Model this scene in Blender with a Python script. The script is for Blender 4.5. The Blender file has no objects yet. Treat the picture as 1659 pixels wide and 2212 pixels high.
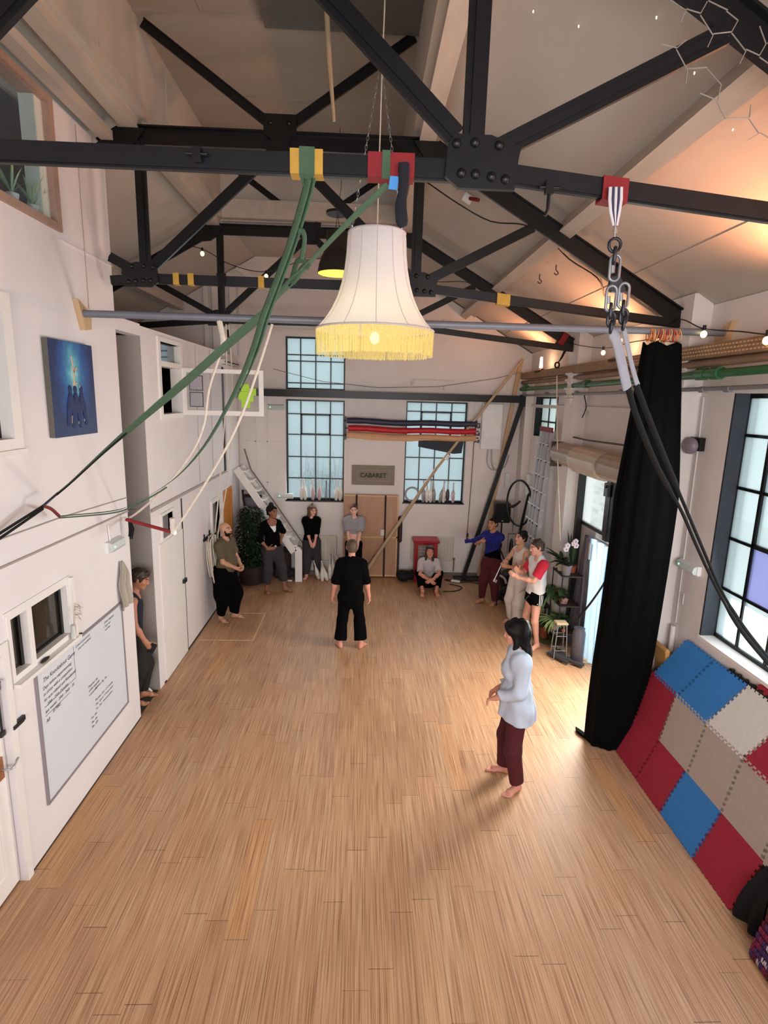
import bpy, math, random
import numpy as np
from mathutils import Vector, Matrix

S = bpy.context.scene
COL = S.collection
random.seed(7)
PI = math.pi

# ------------------------------------------------------------------ camera
CAM = Vector((0, 0, 4.0))
FPX, PITCH, YAW, ROLL = 1206.4, 0.200630, 0.0400029, 0.0273007
_fw = Vector((math.sin(YAW) * math.cos(PITCH), math.cos(YAW) * math.cos(PITCH), -math.sin(PITCH)))
_r0 = Vector((math.cos(YAW), -math.sin(YAW), 0))
_u0 = _r0.cross(_fw)
_rt = _r0 * math.cos(ROLL) + _u0 * math.sin(ROLL)
_up = -_r0 * math.sin(ROLL) + _u0 * math.cos(ROLL)
cam_d = bpy.data.cameras.new('camera')
cam_d.sensor_fit = 'HORIZONTAL'
cam_d.sensor_width = 36
cam_d.lens = 36 * FPX / 1659
cam_d.clip_start = 0.05
cam_d.clip_end = 200
cam = bpy.data.objects.new('camera', cam_d)
COL.objects.link(cam)
cam.matrix_world = Matrix(((_rt.x, _up.x, -_fw.x, CAM.x), (_rt.y, _up.y, -_fw.y, CAM.y), (_rt.z, _up.z, -_fw.z, CAM.z), (0, 0, 0, 1)))
S.camera = cam


def _ray(px, py):
    return _rt * ((px - 829.5) / FPX) + _up * (-(py - 1106) / FPX) + _fw


def on_x(px, py, x):
    """The point of the vertical plane x = const that the survey picture shows at (px, py)."""
    d = _ray(px, py)
    return CAM + d * ((x - CAM.x) / d.x)


def on_y(px, py, y):
    d = _ray(px, py)
    return CAM + d * ((y - CAM.y) / d.y)


def on_z(px, py, z):
    d = _ray(px, py)
    return CAM + d * ((z - CAM.z) / d.z)


# ------------------------------------------------------------------ view, world and lights
S.view_settings.view_transform = 'Standard'
S.view_settings.look = 'None'
S.view_settings.gamma = 1
S.view_settings.use_curve_mapping = False
S.view_settings.exposure = -0.14
S.cycles.use_denoising = True
try:
    S.cycles.denoiser = 'OPENIMAGEDENOISE'
except Exception:
    pass
S.cycles.max_bounces = 8
S.cycles.diffuse_bounces = 4
S.cycles.glossy_bounces = 3
S.cycles.transmission_bounces = 6
S.cycles.transparent_max_bounces = 10
S.cycles.caustics_reflective = False
S.cycles.caustics_refractive = False
S.cycles.sample_clamp_indirect = 4.0

world = bpy.data.worlds.new('overcast_sky')
S.world = world
world.use_nodes = True
_wn = world.node_tree.nodes
_bg = _wn['Background']
_bg.inputs[0].default_value = (0.80, 0.93, 1.0, 1)
_bg.inputs[1].default_value = 1.05


def light(name, kind, loc, energy, color, size=None, size_y=None, aim=None, radius=None, spread=None, angle=None, blend=0.6):
    d = bpy.data.lights.new(name, kind)
    d.energy = energy
    d.color = color
    if kind == 'AREA':
        d.shape = 'RECTANGLE'
        d.size = size
        d.size_y = size_y or size
        if spread:
            d.spread = spread
    elif radius is not None:
        d.shadow_soft_size = radius
    if kind == 'SPOT':
        d.spot_size = angle
        d.spot_blend = blend
    o = bpy.data.objects.new(name, d)
    COL.objects.link(o)
    o.location = loc
    if aim is not None:
        o.rotation_euler = (Vector(aim) - Vector(loc)).to_track_quat('-Z', 'Y').to_euler()
    return o


# added fill beside and behind the viewpoint, then daylight at the built windows
light('added_side_fill', 'AREA', (3.5, -.4, 2.9), 70, (0.88, 0.94, 1.0), 3.2, 2.4, aim=(-3, .6, 1.6))
light('added_end_fill', 'AREA', (0.3, -2.9, 3.3), 190, (0.98, 0.965, 0.97), 5.0, 2.2, aim=(0.2, 12, 2.6), spread=1.7)
light('daylight_back_window', 'AREA', (-1.06, 12.28, 2.85), 24, (0.88, 0.95, 1.0), 1.2, 2.2, aim=(-1.06, 8, 2.0))
light('daylight_back_window', 'AREA', (1.6, 12.28, 2.5), 20, (0.88, 0.95, 1.0), 1.2, 1.5, aim=(1.6, 8, 1.8))
light('daylight_big_window', 'AREA', (3.57, 3.75, 2.88), 85, (0.88, 0.95, 1.0), 3.0, 2.4, aim=(0, 3.75, 2.0))
# open yard and the side door
light('daylight_yard', 'AREA', (6.0, 9.9, 2.5), 500, (1.0, 0.97, 0.90), 1.8, 2.4, aim=(2.3, 6.0, 0.6))
light('daylight_door', 'AREA', (3.48, 7.05, 1.95), 190, (1.0, 0.955, 0.86), 1.2, 1.5, aim=(0.9, 5.0, 0.0))
# warm up-lights on the right wall wash the roof slope
for _y, _e in ((11.0, 95), (7.62, 125), (4.2, 250), (1.2, 220)):
    light('uplight_glow', 'SPOT', (3.30, _y, 4.74), _e, (1.0, 0.40, 0.19), radius=0.08, aim=(2.55, _y - .05, 5.75), angle=2.75, blend=1.0)
    light('uplight_spill', 'POINT', (3.34, _y, 4.80), 2.5, (1.0, 0.42, 0.18), radius=0.06)


# ------------------------------------------------------------------ mesh helpers
class B:
    """Collects shapes and links them as ONE mesh object."""

    def __init__(s):
        s.v, s.f, s.sm, s.mi = [], [], [], []

    def add(s, verts, faces, smooth=False, mi=0):
        o = len(s.v)
        s.v.extend([tuple(p) for p in verts])
        s.f.extend([tuple(i + o for i in f) for f in faces])
        s.sm.extend([smooth] * len(faces))
        s.mi.extend([mi] * len(faces))
        return s

    def box(s, x0, x1, y0, y1, z0, z1, mi=0, bv=0.0):
        if bv > 0:
            return s.bbox(((x0 + x1) / 2, (y0 + y1) / 2, (z0 + z1) / 2), (x1 - x0, y1 - y0, z1 - z0), bv, mi)
        v = [(x0, y0, z0), (x1, y0, z0), (x1, y1, z0), (x0, y1, z0), (x0, y0, z1), (x1, y0, z1), (x1, y1, z1), (x0, y1, z1)]
        return s.add(v, [(3, 2, 1, 0), (4, 5, 6, 7), (0, 1, 5, 4), (1, 2, 6, 5), (2, 3, 7, 6), (3, 0, 4, 7)], False, mi)

    def bbox(s, c, size, bv, mi=0, rot=None):
        """box with chamfered edges"""
        hx, hy, hz = size[0] / 2, size[1] / 2, size[2] / 2
        bv = min(bv, hx * .9, hy * .9, hz * .9)
        pts, idx = [], {}
        for sx in (-1, 1):
            for sy in (-1, 1):
                for sz in (-1, 1):
                    for ax in range(3):
                        p = [sx * (hx - bv), sy * (hy - bv), sz * (hz - bv)]
                        p[ax] = (sx, sy, sz)[ax] * (hx, hy, hz)[ax]
                        idx[(sx, sy, sz, ax)] = len(pts)
                        pts.append(p)
        F = []
        for ax in range(3):
            o1, o2 = [a for a in range(3) if a != ax]
            for sg in (-1, 1):
                q = []
                for (a, b) in ((-1, -1), (1, -1), (1, 1), (-1, 1)):
                    k = [0, 0, 0]
                    k[ax], k[o1], k[o2] = sg, a, b
                    q.append(idx[(k[0], k[1], k[2], ax)])
                if (sg > 0) == (ax == 1):
                    q.reverse()
                F.append(q)
        for ax in range(3):
            o1, o2 = [a for a in range(3) if a != ax]
            for a in (-1, 1):
                for b in (-1, 1):
                    k0, k1 = [0, 0, 0], [0, 0, 0]
                    k0[ax], k1[ax] = -1, 1
                    k0[o1] = k1[o1] = a
                    k0[o2] = k1[o2] = b
                    q = [idx[(*k0, o1)], idx[(*k1, o1)], idx[(*k1, o2)], idx[(*k0, o2)]]
                    if (a * b > 0) == (ax != 1):
                        q.reverse()
                    F.append(q)
        for sx in (-1, 1):
            for sy in (-1, 1):
                for sz in (-1, 1):
                    q = [idx[(sx, sy, sz, a)] for a in range(3)]
                    if sx * sy * sz < 0:
                        q.reverse()
                    F.append(q)
        c = Vector(c)
        V = [c + (rot @ Vector(p) if rot is not None else Vector(p)) for p in pts]
        return s.add(V, F, False, mi)

    def ring(s, x0, x1, y0, y1, z0, z1, w, wb=None, wt=None):
        """frame of four bars in the y-z plane"""
        wb, wt = wb or w, wt or w
        s.box(x0, x1, y0, y0 + w, z0, z1)
        s.box(x0, x1, y1 - w, y1, z0, z1)
        s.box(x0, x1, y0 + w, y1 - w, z0, z0 + wb)
        return s.box(x0, x1, y0 + w, y1 - w, z1 - wt, z1)

    def bar(s, p0, p1, w, d, up=(0, 0, 1), mi=0):
        """rectangular bar from p0 to p1: w across (perpendicular to up), d along up"""
        p0, p1 = Vector(p0), Vector(p1)
        t = (p1 - p0).normalized()
        up = Vector(up)
        a = t.cross(up)
        if a.length < 1e-4:
            a = t.cross(Vector((0, 1, 0)))
        a.normalize()
        b = a.cross(t).normalized()
        v = []
        for p in (p0, p1):
            for (i, j) in ((-1, -1), (1, -1), (1, 1), (-1, 1)):
                v.append(p + a * (i * w / 2) + b * (j * d / 2))
        return s.add(v, [(0, 1, 2, 3), (7, 6, 5, 4), (0, 4, 5, 1), (1, 5, 6, 2), (2, 6, 7, 3), (3, 7, 4, 0)], False, mi)

    def tube(s, pts, r, n=8, caps=True, mi=0, closed=False, flat=None, up=None):
        """tube along pts; r a number or a list; flat=(a, b) makes an elliptical band of half-axes r*a, r*b"""
        P = [Vector(p) for p in pts]
        m = len(P)
        R = r if isinstance(r, (list, tuple)) else [r] * m
        T = []
        for i in range(m):
            if closed:
                t = P[(i + 1) % m] - P[i - 1]
            else:
                t = P[min(i + 1, m - 1)] - P[max(i - 1, 0)]
            T.append(t.normalized() if t.length > 1e-9 else Vector((0, 0, 1)))
        ref = Vector(up) if up is not None else (Vector((0, 0, 1)) if abs(T[0].z) < .9 else Vector((1, 0, 0)))
        a = (ref - T[0] * ref.dot(T[0])).normalized()
        V = []
        fa, fb = flat or (1, 1)
        for i in range(m):
            if up is not None:
                rr = Vector(up)
                q = rr - T[i] * rr.dot(T[i])
            else:
                q = a - T[i] * a.dot(T[i])
            if q.length > 1e-6:
                a = q.normalized()
            b = T[i].cross(a)
            for k in range(n):
                g = 2 * PI * (k + .5) / n
                V.append(P[i] + a * (math.cos(g) * R[i] * fa) + b * (math.sin(g) * R[i] * fb))
        F = []
        for i in range(m if closed else m - 1):
            j = (i + 1) % m
            for k in range(n):
                k2 = (k + 1) % n
                F.append((i * n + k, i * n + k2, j * n + k2, j * n + k))
        s.add(V, F, n > 4, mi)
        if caps and not closed:
            s.add([V[k] for k in range(n)], [tuple(range(n - 1, -1, -1))], False, mi)
            s.add([V[(m - 1) * n + k] for k in range(n)], [tuple(range(n))], False, mi)
        return s

    def lathe(s, prof, c=(0, 0, 0), n=24, axis=(0, 0, 1), mi=0, smooth=True, rib=None):
        """prof: (radius, height) pairs turned about the axis through c"""
        ax = Vector(axis).normalized()
        u = ax.orthogonal().normalized() if abs(ax.z) < .999 else Vector((1, 0, 0))
        w = ax.cross(u)
        c = Vector(c)
        V, F = [], []
        for (r, h) in prof:
            for k in range(n):
                g = 2 * PI * k / n
                q = r * (rib(k, n) if rib else 1)
                V.append(c + ax * h + u * (math.cos(g) * q) + w * (math.sin(g) * q))
        for i in range(len(prof) - 1):
            for k in range(n):
                k2 = (k + 1) % n
                F.append((i * n + k, i * n + k2, (i + 1) * n + k2, (i + 1) * n + k))
        s.add(V, F, smooth, mi)
        if prof[0][0] > 1e-6:
            s.add(V[:n], [tuple(range(n - 1, -1, -1))], False, mi) if prof[0][0] > 0 and not getattr(s, 'open', False) else None
        if prof[-1][0] > 1e-6 and not getattr(s, 'open', False):
            s.add(V[-n:], [tuple(range(n))], False, mi)
        return s

    def prism(s, poly, off, mi=0):
        """closed polygon (3D points) extruded by the vector off"""
        off = Vector(off)
        P = [Vector(p) for p in poly]
        n = len(P)
        nrm = Vector((0, 0, 0))
        for i in range(n):
            nrm += P[i].cross(P[(i + 1) % n])
        if nrm.dot(off) > 0:
            P.reverse()
        V = P + [p + off for p in P]
        F = [tuple(range(n)), tuple(range(2 * n - 1, n - 1, -1))]
        for i in range(n):
            j = (i + 1) % n
            F.append((i, i + n, j + n, j))
        return s.add(V, F, False, mi)

    def ball(s, c, r, n=12, m=8, mi=0, sc=(1, 1, 1)):
        c = Vector(c)
        V = [c + Vector((0, 0, r * sc[2]))]
        for i in range(1, m):
            t = PI * i / m
            for k in range(n):
                g = 2 * PI * k / n
                V.append(c + Vector((math.sin(t) * math.cos(g) * r * sc[0], math.sin(t) * math.sin(g) * r * sc[1], math.cos(t) * r * sc[2])))
        V.append(c - Vector((0, 0, r * sc[2])))
        F = [(0, 1 + k, 1 + (k + 1) % n) for k in range(n)]
        for i in range(m - 2):
            for k in range(n):
                k2 = (k + 1) % n
                F.append((1 + i * n + k, 1 + (i + 1) * n + k, 1 + (i + 1) * n + k2, 1 + i * n + k2))
        q = len(V) - 1
        F += [(q, 1 + (m - 2) * n + (k + 1) % n, 1 + (m - 2) * n + k) for k in range(n)]
        return s.add(V, F, True, mi)

    def leaf(s, p, d, up, L, w, bend=0.4, n=4, mi=0):
        """a folded pointed leaf of length L leaving p along d, drooping by bend"""
        p, d, up = Vector(p), Vector(d).normalized(), Vector(up)
        side = d.cross(up)
        if side.length < 1e-4:
            side = Vector((1, 0, 0))
        side.normalize()
        V = []
        q = p.copy()
        dd = d.copy()
        for i in range(n + 1):
            t = i / n
            ww = w * math.sin(PI * min(.97, t * .85 + .12)) * (1 if i < n else .12)
            nn = side.cross(dd).normalized()
            V += [q - side * ww / 2 + nn * ww * .15, q, q + side * ww / 2 + nn * ww * .15]
            dd = (dd + Vector((0, 0, -bend / n))).normalized()
            q = q + dd * (L / n)
        F = []
        for i in range(n):
            a = i * 3
            F += [(a, a + 1, a + 4, a + 3), (a + 1, a + 2, a + 5, a + 4)]
        return s.add(V, F, True, mi)


ROOT = {}


def _base(B_):
    xs = [p[0] for p in B_.v]
    ys = [p[1] for p in B_.v]
    zs = [p[2] for p in B_.v]
    return Vector(((min(xs) + max(xs)) / 2, (min(ys) + max(ys)) / 2, min(zs)))


def obj(name, b, mats, parent=None, label=None):
    """link the collected shapes as one mesh object; verts are in world space"""
    loc = ROOT[parent.name] if parent is not None else _base(b)
    me = bpy.data.meshes.new(name)
    me.from_pydata([(p[0] - loc.x, p[1] - loc.y, p[2] - loc.z) for p in b.v], [], b.f)
    if not isinstance(mats, (list, tuple)):
        mats = [mats]
    for m_ in mats:
        me.materials.append(m_)
    me.polygons.foreach_set('use_smooth', b.sm)
    if len(mats) > 1:
        me.polygons.foreach_set('material_index', b.mi)
    me.update()
    o = bpy.data.objects.new(name, me)
    COL.objects.link(o)
    if parent is not None:
        o.parent = parent
    else:
        o.location = loc
    ROOT[o.name] = loc
    if label:
        o['label'] = label
    return o


def tag(o, label, cat, group=None, kind=None):
    o['label'] = label
    o['category'] = cat
    if group:
        o['group'] = group
    if kind:
        o['kind'] = kind
    return o


def thing(name, label, cat, loc=(0, 0, 0), group=None):
    o = bpy.data.objects.new(name, None)
    COL.objects.link(o)
    o.empty_display_size = 0.1
    o.location = loc
    ROOT[o.name] = Vector(loc)
    return tag(o, label, cat, group)


def struct(name, b, mats, parent=None):
    o = obj(name, b, mats, parent)
    if parent is None:
        o['kind'] = 'structure'
    return o


def copy_tree(root, loc, label=None, group=None, rotz=None):
    r = root.copy()
    COL.objects.link(r)
    r.location = loc
    ROOT[r.name] = Vector(loc)
    if rotz is not None:
        r.rotation_euler = (0, 0, rotz)
    if label:
        r['label'] = label
    if group:
        r['group'] = group
    for ch in list(root.children):
        c = ch.copy()
        COL.objects.link(c)
        c.parent = r
        for g in list(ch.children):
            e = g.copy()
            COL.objects.link(e)
            e.parent = c
    return r


def curve_pts(ctrl, n=24):
    """Catmull-Rom through the control points"""
    P = [Vector(p) for p in ctrl]
    P = [P[0] * 2 - P[1]] + P + [P[-1] * 2 - P[-2]]
    out = []
    segs = len(P) - 3
    per = max(2, n // segs)
    for i in range(segs):
        a, b, c, d = P[i:i + 4]
        for k in range(per):
            t = k / per
            out.append(.5 * ((2 * b) + (c - a) * t + (2 * a - 5 * b + 4 * c - d) * t * t + (3 * b - a - 3 * c + d) * t ** 3))
    out.append(P[-2])
    return out


def sag(p0, p1, drop, n=14):
    p0, p1 = Vector(p0), Vector(p1)
    return [p0.lerp(p1, i / n) - Vector((0, 0, drop * 4 * (i / n) * (1 - i / n))) for i in range(n + 1)]


# ------------------------------------------------------------------ materials
MATS = {}


def _lin(c):
    return tuple((x / 12.92 if x <= .04045 else ((x + .055) / 1.055) ** 2.4) for x in c)


def mat(name, rgb, rough=.6, var=.06, scale=6.0, bump=0.0, metal=0.0, spec=.4, stretch=(1, 1, 1), emit=None, sheen=0):
    """rgb in display values 0..255; a little procedural noise in colour and roughness"""
    if name in MATS:
        return MATS[name]
    m = bpy.data.materials.new(name)
    m.use_nodes = True
    nt = m.node_tree
    p = nt.nodes['Principled BSDF']
    c = _lin(tuple(x / 255 for x in rgb))
    p.inputs['Roughness'].default_value = rough
    p.inputs['Metallic'].default_value = metal
    p.inputs['Specular IOR Level'].default_value = spec
    tc = nt.nodes.new('ShaderNodeTexCoord')
    mp = nt.nodes.new('ShaderNodeMapping')
    mp.inputs['Scale'].default_value = stretch
    nz = nt.nodes.new('ShaderNodeTexNoise')
    nz.inputs['Scale'].default_value = scale
    nz.inputs['Detail'].default_value = 4
    nt.links.new(tc.outputs['Object'], mp.inputs[0])
    nt.links.new(mp.outputs[0], nz.inputs['Vector'])
    mx = nt.nodes.new('ShaderNodeMix')
    mx.data_type = 'RGBA'
    mx.inputs[6].default_value = tuple(max(0, x * (1 - var * 2)) for x in c) + (1,)
    mx.inputs[7].default_value = tuple(min(1, x * (1 + var * 2)) for x in c) + (1,)
    nt.links.new(nz.outputs[0], mx.inputs[0])
    nt.links.new(mx.outputs[2], p.inputs['Base Color'])
    if bump:
        bp = nt.nodes.new('ShaderNodeBump')
        bp.inputs['Strength'].default_value = bump
        bp.inputs['Distance'].default_value = .01
        nt.links.new(nz.outputs[0], bp.inputs['Height'])
        nt.links.new(bp.outputs[0], p.inputs['Normal'])
    if emit:
        p.inputs['Emission Color'].default_value = emit[0] + (1,)
        p.inputs['Emission Strength'].default_value = emit[1]
    if sheen:
        p.inputs['Sheen Weight'].default_value = sheen
    MATS[name] = m
    return m


def mat_translucent(name, rgb, trans=.5, clear=0.0, var=.1, scale=3.0, diffuse=0.2):
    """cloth or frosted glass that lets daylight through"""
    m = bpy.data.materials.new(name)
    m.use_nodes = True
    nt = m.node_tree
    nt.nodes.remove(nt.nodes['Principled BSDF'])
    out = nt.nodes['Material Output']
    c = _lin(tuple(x / 255 for x in rgb))
    tc = nt.nodes.new('ShaderNodeTexCoord')
    nz = nt.nodes.new('ShaderNodeTexNoise')
    nz.inputs['Scale'].default_value = scale
    nz.inputs['Detail'].default_value = 5
    nt.links.new(tc.outputs['Object'], nz.inputs['Vector'])
    mx = nt.nodes.new('ShaderNodeMix')
    mx.data_type = 'RGBA'
    mx.inputs[6].default_value = tuple(max(0, x * (1 - var * 2)) for x in c) + (1,)
    mx.inputs[7].default_value = tuple(min(1, x * (1 + var * 2)) for x in c) + (1,)
    nt.links.new(nz.outputs[0], mx.inputs[0])
    df = nt.nodes.new('ShaderNodeBsdfDiffuse')
    tl = nt.nodes.new('ShaderNodeBsdfTranslucent')
    tp = nt.nodes.new('ShaderNodeBsdfTransparent')
    for n_ in (df, tl, tp):
        nt.links.new(mx.outputs[2], n_.inputs[0])
    m1 = nt.nodes.new('ShaderNodeMixShader')
    m1.inputs[0].default_value = trans / max(1e-4, trans + diffuse)
    nt.links.new(df.outputs[0], m1.inputs[1])
    nt.links.new(tl.outputs[0], m1.inputs[2])
    m2 = nt.nodes.new('ShaderNodeMixShader')
    m2.inputs[0].default_value = clear
    nt.links.new(m1.outputs[0], m2.inputs[1])
    nt.links.new(tp.outputs[0], m2.inputs[2])
    nt.links.new(m2.outputs[0], out.inputs[0])
    MATS[name] = m
    return m


def mat_emit(name, rgb, strength):
    m = bpy.data.materials.new(name)
    m.use_nodes = True
    nt = m.node_tree
    nt.nodes.remove(nt.nodes['Principled BSDF'])
    e = nt.nodes.new('ShaderNodeEmission')
    e.inputs[0].default_value = tuple(rgb) + (1,)
    e.inputs[1].default_value = strength
    nt.links.new(e.outputs[0], nt.nodes['Material Output'].inputs[0])
    MATS[name] = m
    return m


def mat_floor():
    m = bpy.data.materials.new('strip_wood_floor')
    m.use_nodes = True
    nt = m.node_tree
    N, L = nt.nodes, nt.links
    p = N['Principled BSDF']
    tc = N.new('ShaderNodeTexCoord')
    sep = N.new('ShaderNodeSeparateXYZ')
    L.new(tc.outputs['Object'], sep.inputs[0])

    def mt(op, a, c=0.0):
        n = N.new('ShaderNodeMath')
        n.operation = op
        for i, q in enumerate((a, c)):
            if isinstance(q, (int, float)):
                n.inputs[i].default_value = q
            else:
                L.new(q, n.inputs[i])
        return n.outputs[0]

    def rnd(u, v):
        c = N.new('ShaderNodeCombineXYZ')
        for i, q in enumerate((u, v)):
            if isinstance(q, (int, float)):
                c.inputs[i].default_value = q
            else:
                L.new(q, c.inputs[i])
        w = N.new('ShaderNodeTexWhiteNoise')
        w.noise_dimensions = '2D'
        L.new(c.outputs[0], w.inputs['Vector'])
        return w.outputs['Value']
    ux = mt('DIVIDE', mt('ADD', sep.outputs['X'], 20.0), .18)        # boards 18 cm wide along the hall
    row = mt('FLOOR', ux)
    uy = mt('ADD', mt('DIVIDE', mt('ADD', sep.outputs['Y'], 20.0), 1.22), mt('MULTIPLY', rnd(row, 3.7), 7.0))
    cell = mt('FLOOR', uy)
    tint = rnd(row, cell)
    fy = mt('FRACT', uy)
    ends = mt('LESS_THAN', fy, .0042)
    fx = mt('FRACT', ux)
    sides = mt('MULTIPLY', mt('LESS_THAN', fx, .012), .45)
    seam = mt('MULTIPLY', mt('MAXIMUM', ends, sides), mt('ADD', .35, mt('MULTIPLY', rnd(cell, row), .6)))
    # fine strips along the boards
    mp = N.new('ShaderNodeMapping')
    mp.inputs['Scale'].default_value = (120, 1.6, 1)
    L.new(tc.outputs['Object'], mp.inputs[0])
    n1 = N.new('ShaderNodeTexNoise')
    n1.inputs['Scale'].default_value = 1
    n1.inputs['Detail'].default_value = 2.5
    L.new(mp.outputs[0], n1.inputs['Vector'])
    r1 = N.new('ShaderNodeValToRGB')
    els = r1.color_ramp.elements
    els[0].position = .30
    els[0].color = _lin((.55, .40, .29)) + (1,)
    els[1].position = .70
    els[1].color = _lin((.79, .655, .525)) + (1,)
    e = els.new(.47)
    e.color = _lin((.71, .555, .425)) + (1,)
    L.new(n1.outputs[0], r1.inputs[0])
    # board tint
    r2 = N.new('ShaderNodeValToRGB')
    q = r2.color_ramp.elements
    q[0].position = 0
    q[0].color = (.86, .84, .84, 1)
    q[1].position = 1
    q[1].color = (1.04, .96, .80, 1)
    for pos, c in ((.3, (1.0, .97, .93, 1)), (.6, (.97, .99, 1.0, 1)), (.976, (1.02, 1.0, .97, 1)), (.982, (1.04, .96, .82, 1))):
        k = q.new(pos)
        k.color = c
    L.new(tint, r2.inputs[0])
    mul = N.new('ShaderNodeMix')
    mul.data_type = 'RGBA'
    mul.blend_type = 'MULTIPLY'
    mul.inputs[0].default_value = 1
    L.new(r1.outputs[0], mul.inputs[6])
    L.new(r2.outputs[0], mul.inputs[7])
    # larger worn areas
    n2 = N.new('ShaderNodeTexNoise')
    n2.inputs['Scale'].default_value = .9
    n2.inputs['Detail'].default_value = 4
    L.new(tc.outputs['Object'], n2.inputs['Vector'])
    r3 = N.new('ShaderNodeValToRGB')
    r3.color_ramp.elements[0].position = .3
    r3.color_ramp.elements[0].color = (.94, .88, .82, 1)
    r3.color_ramp.elements[1].position = .7
    r3.color_ramp.elements[1].color = (1.03, 1.02, 1.02, 1)
    L.new(n2.outputs[0], r3.inputs[0])
    mul2 = N.new('ShaderNodeMix')
    mul2.data_type = 'RGBA'
    mul2.blend_type = 'MULTIPLY'
    mul2.inputs[0].default_value = 1
    L.new(mul.outputs[2], mul2.inputs[6])
    L.new(r3.outputs[0], mul2.inputs[7])
    # dark board ends
    mx = N.new('ShaderNodeMix')
    mx.data_type = 'RGBA'
    L.new(seam, mx.inputs[0])
    L.new(mul2.outputs[2], mx.inputs[6])
    mx.inputs[7].default_value = _lin((.33, .2, .11)) + (1,)
    L.new(mx.outputs[2], p.inputs['Base Color'])
    p.inputs['Roughness'].default_value = .40
    rr = N.new('ShaderNodeMapRange')
    rr.inputs['To Min'].default_value = .36
    rr.inputs['To Max'].default_value = .54
    L.new(n1.outputs[0], rr.inputs[0])
    L.new(rr.outputs[0], p.inputs['Roughness'])
    p.inputs['Specular IOR Level'].default_value = .38
    bp = N.new('ShaderNodeBump')
    bp.inputs['Strength'].default_value = .12
    bp.inputs['Distance'].default_value = .002
    L.new(n1.outputs[0], bp.inputs['Height'])
    L.new(bp.outputs[0], p.inputs['Normal'])
    return m


def mat_brick():
    m = bpy.data.materials.new('pale_brick')
    m.use_nodes = True
    nt = m.node_tree
    p = nt.nodes['Principled BSDF']
    tc = nt.nodes.new('ShaderNodeTexCoord')
    sep = nt.nodes.new('ShaderNodeSeparateXYZ')
    cmb = nt.nodes.new('ShaderNodeCombineXYZ')
    ad = nt.nodes.new('ShaderNodeMath')
    nt.links.new(tc.outputs['Object'], sep.inputs[0])
    nt.links.new(sep.outputs['X'], ad.inputs[0])
    nt.links.new(sep.outputs['Y'], ad.inputs[1])
    nt.links.new(ad.outputs[0], cmb.inputs['X'])
    nt.links.new(sep.outputs['Z'], cmb.inputs['Y'])
    br = nt.nodes.new('ShaderNodeTexBrick')
    br.inputs['Color1'].default_value = (.86, .82, .72, 1)
    br.inputs['Color2'].default_value = (.42, .38, .32, 1)
    br.inputs['Mortar'].default_value = (.68, .66, .62, 1)
    br.inputs['Scale'].default_value = 1
    br.inputs['Mortar Size'].default_value = .012
    br.inputs['Brick Width'].default_value = .3
    br.inputs['Row Height'].default_value = .11
    nt.links.new(cmb.outputs[0], br.inputs['Vector'])
    nt.links.new(br.outputs[0], p.inputs['Base Color'])
    p.inputs['Roughness'].default_value = .9
    return m


def mat_painting():
    """blue abstract canvas: pale glow above, dark standing shapes below"""
    m = bpy.data.materials.new('blue_canvas_paint')
    m.use_nodes = True
    nt = m.node_tree
    N, L = nt.nodes, nt.links
    p = N['Principled BSDF']
    tc = N.new('ShaderNodeTexCoord')
    sep = N.new('ShaderNodeSeparateXYZ')
    L.new(tc.outputs['Generated'], sep.inputs[0])
    nz = N.new('ShaderNodeTexNoise')
    nz.inputs['Scale'].default_value = 5
    nz.inputs['Detail'].default_value = 8
    nz.inputs['Roughness'].default_value = .7
    L.new(tc.outputs['Generated'], nz.inputs['Vector'])

    def math2(op, a, b):
        n = N.new('ShaderNodeMath')
        n.operation = op
        for i, q in enumerate((a, b)):
            if isinstance(q, (int, float)):
                n.inputs[i].default_value = q
            else:
                L.new(q, n.inputs[i])
        return n.outputs[0]
    y, z = sep.outputs['Y'], sep.outputs['Z']
    dy = math2('MULTIPLY', math2('SUBTRACT', y, .5), 1.6)
    dz = math2('SUBTRACT', z, .68)
    d = math2('SQRT', math2('ADD', math2('MULTIPLY', dy, dy), math2('MULTIPLY', dz, dz)), 0)
    g = math2('ADD', math2('SUBTRACT', 1.0, math2('MULTIPLY', d, 1.5)), math2('MULTIPLY', math2('SUBTRACT', nz.outputs[0], .5), .9))
    r = N.new('ShaderNodeValToRGB')
    q = r.color_ramp.elements
    q[0].position = 0
    q[0].color = _lin((.08, .17, .36)) + (1,)
    q[1].position = 1
    q[1].color = _lin((.62, .86, .88)) + (1,)
    for pos, c in ((.3, (.13, .30, .56)), (.55, (.20, .45, .66)), (.8, (.36, .66, .76))):
        k = q.new(pos)
        k.color = _lin(c) + (1,)
    L.new(g, r.inputs[0])
    L.new(r.outputs[0], p.inputs['Base Color'])
    p.inputs['Roughness'].default_value = .5
    return m


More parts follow.
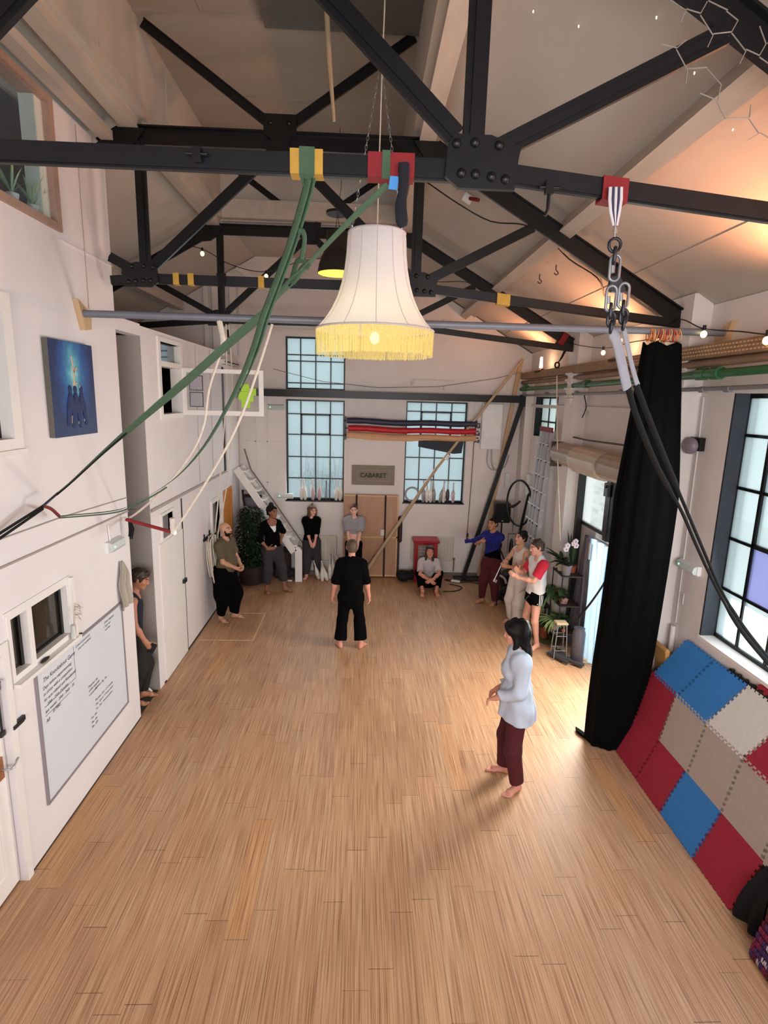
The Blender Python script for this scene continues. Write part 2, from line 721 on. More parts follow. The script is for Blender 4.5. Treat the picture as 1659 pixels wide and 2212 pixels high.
M_FLOOR = mat_floor()
M_WHITE = mat('white_wall_paint', (228, 221, 222), .75, .03, 1.6, .05)
M_BACK = mat('back_wall_paint', (224, 216, 212), .8, .05, 2.2, .08)
M_TRIM = mat('white_trim_paint', (232, 226, 222), .5, .03, 5)
M_ROOF = mat('cream_roof_board', (184, 176, 166), .8, .05, 1.3, .05)
M_ROOFT = mat('weathered_roof_timber', (182, 172, 160), .7, .10, 3, .1, stretch=(3, .6, 3))
M_LANT = mat('lantern_ceiling_board', (150, 140, 128), .85, .08, 1.2, .05)
M_GREYP = mat('grey_ceiling_panel', (92, 88, 82), .85, .06, 2)
M_STEEL = mat('black_painted_steel', (9, 9, 10), .4, .12, 9, .12, spec=.4)
M_STEELN = mat('dark_blue_black_steel', (15, 16, 21), .42, .15, 8, .12, spec=.4)
M_GALV = mat('grey_painted_tube', (118, 122, 132), .45, .06, 10, metal=.2)
M_BLACK = mat('black_velvet_cloth', (5, 5, 6), .95, .2, 20, spec=.1)
M_BLACKP = mat('black_plastic', (16, 16, 17), .4, .1, 10)
M_WOOD = mat('raw_pine', (196, 164, 128), .6, .10, 3, stretch=(6, 6, .8))
M_BAMB = mat('pale_timber_pole', (178, 156, 126), .6, .12, 4, stretch=(1, 1, 1))
M_PLY = mat('plywood_panel', (174, 134, 106), .5, .07, 1.5, stretch=(7, 7, 1))
M_ORANGE = mat('varnished_orange_wood', (196, 128, 58), .4, .12, 4, stretch=(6, 6, 1))
M_REDTAPE = mat('red_tape', (128, 26, 34), .7, .1, 12)
M_YELTAPE = mat('yellow_padding', (186, 146, 60), .7, .12, 9)
M_GREENW = mat('green_webbing', (66, 92, 70), .8, .12, 22)
M_BLACKW = mat('black_webbing', (9, 9, 9), .9, .12, 22)
M_ROPE = mat('white_rope', (214, 204, 190), .85, .1, 30)
M_CHROME = mat('zinc_chain', (190, 192, 196), .3, .08, 12, metal=.9)
M_DARKM = mat('dark_chain_metal', (58, 60, 66), .4, .15, 14, metal=.7)
M_ALU = mat('aluminium', (140, 142, 147), .42, .05, 12, metal=.6)
M_GREENP = mat('green_painted_pipe', (52, 104, 66), .4, .1, 8)
M_GREYPIPE = mat('grey_conduit', (120, 122, 126), .45, .08, 8)
M_TRAY = mat('rusty_cable_tray', (138, 112, 88), .7, .15, 9)
M_PVCW = mat('white_plastic', (226, 226, 224), .4, .03, 6)
M_GLASSD = mat('dark_window_glass', (46, 40, 33), .08, .25, 2.5, spec=.6)
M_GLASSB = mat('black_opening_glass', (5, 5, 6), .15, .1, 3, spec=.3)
M_LEAF = mat('green_leaf', (58, 92, 46), .5, .25, 14)
M_LEAFD = mat('dark_green_leaf', (28, 46, 26), .55, .3, 14)
M_LEAFP = mat('pale_striped_leaf', (150, 172, 110), .5, .25, 18)
M_DARKC = mat('dark_grey_cloth', (46, 45, 50), .9, .15, 14)
M_BRICK = mat_brick()
M_PANE = mat_translucent('frosted_pane', (228, 244, 246), .8, .22, .05, 2.4, .15)
M_PANEP = mat_translucent('violet_reflection_pane', (168, 170, 232), .8, .2, .06, 2.4, .15)  # violet reflection put into the colour of single panes
M_STRIP = mat_translucent('plastic_strip_sheet', (176, 204, 226), .7, .16, .06, 2, .3)

# ================================================================== SETTING
def cells(b, fixed, lo, hi, u, v, holes, mi=0):
    """wall of thickness lo..hi along axis fixed ('x' or 'y'), spanning u (horizontal) and v (z), minus holes (u0,u1,v0,v1)"""
    us = sorted(set([u[0], u[1]] + [h for k in holes for h in k[:2] if u[0] < h < u[1]]))
    vs = sorted(set([v[0], v[1]] + [h for k in holes for h in k[2:4] if v[0] < h < v[1]]))
    for i in range(len(us) - 1):
        j = 0
        while j < len(vs) - 1:
            uc = (us[i] + us[i + 1]) / 2

            def hole(jj):
                vc = (vs[jj] + vs[jj + 1]) / 2
                return any(k[0] < uc < k[1] and k[2] < vc < k[3] for k in holes)
            if hole(j):
                j += 1
                continue
            k2 = j
            while k2 + 1 < len(vs) - 1 and not hole(k2 + 1):
                k2 += 1
            if fixed == 'x':
                b.box(lo, hi, us[i], us[i + 1], vs[j], vs[k2 + 1], mi)
            else:
                b.box(us[i], us[i + 1], lo, hi, vs[j], vs[k2 + 1], mi)
            j = k2 + 1
    return b


XL, XR, YB = -2.72, 3.6, 12.35
XC = -0.88


def roof_z(x):
    return 5.05 + .57 * (3.6 - x) if x > XC else 5.05 + .57 * (x - (2 * XC - 3.6))


b = B()
b.box(-5.4, 3.85, -3.2, 12.5, -.12, 0)
floor = struct('floor', b, M_FLOOR)
b = B()
b.box(3.85, 14, -8, 22, -.2, -.04)
b.box(-9, 3.85, 12.6, 22, -.2, -.04)
struct('ground', b, mat('yard_concrete', (198, 196, 192), .9, .06, 2))
b = B()
b.box(5.6, 5.8, 9.8, 16.5, -.1, 4.6)
struct('wall_neighbour', b, M_BRICK)

# left partition walls
W_UP, W_PAIR, DOOR_N, W_MID = (3.2, 5.42, 5.42, 6.40), (4.13, 5.05, 1.72, 2.28), (3.12, 4.03, 0, 2.02), (3.4, 4.53, 3.58, 4.64)
b = cells(B(), 'x', -2.87, XL, (-3.2, 6.45), (0, 6.44), [W_UP, W_PAIR, DOOR_N, W_MID])
b.box(-5.3, -2.87, 6.35, 6.45, 0, 4.7)
b.box(-2.725, -2.70, 5.42, 6.45, 5.3, 5.302)
struct('wall_left', b, M_WHITE)
W_FAR = (7.72, 8.6, 3.7, 4.66)
b = cells(B(), 'x', -2.87, XL, (7.14, 12.33), (0, 4.78), [W_FAR, (7.5, 7.95, 2.02, 2.35), (10.0, 10.55, 1.1, 2.05), (10.9, 11.5, 0, 2.1)])
struct('wall_left_far', b, M_WHITE)
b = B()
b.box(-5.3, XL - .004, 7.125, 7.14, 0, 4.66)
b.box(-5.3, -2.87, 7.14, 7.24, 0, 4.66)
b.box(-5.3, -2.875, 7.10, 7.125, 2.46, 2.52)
struct('wall_corridor', b, mat('corridor_shade_grey', (158, 150, 144), .8, .04, 2))  # the corridor's shade is put into this grey wall colour
b = B()
b.box(-2.87, XL, 6.45, 7.14, 4.66, 4.8)
b.box(-5.3, -2.9, 6.45, 7.14, 4.70, 4.78)
b.box(-5.3, -2.9, 7.24, 12.3, 4.70, 4.78)
struct('ceiling_mezzanine', b, M_WHITE)
b = B()
b.box(-5.45, -5.3, -3.2, 12.5, 0, 5.1)
struct('wall_outer', b, M_BACK)
# thin wall furniture of the left side: cable lines, floor-level ledge
b = B()
b.tube([(XL + .008, -1, 2.98), (XL + .008, 5.0, 2.87), (XL + .008, 6.44, 2.80)], .006, 5)
b.tube([(XL + .008, -1, 2.74), (XL + .008, 6.44, 2.64)], .010, 6)
b.box(XL, XL + .02, 7.14, 11.9, 2.48, 2.52)
b.box(XL, XL + .006, 5.86, 5.868, 4.78, 6.4)
b.box(XL, XL + .006, 9.35, 9.362, 2.55, 4.75)
b.box(XL, XL + .006, 10.2, 10.212, 2.55, 4.75)
struct('trim_left', b, mat('painted_cable_run', (170, 158, 152), .7, .05, 8))
b = B()
b.box(XL - .01, XL + .012, -3, 3.1, 0, .03)
b.box(XL - .01, XL + .006, 4.05, 6.45, 0, .012)
b.box(XL - .01, XL + .012, 7.3, 12.2, 0, .02)
struct('baseboard_left', b, mat('dark_floor_gap', (52, 40, 34), .8, .1, 6))

# back wall and gable
WB1, WB1U, WB2 = (-1.70, -.42, 1.72, 3.93), (-1.70, -.42, 4.14, 5.24), (.92, 2.28, 1.72, 3.96)
b = cells(B(), 'y', YB, 12.6, (-4.9, 3.1), (0, 5.3), [WB1, WB1U, WB2])
b.box(3.1, 3.85, YB, 12.6, 0, 5.03)
b.box(-5.4, -4.9, YB, 12.6, 0, 5.03)
b.prism([(-5.26, YB, 5.02), (-4.9, YB, 5.02), (-4.9, YB, 5.26)], (0, .25, 0))
b.prism([(3.1, YB, 5.03), (3.58, YB, 5.03), (3.1, YB, 5.3)], (0, .25, 0))
b.prism([(-4.9, YB, 5.3), (3.1, YB, 5.3), (.5, YB, 6.8), (-2.26, YB, 6.8)], (0, .25, 0))
struct('wall_back', b, M_BACK)
b = B()
for x, z0, z1 in ((-2.35, .2, 4.0), (-2.1, 2.0, 3.98), (.16, 1.95, 4.0), (.68, 1.95, 4.0), (2.42, .4, 4.0), (-.36, 1.9, 4.0)):
    b.box(x - .012, x + .012, YB - .015, YB, z0, z1)
for z, x0, x1 in ((3.0, -2.6, -1.74), (2.1, -2.6, -1.74), (5.62, -1.9, 1.9), (5.36, -2.4, 1.7)):
    b.box(x0, x1, YB - .015, YB, z, z + .02)
b.bar((1.65, YB - .02, 5.64), (3.1, YB - .02, 5.2), .03, .05)
struct('trim_back', b, M_BACK)
b = B()
b.box(-2.6, 3.45, YB - .03, YB, 0, .09)
struct('baseboard_back', b, mat('grimy_skirting', (120, 108, 98), .8, .15, 6))

# right wall, pilasters
W_BIG, DOOR_S, W_SM = (2.3, 5.42, 1.63, 4.14), (6.55, 9.08, 0, 2.92), (10.45, 11.85, 3.31, 4.12)
b = cells(B(), 'x', XR, 3.85, (-3.2, 12.35), (0, 5.04), [W_BIG, DOOR_S, W_SM])
struct('wall_right', b, M_BACK)
for x0, y0, y1, z1 in ((3.39, 5.98, 6.46, 5.15), (3.39, 9.1, 9.52, 5.15), (3.44, 12.0, YB, 4.4)):
    b = B()
    b.box(x0, XR, y0, y1, 0, z1)
    struct('wall_pier', b, M_BACK)
b = B()
b.box(3.56, XR, 6.46, 9.1, 3.90, 3.96)
b.box(3.56, XR, 9.52, 12.0, 3.90, 3.96)
struct('trim_right', b, M_BACK)
b = B()
b.box(-5.4, 3.85, -3.35, -3.2, 0, 7.6)
struct('wall_front', b, M_BACK)

# roof
b = B()
for y0, y1 in ((-3.3, 12.6),):
    b.prism([(3.9, y0, roof_z(3.9)), (.48, y0, roof_z(.48)), (.48, y0, roof_z(.48) + .15), (3.9, y0, roof_z(3.9) + .15)], (0, y1 - y0, 0))
xl0, xl1 = -5.66, -2.31


def lslab(x0, x1, y0, y1):
    b.prism([(x0, y0, roof_z(x0)), (x1, y0, roof_z(x1)), (x1, y0, roof_z(x1) + .15), (x0, y0, roof_z(x0) + .15)], (0, y1 - y0, 0))


lslab(xl0, xl1, -3.3, 3.3)
lslab(xl0, xl1, 6.3, 12.6)
lslab(xl0, -2.98, 3.3, 6.3)
lslab(-2.80, xl1, 3.3, 6.3)
struct('ceiling_roof', b, M_ROOF)
b = B()
b.box(.46, .60, -3.3, 9.5, 6.72, 7.6)
b.box(-2.38, -2.24, -3.3, 9.5, 6.72, 7.6)
for y in (1.5, 3.0, 4.6, 5.35, 7.0, 8.3):
    b.box(-2.245, -2.232, y, y + .012, 6.75, 7.5, 0)
b.box(-2.24, .46, 9.36, 9.5, 6.6, 7.6)
struct('wall_lantern', b, M_ROOF)
b = B()
b.box(-2.4, .62, -3.3, 9.5, 7.5, 7.62)
for y in (1.6, 3.13, 4.63, 6.13, 7.62):
    b.box(-2.24, .46, y - .012, y + .012, 7.488, 7.5)
b.box(-1.6, -1.57, -3, 6.1, 7.492, 7.5)
struct('ceiling_lantern', b, M_LANT)
b = B()
b.box(-1.02, .46, -3, 6.2, 7.44, 7.488)
struct('ceiling_panel', b, M_GREYP)
b = B()
b.box(-2.5, .7, 9.36, 12.6, 6.78, 6.9)
struct('ceiling_back', b, M_ROOF)
# timbers that carry the roof
b = B()
nr = Vector((.57, 0, 1)).normalized()
b.bar((2.10, -3, roof_z(2.10) - .10), (2.10, YB, roof_z(2.10) - .10), .14, .20, nr)
b.bar((2.26, -3, roof_z(2.26) - .03), (2.26, YB, roof_z(2.26) - .03), .12, .05, nr)
struct('beam_roof_right', b, M_ROOFT)
b = B()
b.box(.50, .66, -3, 9.36, 6.52, 6.74)
b.box(.44, .50, -3, 9.36, 6.62, 6.74)
struct('beam_lantern_right', b, M_ROOFT)
b = B()
b.box(-2.42, -2.26, -3, 9.36, 6.52, 6.74)
b.box(-2.26, -2.20, -3, 9.36, 6.62, 6.74)
b.box(-2.62, -2.50, -3, 6.3, 6.40, 6.48)
struct('beam_lantern_left', b, M_ROOFT)
b = B()
b.box(-2.2, .44, 9.24, 9.36, 6.62, 6.88)
struct('beam_lantern_end', b, M_ROOFT)
b = B()
b.box(XC * 2 - 2.2, XC * 2 - 2.02, 6.5, YB, roof_z(2.1) - .22, roof_z(2.1) - .02)
struct('beam_roof_left', b, M_ROOFT)
b = B()
nr2 = Vector((.57, 0, 1)).normalized()
for y in (1.2, 7.0, 10.3):
    b.bar((2.4, y, roof_z(2.4) - .012), (3.55, y, roof_z(3.55) - .012), .035, .03, nr2)
for x in (2.95,):
    b.bar((x, -2, roof_z(x) - .004), (x, YB, roof_z(x) - .004), .01, .01, nr2)
struct('trim_roof', b, M_ROOF)
# tall pale boards where the mezzanine meets the back wall
b = B()
for i, (x, w) in enumerate(((-3.36, .1), (-3.18, .16), (-3.0, .1), (-2.82, .13), (-2.64, .09))):
    b.box(x, x + w, YB - .05 - .02 * (i % 2), YB, 4.78, 6.35 - .1 * i if i < 2 else 6.15)
b.bar((-2.66, YB - .04, 6.55), (-1.9, YB - .04, 6.08), .05, .10)
struct('trim_gable_boards', b, M_TRIM)


# ------------------------------------------------------------------ windows
def glazed(name, axis, pos, u, v, ucuts, vcuts, bar=.022, depth=.04, frame=.035, metal=M_STEEL, pane=M_PANE, tint=None, sgn=1, reveal=None, heavy=()):
    root = bpy.data.objects.new(name, None)
    COL.objects.link(root)
    base = (pos, (u[0] + u[1]) / 2, v[0]) if axis == 'x' else ((u[0] + u[1]) / 2, pos, v[0])
    root.location = base
    ROOT[root.name] = Vector(base)
    root['kind'] = 'structure'

    def bx(b_, u0, u1, v0, v1, d):
        if axis == 'x':
            b_.box(pos - d / 2, pos + d / 2, u0, u1, v0, v1)
        else:
            b_.box(u0, u1, pos - d / 2, pos + d / 2, v0, v1)
    f = B()
    bx(f, u[0], u[0] + frame, v[0], v[1], depth)
    bx(f, u[1] - frame, u[1], v[0], v[1], depth)
    bx(f, u[0] + frame, u[1] - frame, v[0], v[0] + frame, depth)
    bx(f, u[0] + frame, u[1] - frame, v[1] - frame, v[1], depth)
    for c in ucuts:
        bx(f, c - bar / 2, c + bar / 2, v[0] + frame, v[1] - frame, depth * .8)
    for c in vcuts:
        bx(f, u[0] + frame, u[1] - frame, c - bar / 2, c + bar / 2, depth * .78)
    for (a0, a1, c0, c1) in heavy:                      # opening casement
        for q in ((a0, a0 + .03, c0, c1), (a1 - .03, a1, c0, c1), (a0, a1, c0, c0 + .03), (a0, a1, c1 - .03, c1)):
            bx(f, *q, depth * 1.15)
    obj('window_frame', f, metal, root)
    p = B()
    us = [u[0] + frame / 2] + sorted(ucuts) + [u[1] - frame / 2]
    vs = [v[0] + frame / 2] + sorted(vcuts) + [v[1] - frame / 2]
    for i in range(len(us) - 1):
        for j in range(len(vs) - 1):
            mi = 1 if tint and (i, j) in tint else 0
            if axis == 'x':
                p.add([(pos, us[i], vs[j]), (pos, us[i + 1], vs[j]), (pos, us[i + 1], vs[j + 1]), (pos, us[i], vs[j + 1])], [(0, 1, 2, 3)], False, mi)
            else:
                p.add([(us[i], pos, vs[j]), (us[i + 1], pos, vs[j]), (us[i + 1], pos, vs[j + 1]), (us[i], pos, vs[j + 1])], [(0, 1, 2, 3)], False, mi)
    obj('window_pane', p, [pane, M_PANEP], root)
    return root


wy = YB + .16
glazed('window_1', 'y', wy, (-1.70, -.42), (1.72, 3.93), [-1.385, -1.06, -.735], [2.20, 2.68, 3.17, 3.62], heavy=[(-1.385, -.735, 3.17, 3.62)])
glazed('window_2', 'y', wy, (-1.70, -.42), (4.14, 5.24), [-1.385, -1.06, -.735], [4.28, 4.74, 4.87], heavy=[])
glazed('window_3', 'y', wy, (.92, 2.28), (1.72, 3.96), [1.26, 1.60, 1.94], [2.22, 2.72, 3.2, 3.5, 3.74], heavy=[(1.26, 1.94, 3.2, 3.74)])
glazed('window_4', 'x', 3.75, (10.45, 11.85), (3.31, 4.12), [10.9, 11.35], [3.62], bar=.03)
W5 = glazed('window_5', 'x', 3.76, (2.3, 5.45), (1.63, 4.14), [2.68, 3.07, 3.46, 3.85, 4.24, 4.66, 5.06], [2.17, 2.70, 3.22, 3.74], bar=.03, frame=.045,
            tint={(6, 1), (5, 2)}, heavy=[(4.24, 5.06, 2.70, 3.74)])
b = B()
b.box(XR - .02, 3.85, 2.25, 5.43, 1.60, 1.635)
obj('window_sill', b, M_TRIM, W5)
b = B()
b.box(XR, 3.74, 5.405, 5.43, 1.635, 4.14)
obj('window_reveal', b, mat('dark_slate_reveal', (52, 56, 64), .7, .15, 4), W5)
b = B()
b.box(3.61, 3.74, 11.83, 11.86, 3.31, 4.12)
obj('window_reveal', b, M_STEEL, bpy.data.objects['window_4'])
for nm, z in (('window_1', 1.72), ('window_3', 1.72)):
    o_ = bpy.data.objects[nm]
    x0, x1 = (-1.70, -.42) if nm == 'window_1' else (.92, 2.28)
    b = B()
    b.box(x0 - .02, x1 + .02, YB - .01, wy, z - .03, z)
    obj('window_sill', b, M_TRIM if False else M_STEEL, o_)

# mezzanine skylight and the dark panel seen through the upper left window
b = B()
b.prism([(-2.99, 3.0, roof_z(-2.99) - .02), (-3.5, 3.0, 4.85), (-3.55, 3.0, 4.85), (-3.04, 3.0, roof_z(-3.04) - .02)], (0, 3.34, 0))
struct('wall_mezzanine_panel', b, mat('blue_black_panel', (38, 52, 72), .35, .12, 2))
b = B()
b.box(-5.3, -2.87, -3.2, 6.34, 4.72, 4.82)
struct('floor_mezzanine', b, M_WOOD)
W6 = bpy.data.objects.new('window_6', None)
COL.objects.link(W6)
W6.location = (XL, 4.5, 5.42)
W6['kind'] = 'structure'
ROOT[W6.name] = Vector(W6.location)
b = B()
b.box(-2.90, XL + .03, 5.36, 5.43, 5.36, 6.42)
b.box(-2.90, XL + .035, 3.2, 5.36, 5.36, 5.42)
b.box(-2.86, XL + .03, 3.2, 5.36, 6.36, 6.42)
obj('window_frame', b, mat('red_brown_frame', (172, 142, 128), .6, .12, 5, stretch=(5, 5, 1)), W6)
b = B()
b.box(-2.87, -2.75, 5.24, 5.36, 5.42, 6.40)
obj('window_jamb', b, mat('pale_green_white_jamb', (222, 226, 214), .6, .05, 5), W6)
b = B()
b.box(-2.745, -2.742, 3.2, 5.24, 5.42, 6.36)
_mg = mat_translucent('clear_glass', (245, 250, 252), .5, .93, .01, 2, .5)
obj('window_pane', b, _mg, W6)


# ------------------------------------------------------------------ roof trusses
def gusset(b_, cx, cz, pts, y, th=.024):
    P = [(cx + p[0], y - th / 2, cz + p[1]) for p in pts]
    b_.prism(P, (0, th, 0))


def rivets(b_, cx, cz, pts, y):
    for (dx, dz) in pts:
        b_.lathe([(.024, 0), (.022, .010), (.014, .018), (0.0005, .021)], (cx + dx, y, cz + dz), 10, (0, -1, 0))


def truss(y, label, cut_left, cut_right=3.40, steel=M_STEEL, zf=5.15):
    t = thing('roof_truss', label, 'roof truss', (XC, y, 4.9), 'black steel roof trusses')

    def mirror(x):
        return 2 * XC - x
    L, R = mirror(.545), .545

    def clip(x, z, x2, z2):
        """clip the member at the partition wall on the left"""
        if x2 < x:
            x, z, x2, z2 = x2, z2, x, z
        if x2 <= cut_left:
            return None
        if x < cut_left:
            k = (cut_left - x) / (x2 - x)
            x, z = cut_left, z + k * (z2 - z)
        return x, z, x2, z2

    def member(name, x, z, x2, z2, d, w, style='T'):
        c = clip(x, z, x2, z2)
        if c is None:
            return
        b_ = B()
        x, z, x2, z2 = c
        p0, p1 = Vector((x, y, z)), Vector((x2, y, z2))
        tt = (p1 - p0).normalized()
        n_ = Vector((-tt.z, 0, tt.x))
        if style == 'T':          # two angles: web plate with a flange top or bottom
            b_.bar(p0, p1, .03, d, n_)
            b_.bar(p0 + n_ * (d / 2 - .006), p1 + n_ * (d / 2 - .006), w, .014, n_)
        elif style == 'bar':
            b_.bar(p0, p1, w, d, n_)
            b_.bar(p0 - n_ * (d / 2 + .004), p1 - n_ * (d / 2 + .004), w * .5, .010, n_)
        elif style == 'I':
            b_.bar(p0, p1, .04, d - .02, n_)
            for s_ in (-1, 1):
                b_.bar(p0 + n_ * s_ * (d / 2 - .007), p1 + n_ * s_ * (d / 2 - .007), w, .014, n_)
        else:                     # box / angle with visible side groove
            b_.bar(p0, p1, w, d * .42, n_)
            b_.bar(p0 + n_ * d * .3, p1 + n_ * d * .3, w * .6, d * .4, n_)
            b_.bar(p0 - n_ * d * .3, p1 - n_ * d * .3, w * .6, d * .4, n_)
        obj(name, b_, steel, t)
    member('bottom_chord', L, zf, R + .1, zf, .088, .06, 'bar')
    member('bottom_chord', R + .1, zf, cut_right, 4.875, .082, .055, 'bar')
    member('bottom_chord', mirror(3.40), 4.875, L, zf, .082, .055, 'bar')
    member('collar_beam', mirror(.66), 6.475, .66, 6.475, .15, .13, 'T')
    member('top_chord', .66, 6.46, cut_right, 4.93, .16, .12, 'T')
    member('top_chord', mirror(3.40), 4.93, mirror(.66), 6.46, .16, .12, 'T')
    for sx in (1, -1):
        xx = R - .03 if sx > 0 else L + .03
        member('post', xx, 5.24, xx + .002, 6.42, .105, .07, 'X') if xx > cut_left else None
        member('inner_brace', XC + sx * .06, 6.40, R - .12 if sx > 0 else L + .12, 5.28, .10, .06, 'X')
        member('outer_brace', R + .1 if sx > 0 else L - .1, 5.23, 1.72 if sx > 0 else mirror(1.72), 5.78, .095, .06, 'X')
        member('lantern_brace', XC + sx * .1, 6.62, .42 if sx > 0 else mirror(.42), 7.44, .085, .06, 'T')
    for (cx, m) in ((R, 1), (L, -1)):
        if cx < cut_left:
            continue
        g = B()
        gusset(g, cx, zf + .025, [(-.16 * m, .07), (-.17 * m, -.07), (-.1 * m, -.12), (.18 * m, -.12), (.19 * m, .02), (.2 * m, .07), (.05 * m, .12), (-.13 * m, .12)], y - .045, .03)
        rivets(g, cx, zf + .025, [(-.12 * m, .075), (-.03 * m, .082), (.09 * m, .075), (-.09 * m, -.055), (-.02 * m, -.058), (.06 * m, -.066), (.13 * m, -.075)], y - .06)
        obj('gusset_plate', g, steel, t)
    g = B()
    gusset(g, XC, 6.5, [(-.16, .2), (-.16, .02), (-.09, -.02), (-.09, -.14), (-.13, -.2), (.13, -.2), (.09, -.14), (.09, -.02), (.16, .02), (.16, .2)], y - .04, .03)
    rivets(g, XC, 6.5, [(-.09, .12), (.09, .12)], y - .056)
    obj('king_plate', g, steel, t)
    for m in (1, -1):
        cx = .56 if m > 0 else mirror(.56)
        if cx < cut_left + .1 and cut_left > -3 and y < 4:
            continue
        g = B()
        gusset(g, cx, 6.42, [(-.12 * m, .10), (.14 * m, .10), (.36 * m, -.06), (.30 * m, -.14), (.08 * m, -.12), (0, -.06)], y - .045, .03)
        obj('corner_plate', g, steel, t)
    return t


truss(3.07, 'nearest black steel roof truss with webbing straps slung over its beam', -2.70, 3.36, M_STEELN, 5.125)
truss(6.22, 'second black steel roof truss ending on the white pier behind the curtain', -2.63)
truss(9.37, 'farthest black steel roof truss with red tape at its right foot', -5.1)

# steel beam across the back wall and its raking strut
b = B()
b.box(-2.62, 3.42, 12.1, 12.2, 3.99, 4.12)
b.box(-2.62, 3.42, 12.07, 12.23, 3.98, 3.995)
b.box(-2.62, 3.42, 12.07, 12.23, 4.115, 4.13)
b.box(3.36, 3.5, 12.04, 12.24, 3.9, 4.14)
tag(obj('steel_beam', b, M_STEEL), 'long black steel beam crossing the windows of the back wall', 'beam')
b = B()
b.bar((3.38, 12.13, 3.92), (2.33, 12.13, .03), .07, .085, (1, 0, .27))
b.box(2.12, 2.75, 11.98, 12.28, 0, .03)
tag(obj('steel_strut', b, M_STEEL), 'black slanting steel strut standing beside the loudspeaker corner', 'strut')

# ================================================================== LEFT SIDE
# --- near white panelled door with bolt and brass handle
d = bpy.data.objects.new('door_1', None)
COL.objects.link(d)
d.location = (XL, 3.58, 0)
d['kind'] = 'structure'
ROOT[d.name] = Vector(d.location)
b = B()
b.box(-2.80, -2.765, 3.14, 4.02, .03, 2.0)
for (y0, y1, z0, z1) in ((3.28, 3.52, 1.15, 1.85), (3.64, 3.88, 1.15, 1.85), (3.28, 3.52, .18, .98), (3.64, 3.88, .18, .98)):
    b.ring(-2.766, -2.752, y0, y1, z0, z1, .02)
obj('door_leaf', b, M_TRIM, d)
b = B()
b.box(-2.86, XL + .02, 4.03, 4.10, 0, 2.10)
b.box(-2.86, XL + .02, 3.05, 4.03, 2.021, 2.10)
b.box(-2.86, XL + .02, 3.05, 3.12, 0, 2.02)
obj('door_frame', b, M_TRIM, d)
b = B()
b.box(-2.765, -2.750, 3.90, 3.965, 1.02, 1.20)
obj('lock_plate', b, mat('worn_brass', (176, 122, 84), .35, .1, 8, metal=.7), d)
b = B()
b.tube(curve_pts([(-2.75, 3.94, 1.10), (-2.69, 3.95, 1.10), (-2.685, 4.0, 1.105), (-2.69, 4.06, 1.125)], 10), .008, 6)
obj('door_handle', b, M_CHROME, d)
b = B()
b.tube([(-2.745, 3.985, 1.38), (-2.745, 3.985, 1.86)], .009, 6)
b.box(-2.755, -2.735, 3.96, 4.01, 1.36, 1.40)
b.box(-2.755, -2.735, 3.96, 4.01, 1.74, 1.80)
b.tube([(-2.74, 3.985, 1.82), (-2.70, 3.96, 1.83)], .008, 6)
obj('bolt', b, M_DARKM, d)
b = B()
b.box(XL + .005, XL + .03, 4.05, 4.18, 1.37, 1.40)
b.box(XL + .005, XL + .028, 4.10, 4.20, 1.375, 1.415)
obj('hasp', b, M_DARKM, d)

# --- pair of small windows with a projecting sill
w = bpy.data.objects.new('window_7', None)
COL.objects.link(w)
w.location = (XL, 4.59, 1.72)
w['kind'] = 'structure'
ROOT[w.name] = Vector(w.location)
b = B()
for q in ((4.13, 4.17, 1.72, 2.28), (4.38, 4.45, 1.77, 2.24), (5.0, 5.05, 1.72, 2.28), (4.17, 5.0, 1.72, 1.77), (4.17, 5.0, 2.24, 2.28)):
    b.box(-2.80, XL + .012, *q)
b.box(XL, XL + .05, 5.03, 5.07, 1.70, 2.30)
b.box(XL, XL + .012, 4.10, 5.07, 2.28, 2.31)
obj('window_frame', b, M_TRIM, w)
b = B()
b.box(-2.83, XL + .07, 4.12, 5.09, 1.685, 1.718)
obj('window_sill', b, M_TRIM, w)
b = B()
b.box(-2.79, -2.785, 4.17, 4.38, 1.77, 2.24)
b.box(-2.79, -2.785, 4.45, 5.0, 1.77, 2.24)
obj('window_pane', b, M_GLASSD, w)
b = B()
b.box(-2.784, -2.765, 4.345, 4.38, 1.77, 2.24)
b.box(-2.784, -2.765, 4.965, 5.0, 1.77, 2.24)
b.box(-2.784, -2.772, 4.45, 4.965, 1.77, 1.79)
obj('sash_gasket', b, M_BLACKP, w)

for yy, L_ in ((4.60, .09), (5.17, .05)):
    pass
b = B()
c = on_x(108, 1413, -2.64)
b.ball(Vector((-2.685, c.y, 1.733)), .015, 10, 6, sc=(1.1, 4.6, .9))
tag(obj('board_eraser', b, mat('dark_brown_felt', (44, 30, 28), .9)), 'dark oval eraser lying on the sill under the larger left window pane', 'eraser')
b = B()
b.ball((-2.705, 5.175, 1.682), .011, 10, 6, sc=(1, 2.3, 1))
tag(obj('magnet', b, M_BLACKP), 'small black magnet on the top edge of the whiteboard', 'magnet')

# --- sprig in a little glass at the end of the sill
t = thing('sprig_vase', 'little glass with a dry pale sprig at the end of the left window sill', 'vase', (-2.675, 4.99, 1.719))
b = B()
b.lathe([(.022, 0), (.024, .04), (.018, .10), (.02, .13)], (-2.675, 4.99, 1.719), 12)
obj('glass', b, mat('thin_clear_glass', (206, 208, 200), .1, .03, 4, spec=.6), t)
b = B()
r_ = random.Random(3)
b.tube([(-2.675, 4.99, 1.80), (-2.66, 5.0, 1.98), (-2.65, 5.02, 2.06)], .003, 5)
for i in range(9):
    a = r_.uniform(-1, 2.2)
    b.leaf((-2.655, 5.01, 1.92 + .016 * i), (r_.uniform(.1, .5), math.cos(a), math.sin(a) * .5), (0, 0, 1), r_.uniform(.07, .12), .018, 1.2)
obj('sprig', b, mat('dry_leaf', (196, 178, 146), .7, .15, 10), t)

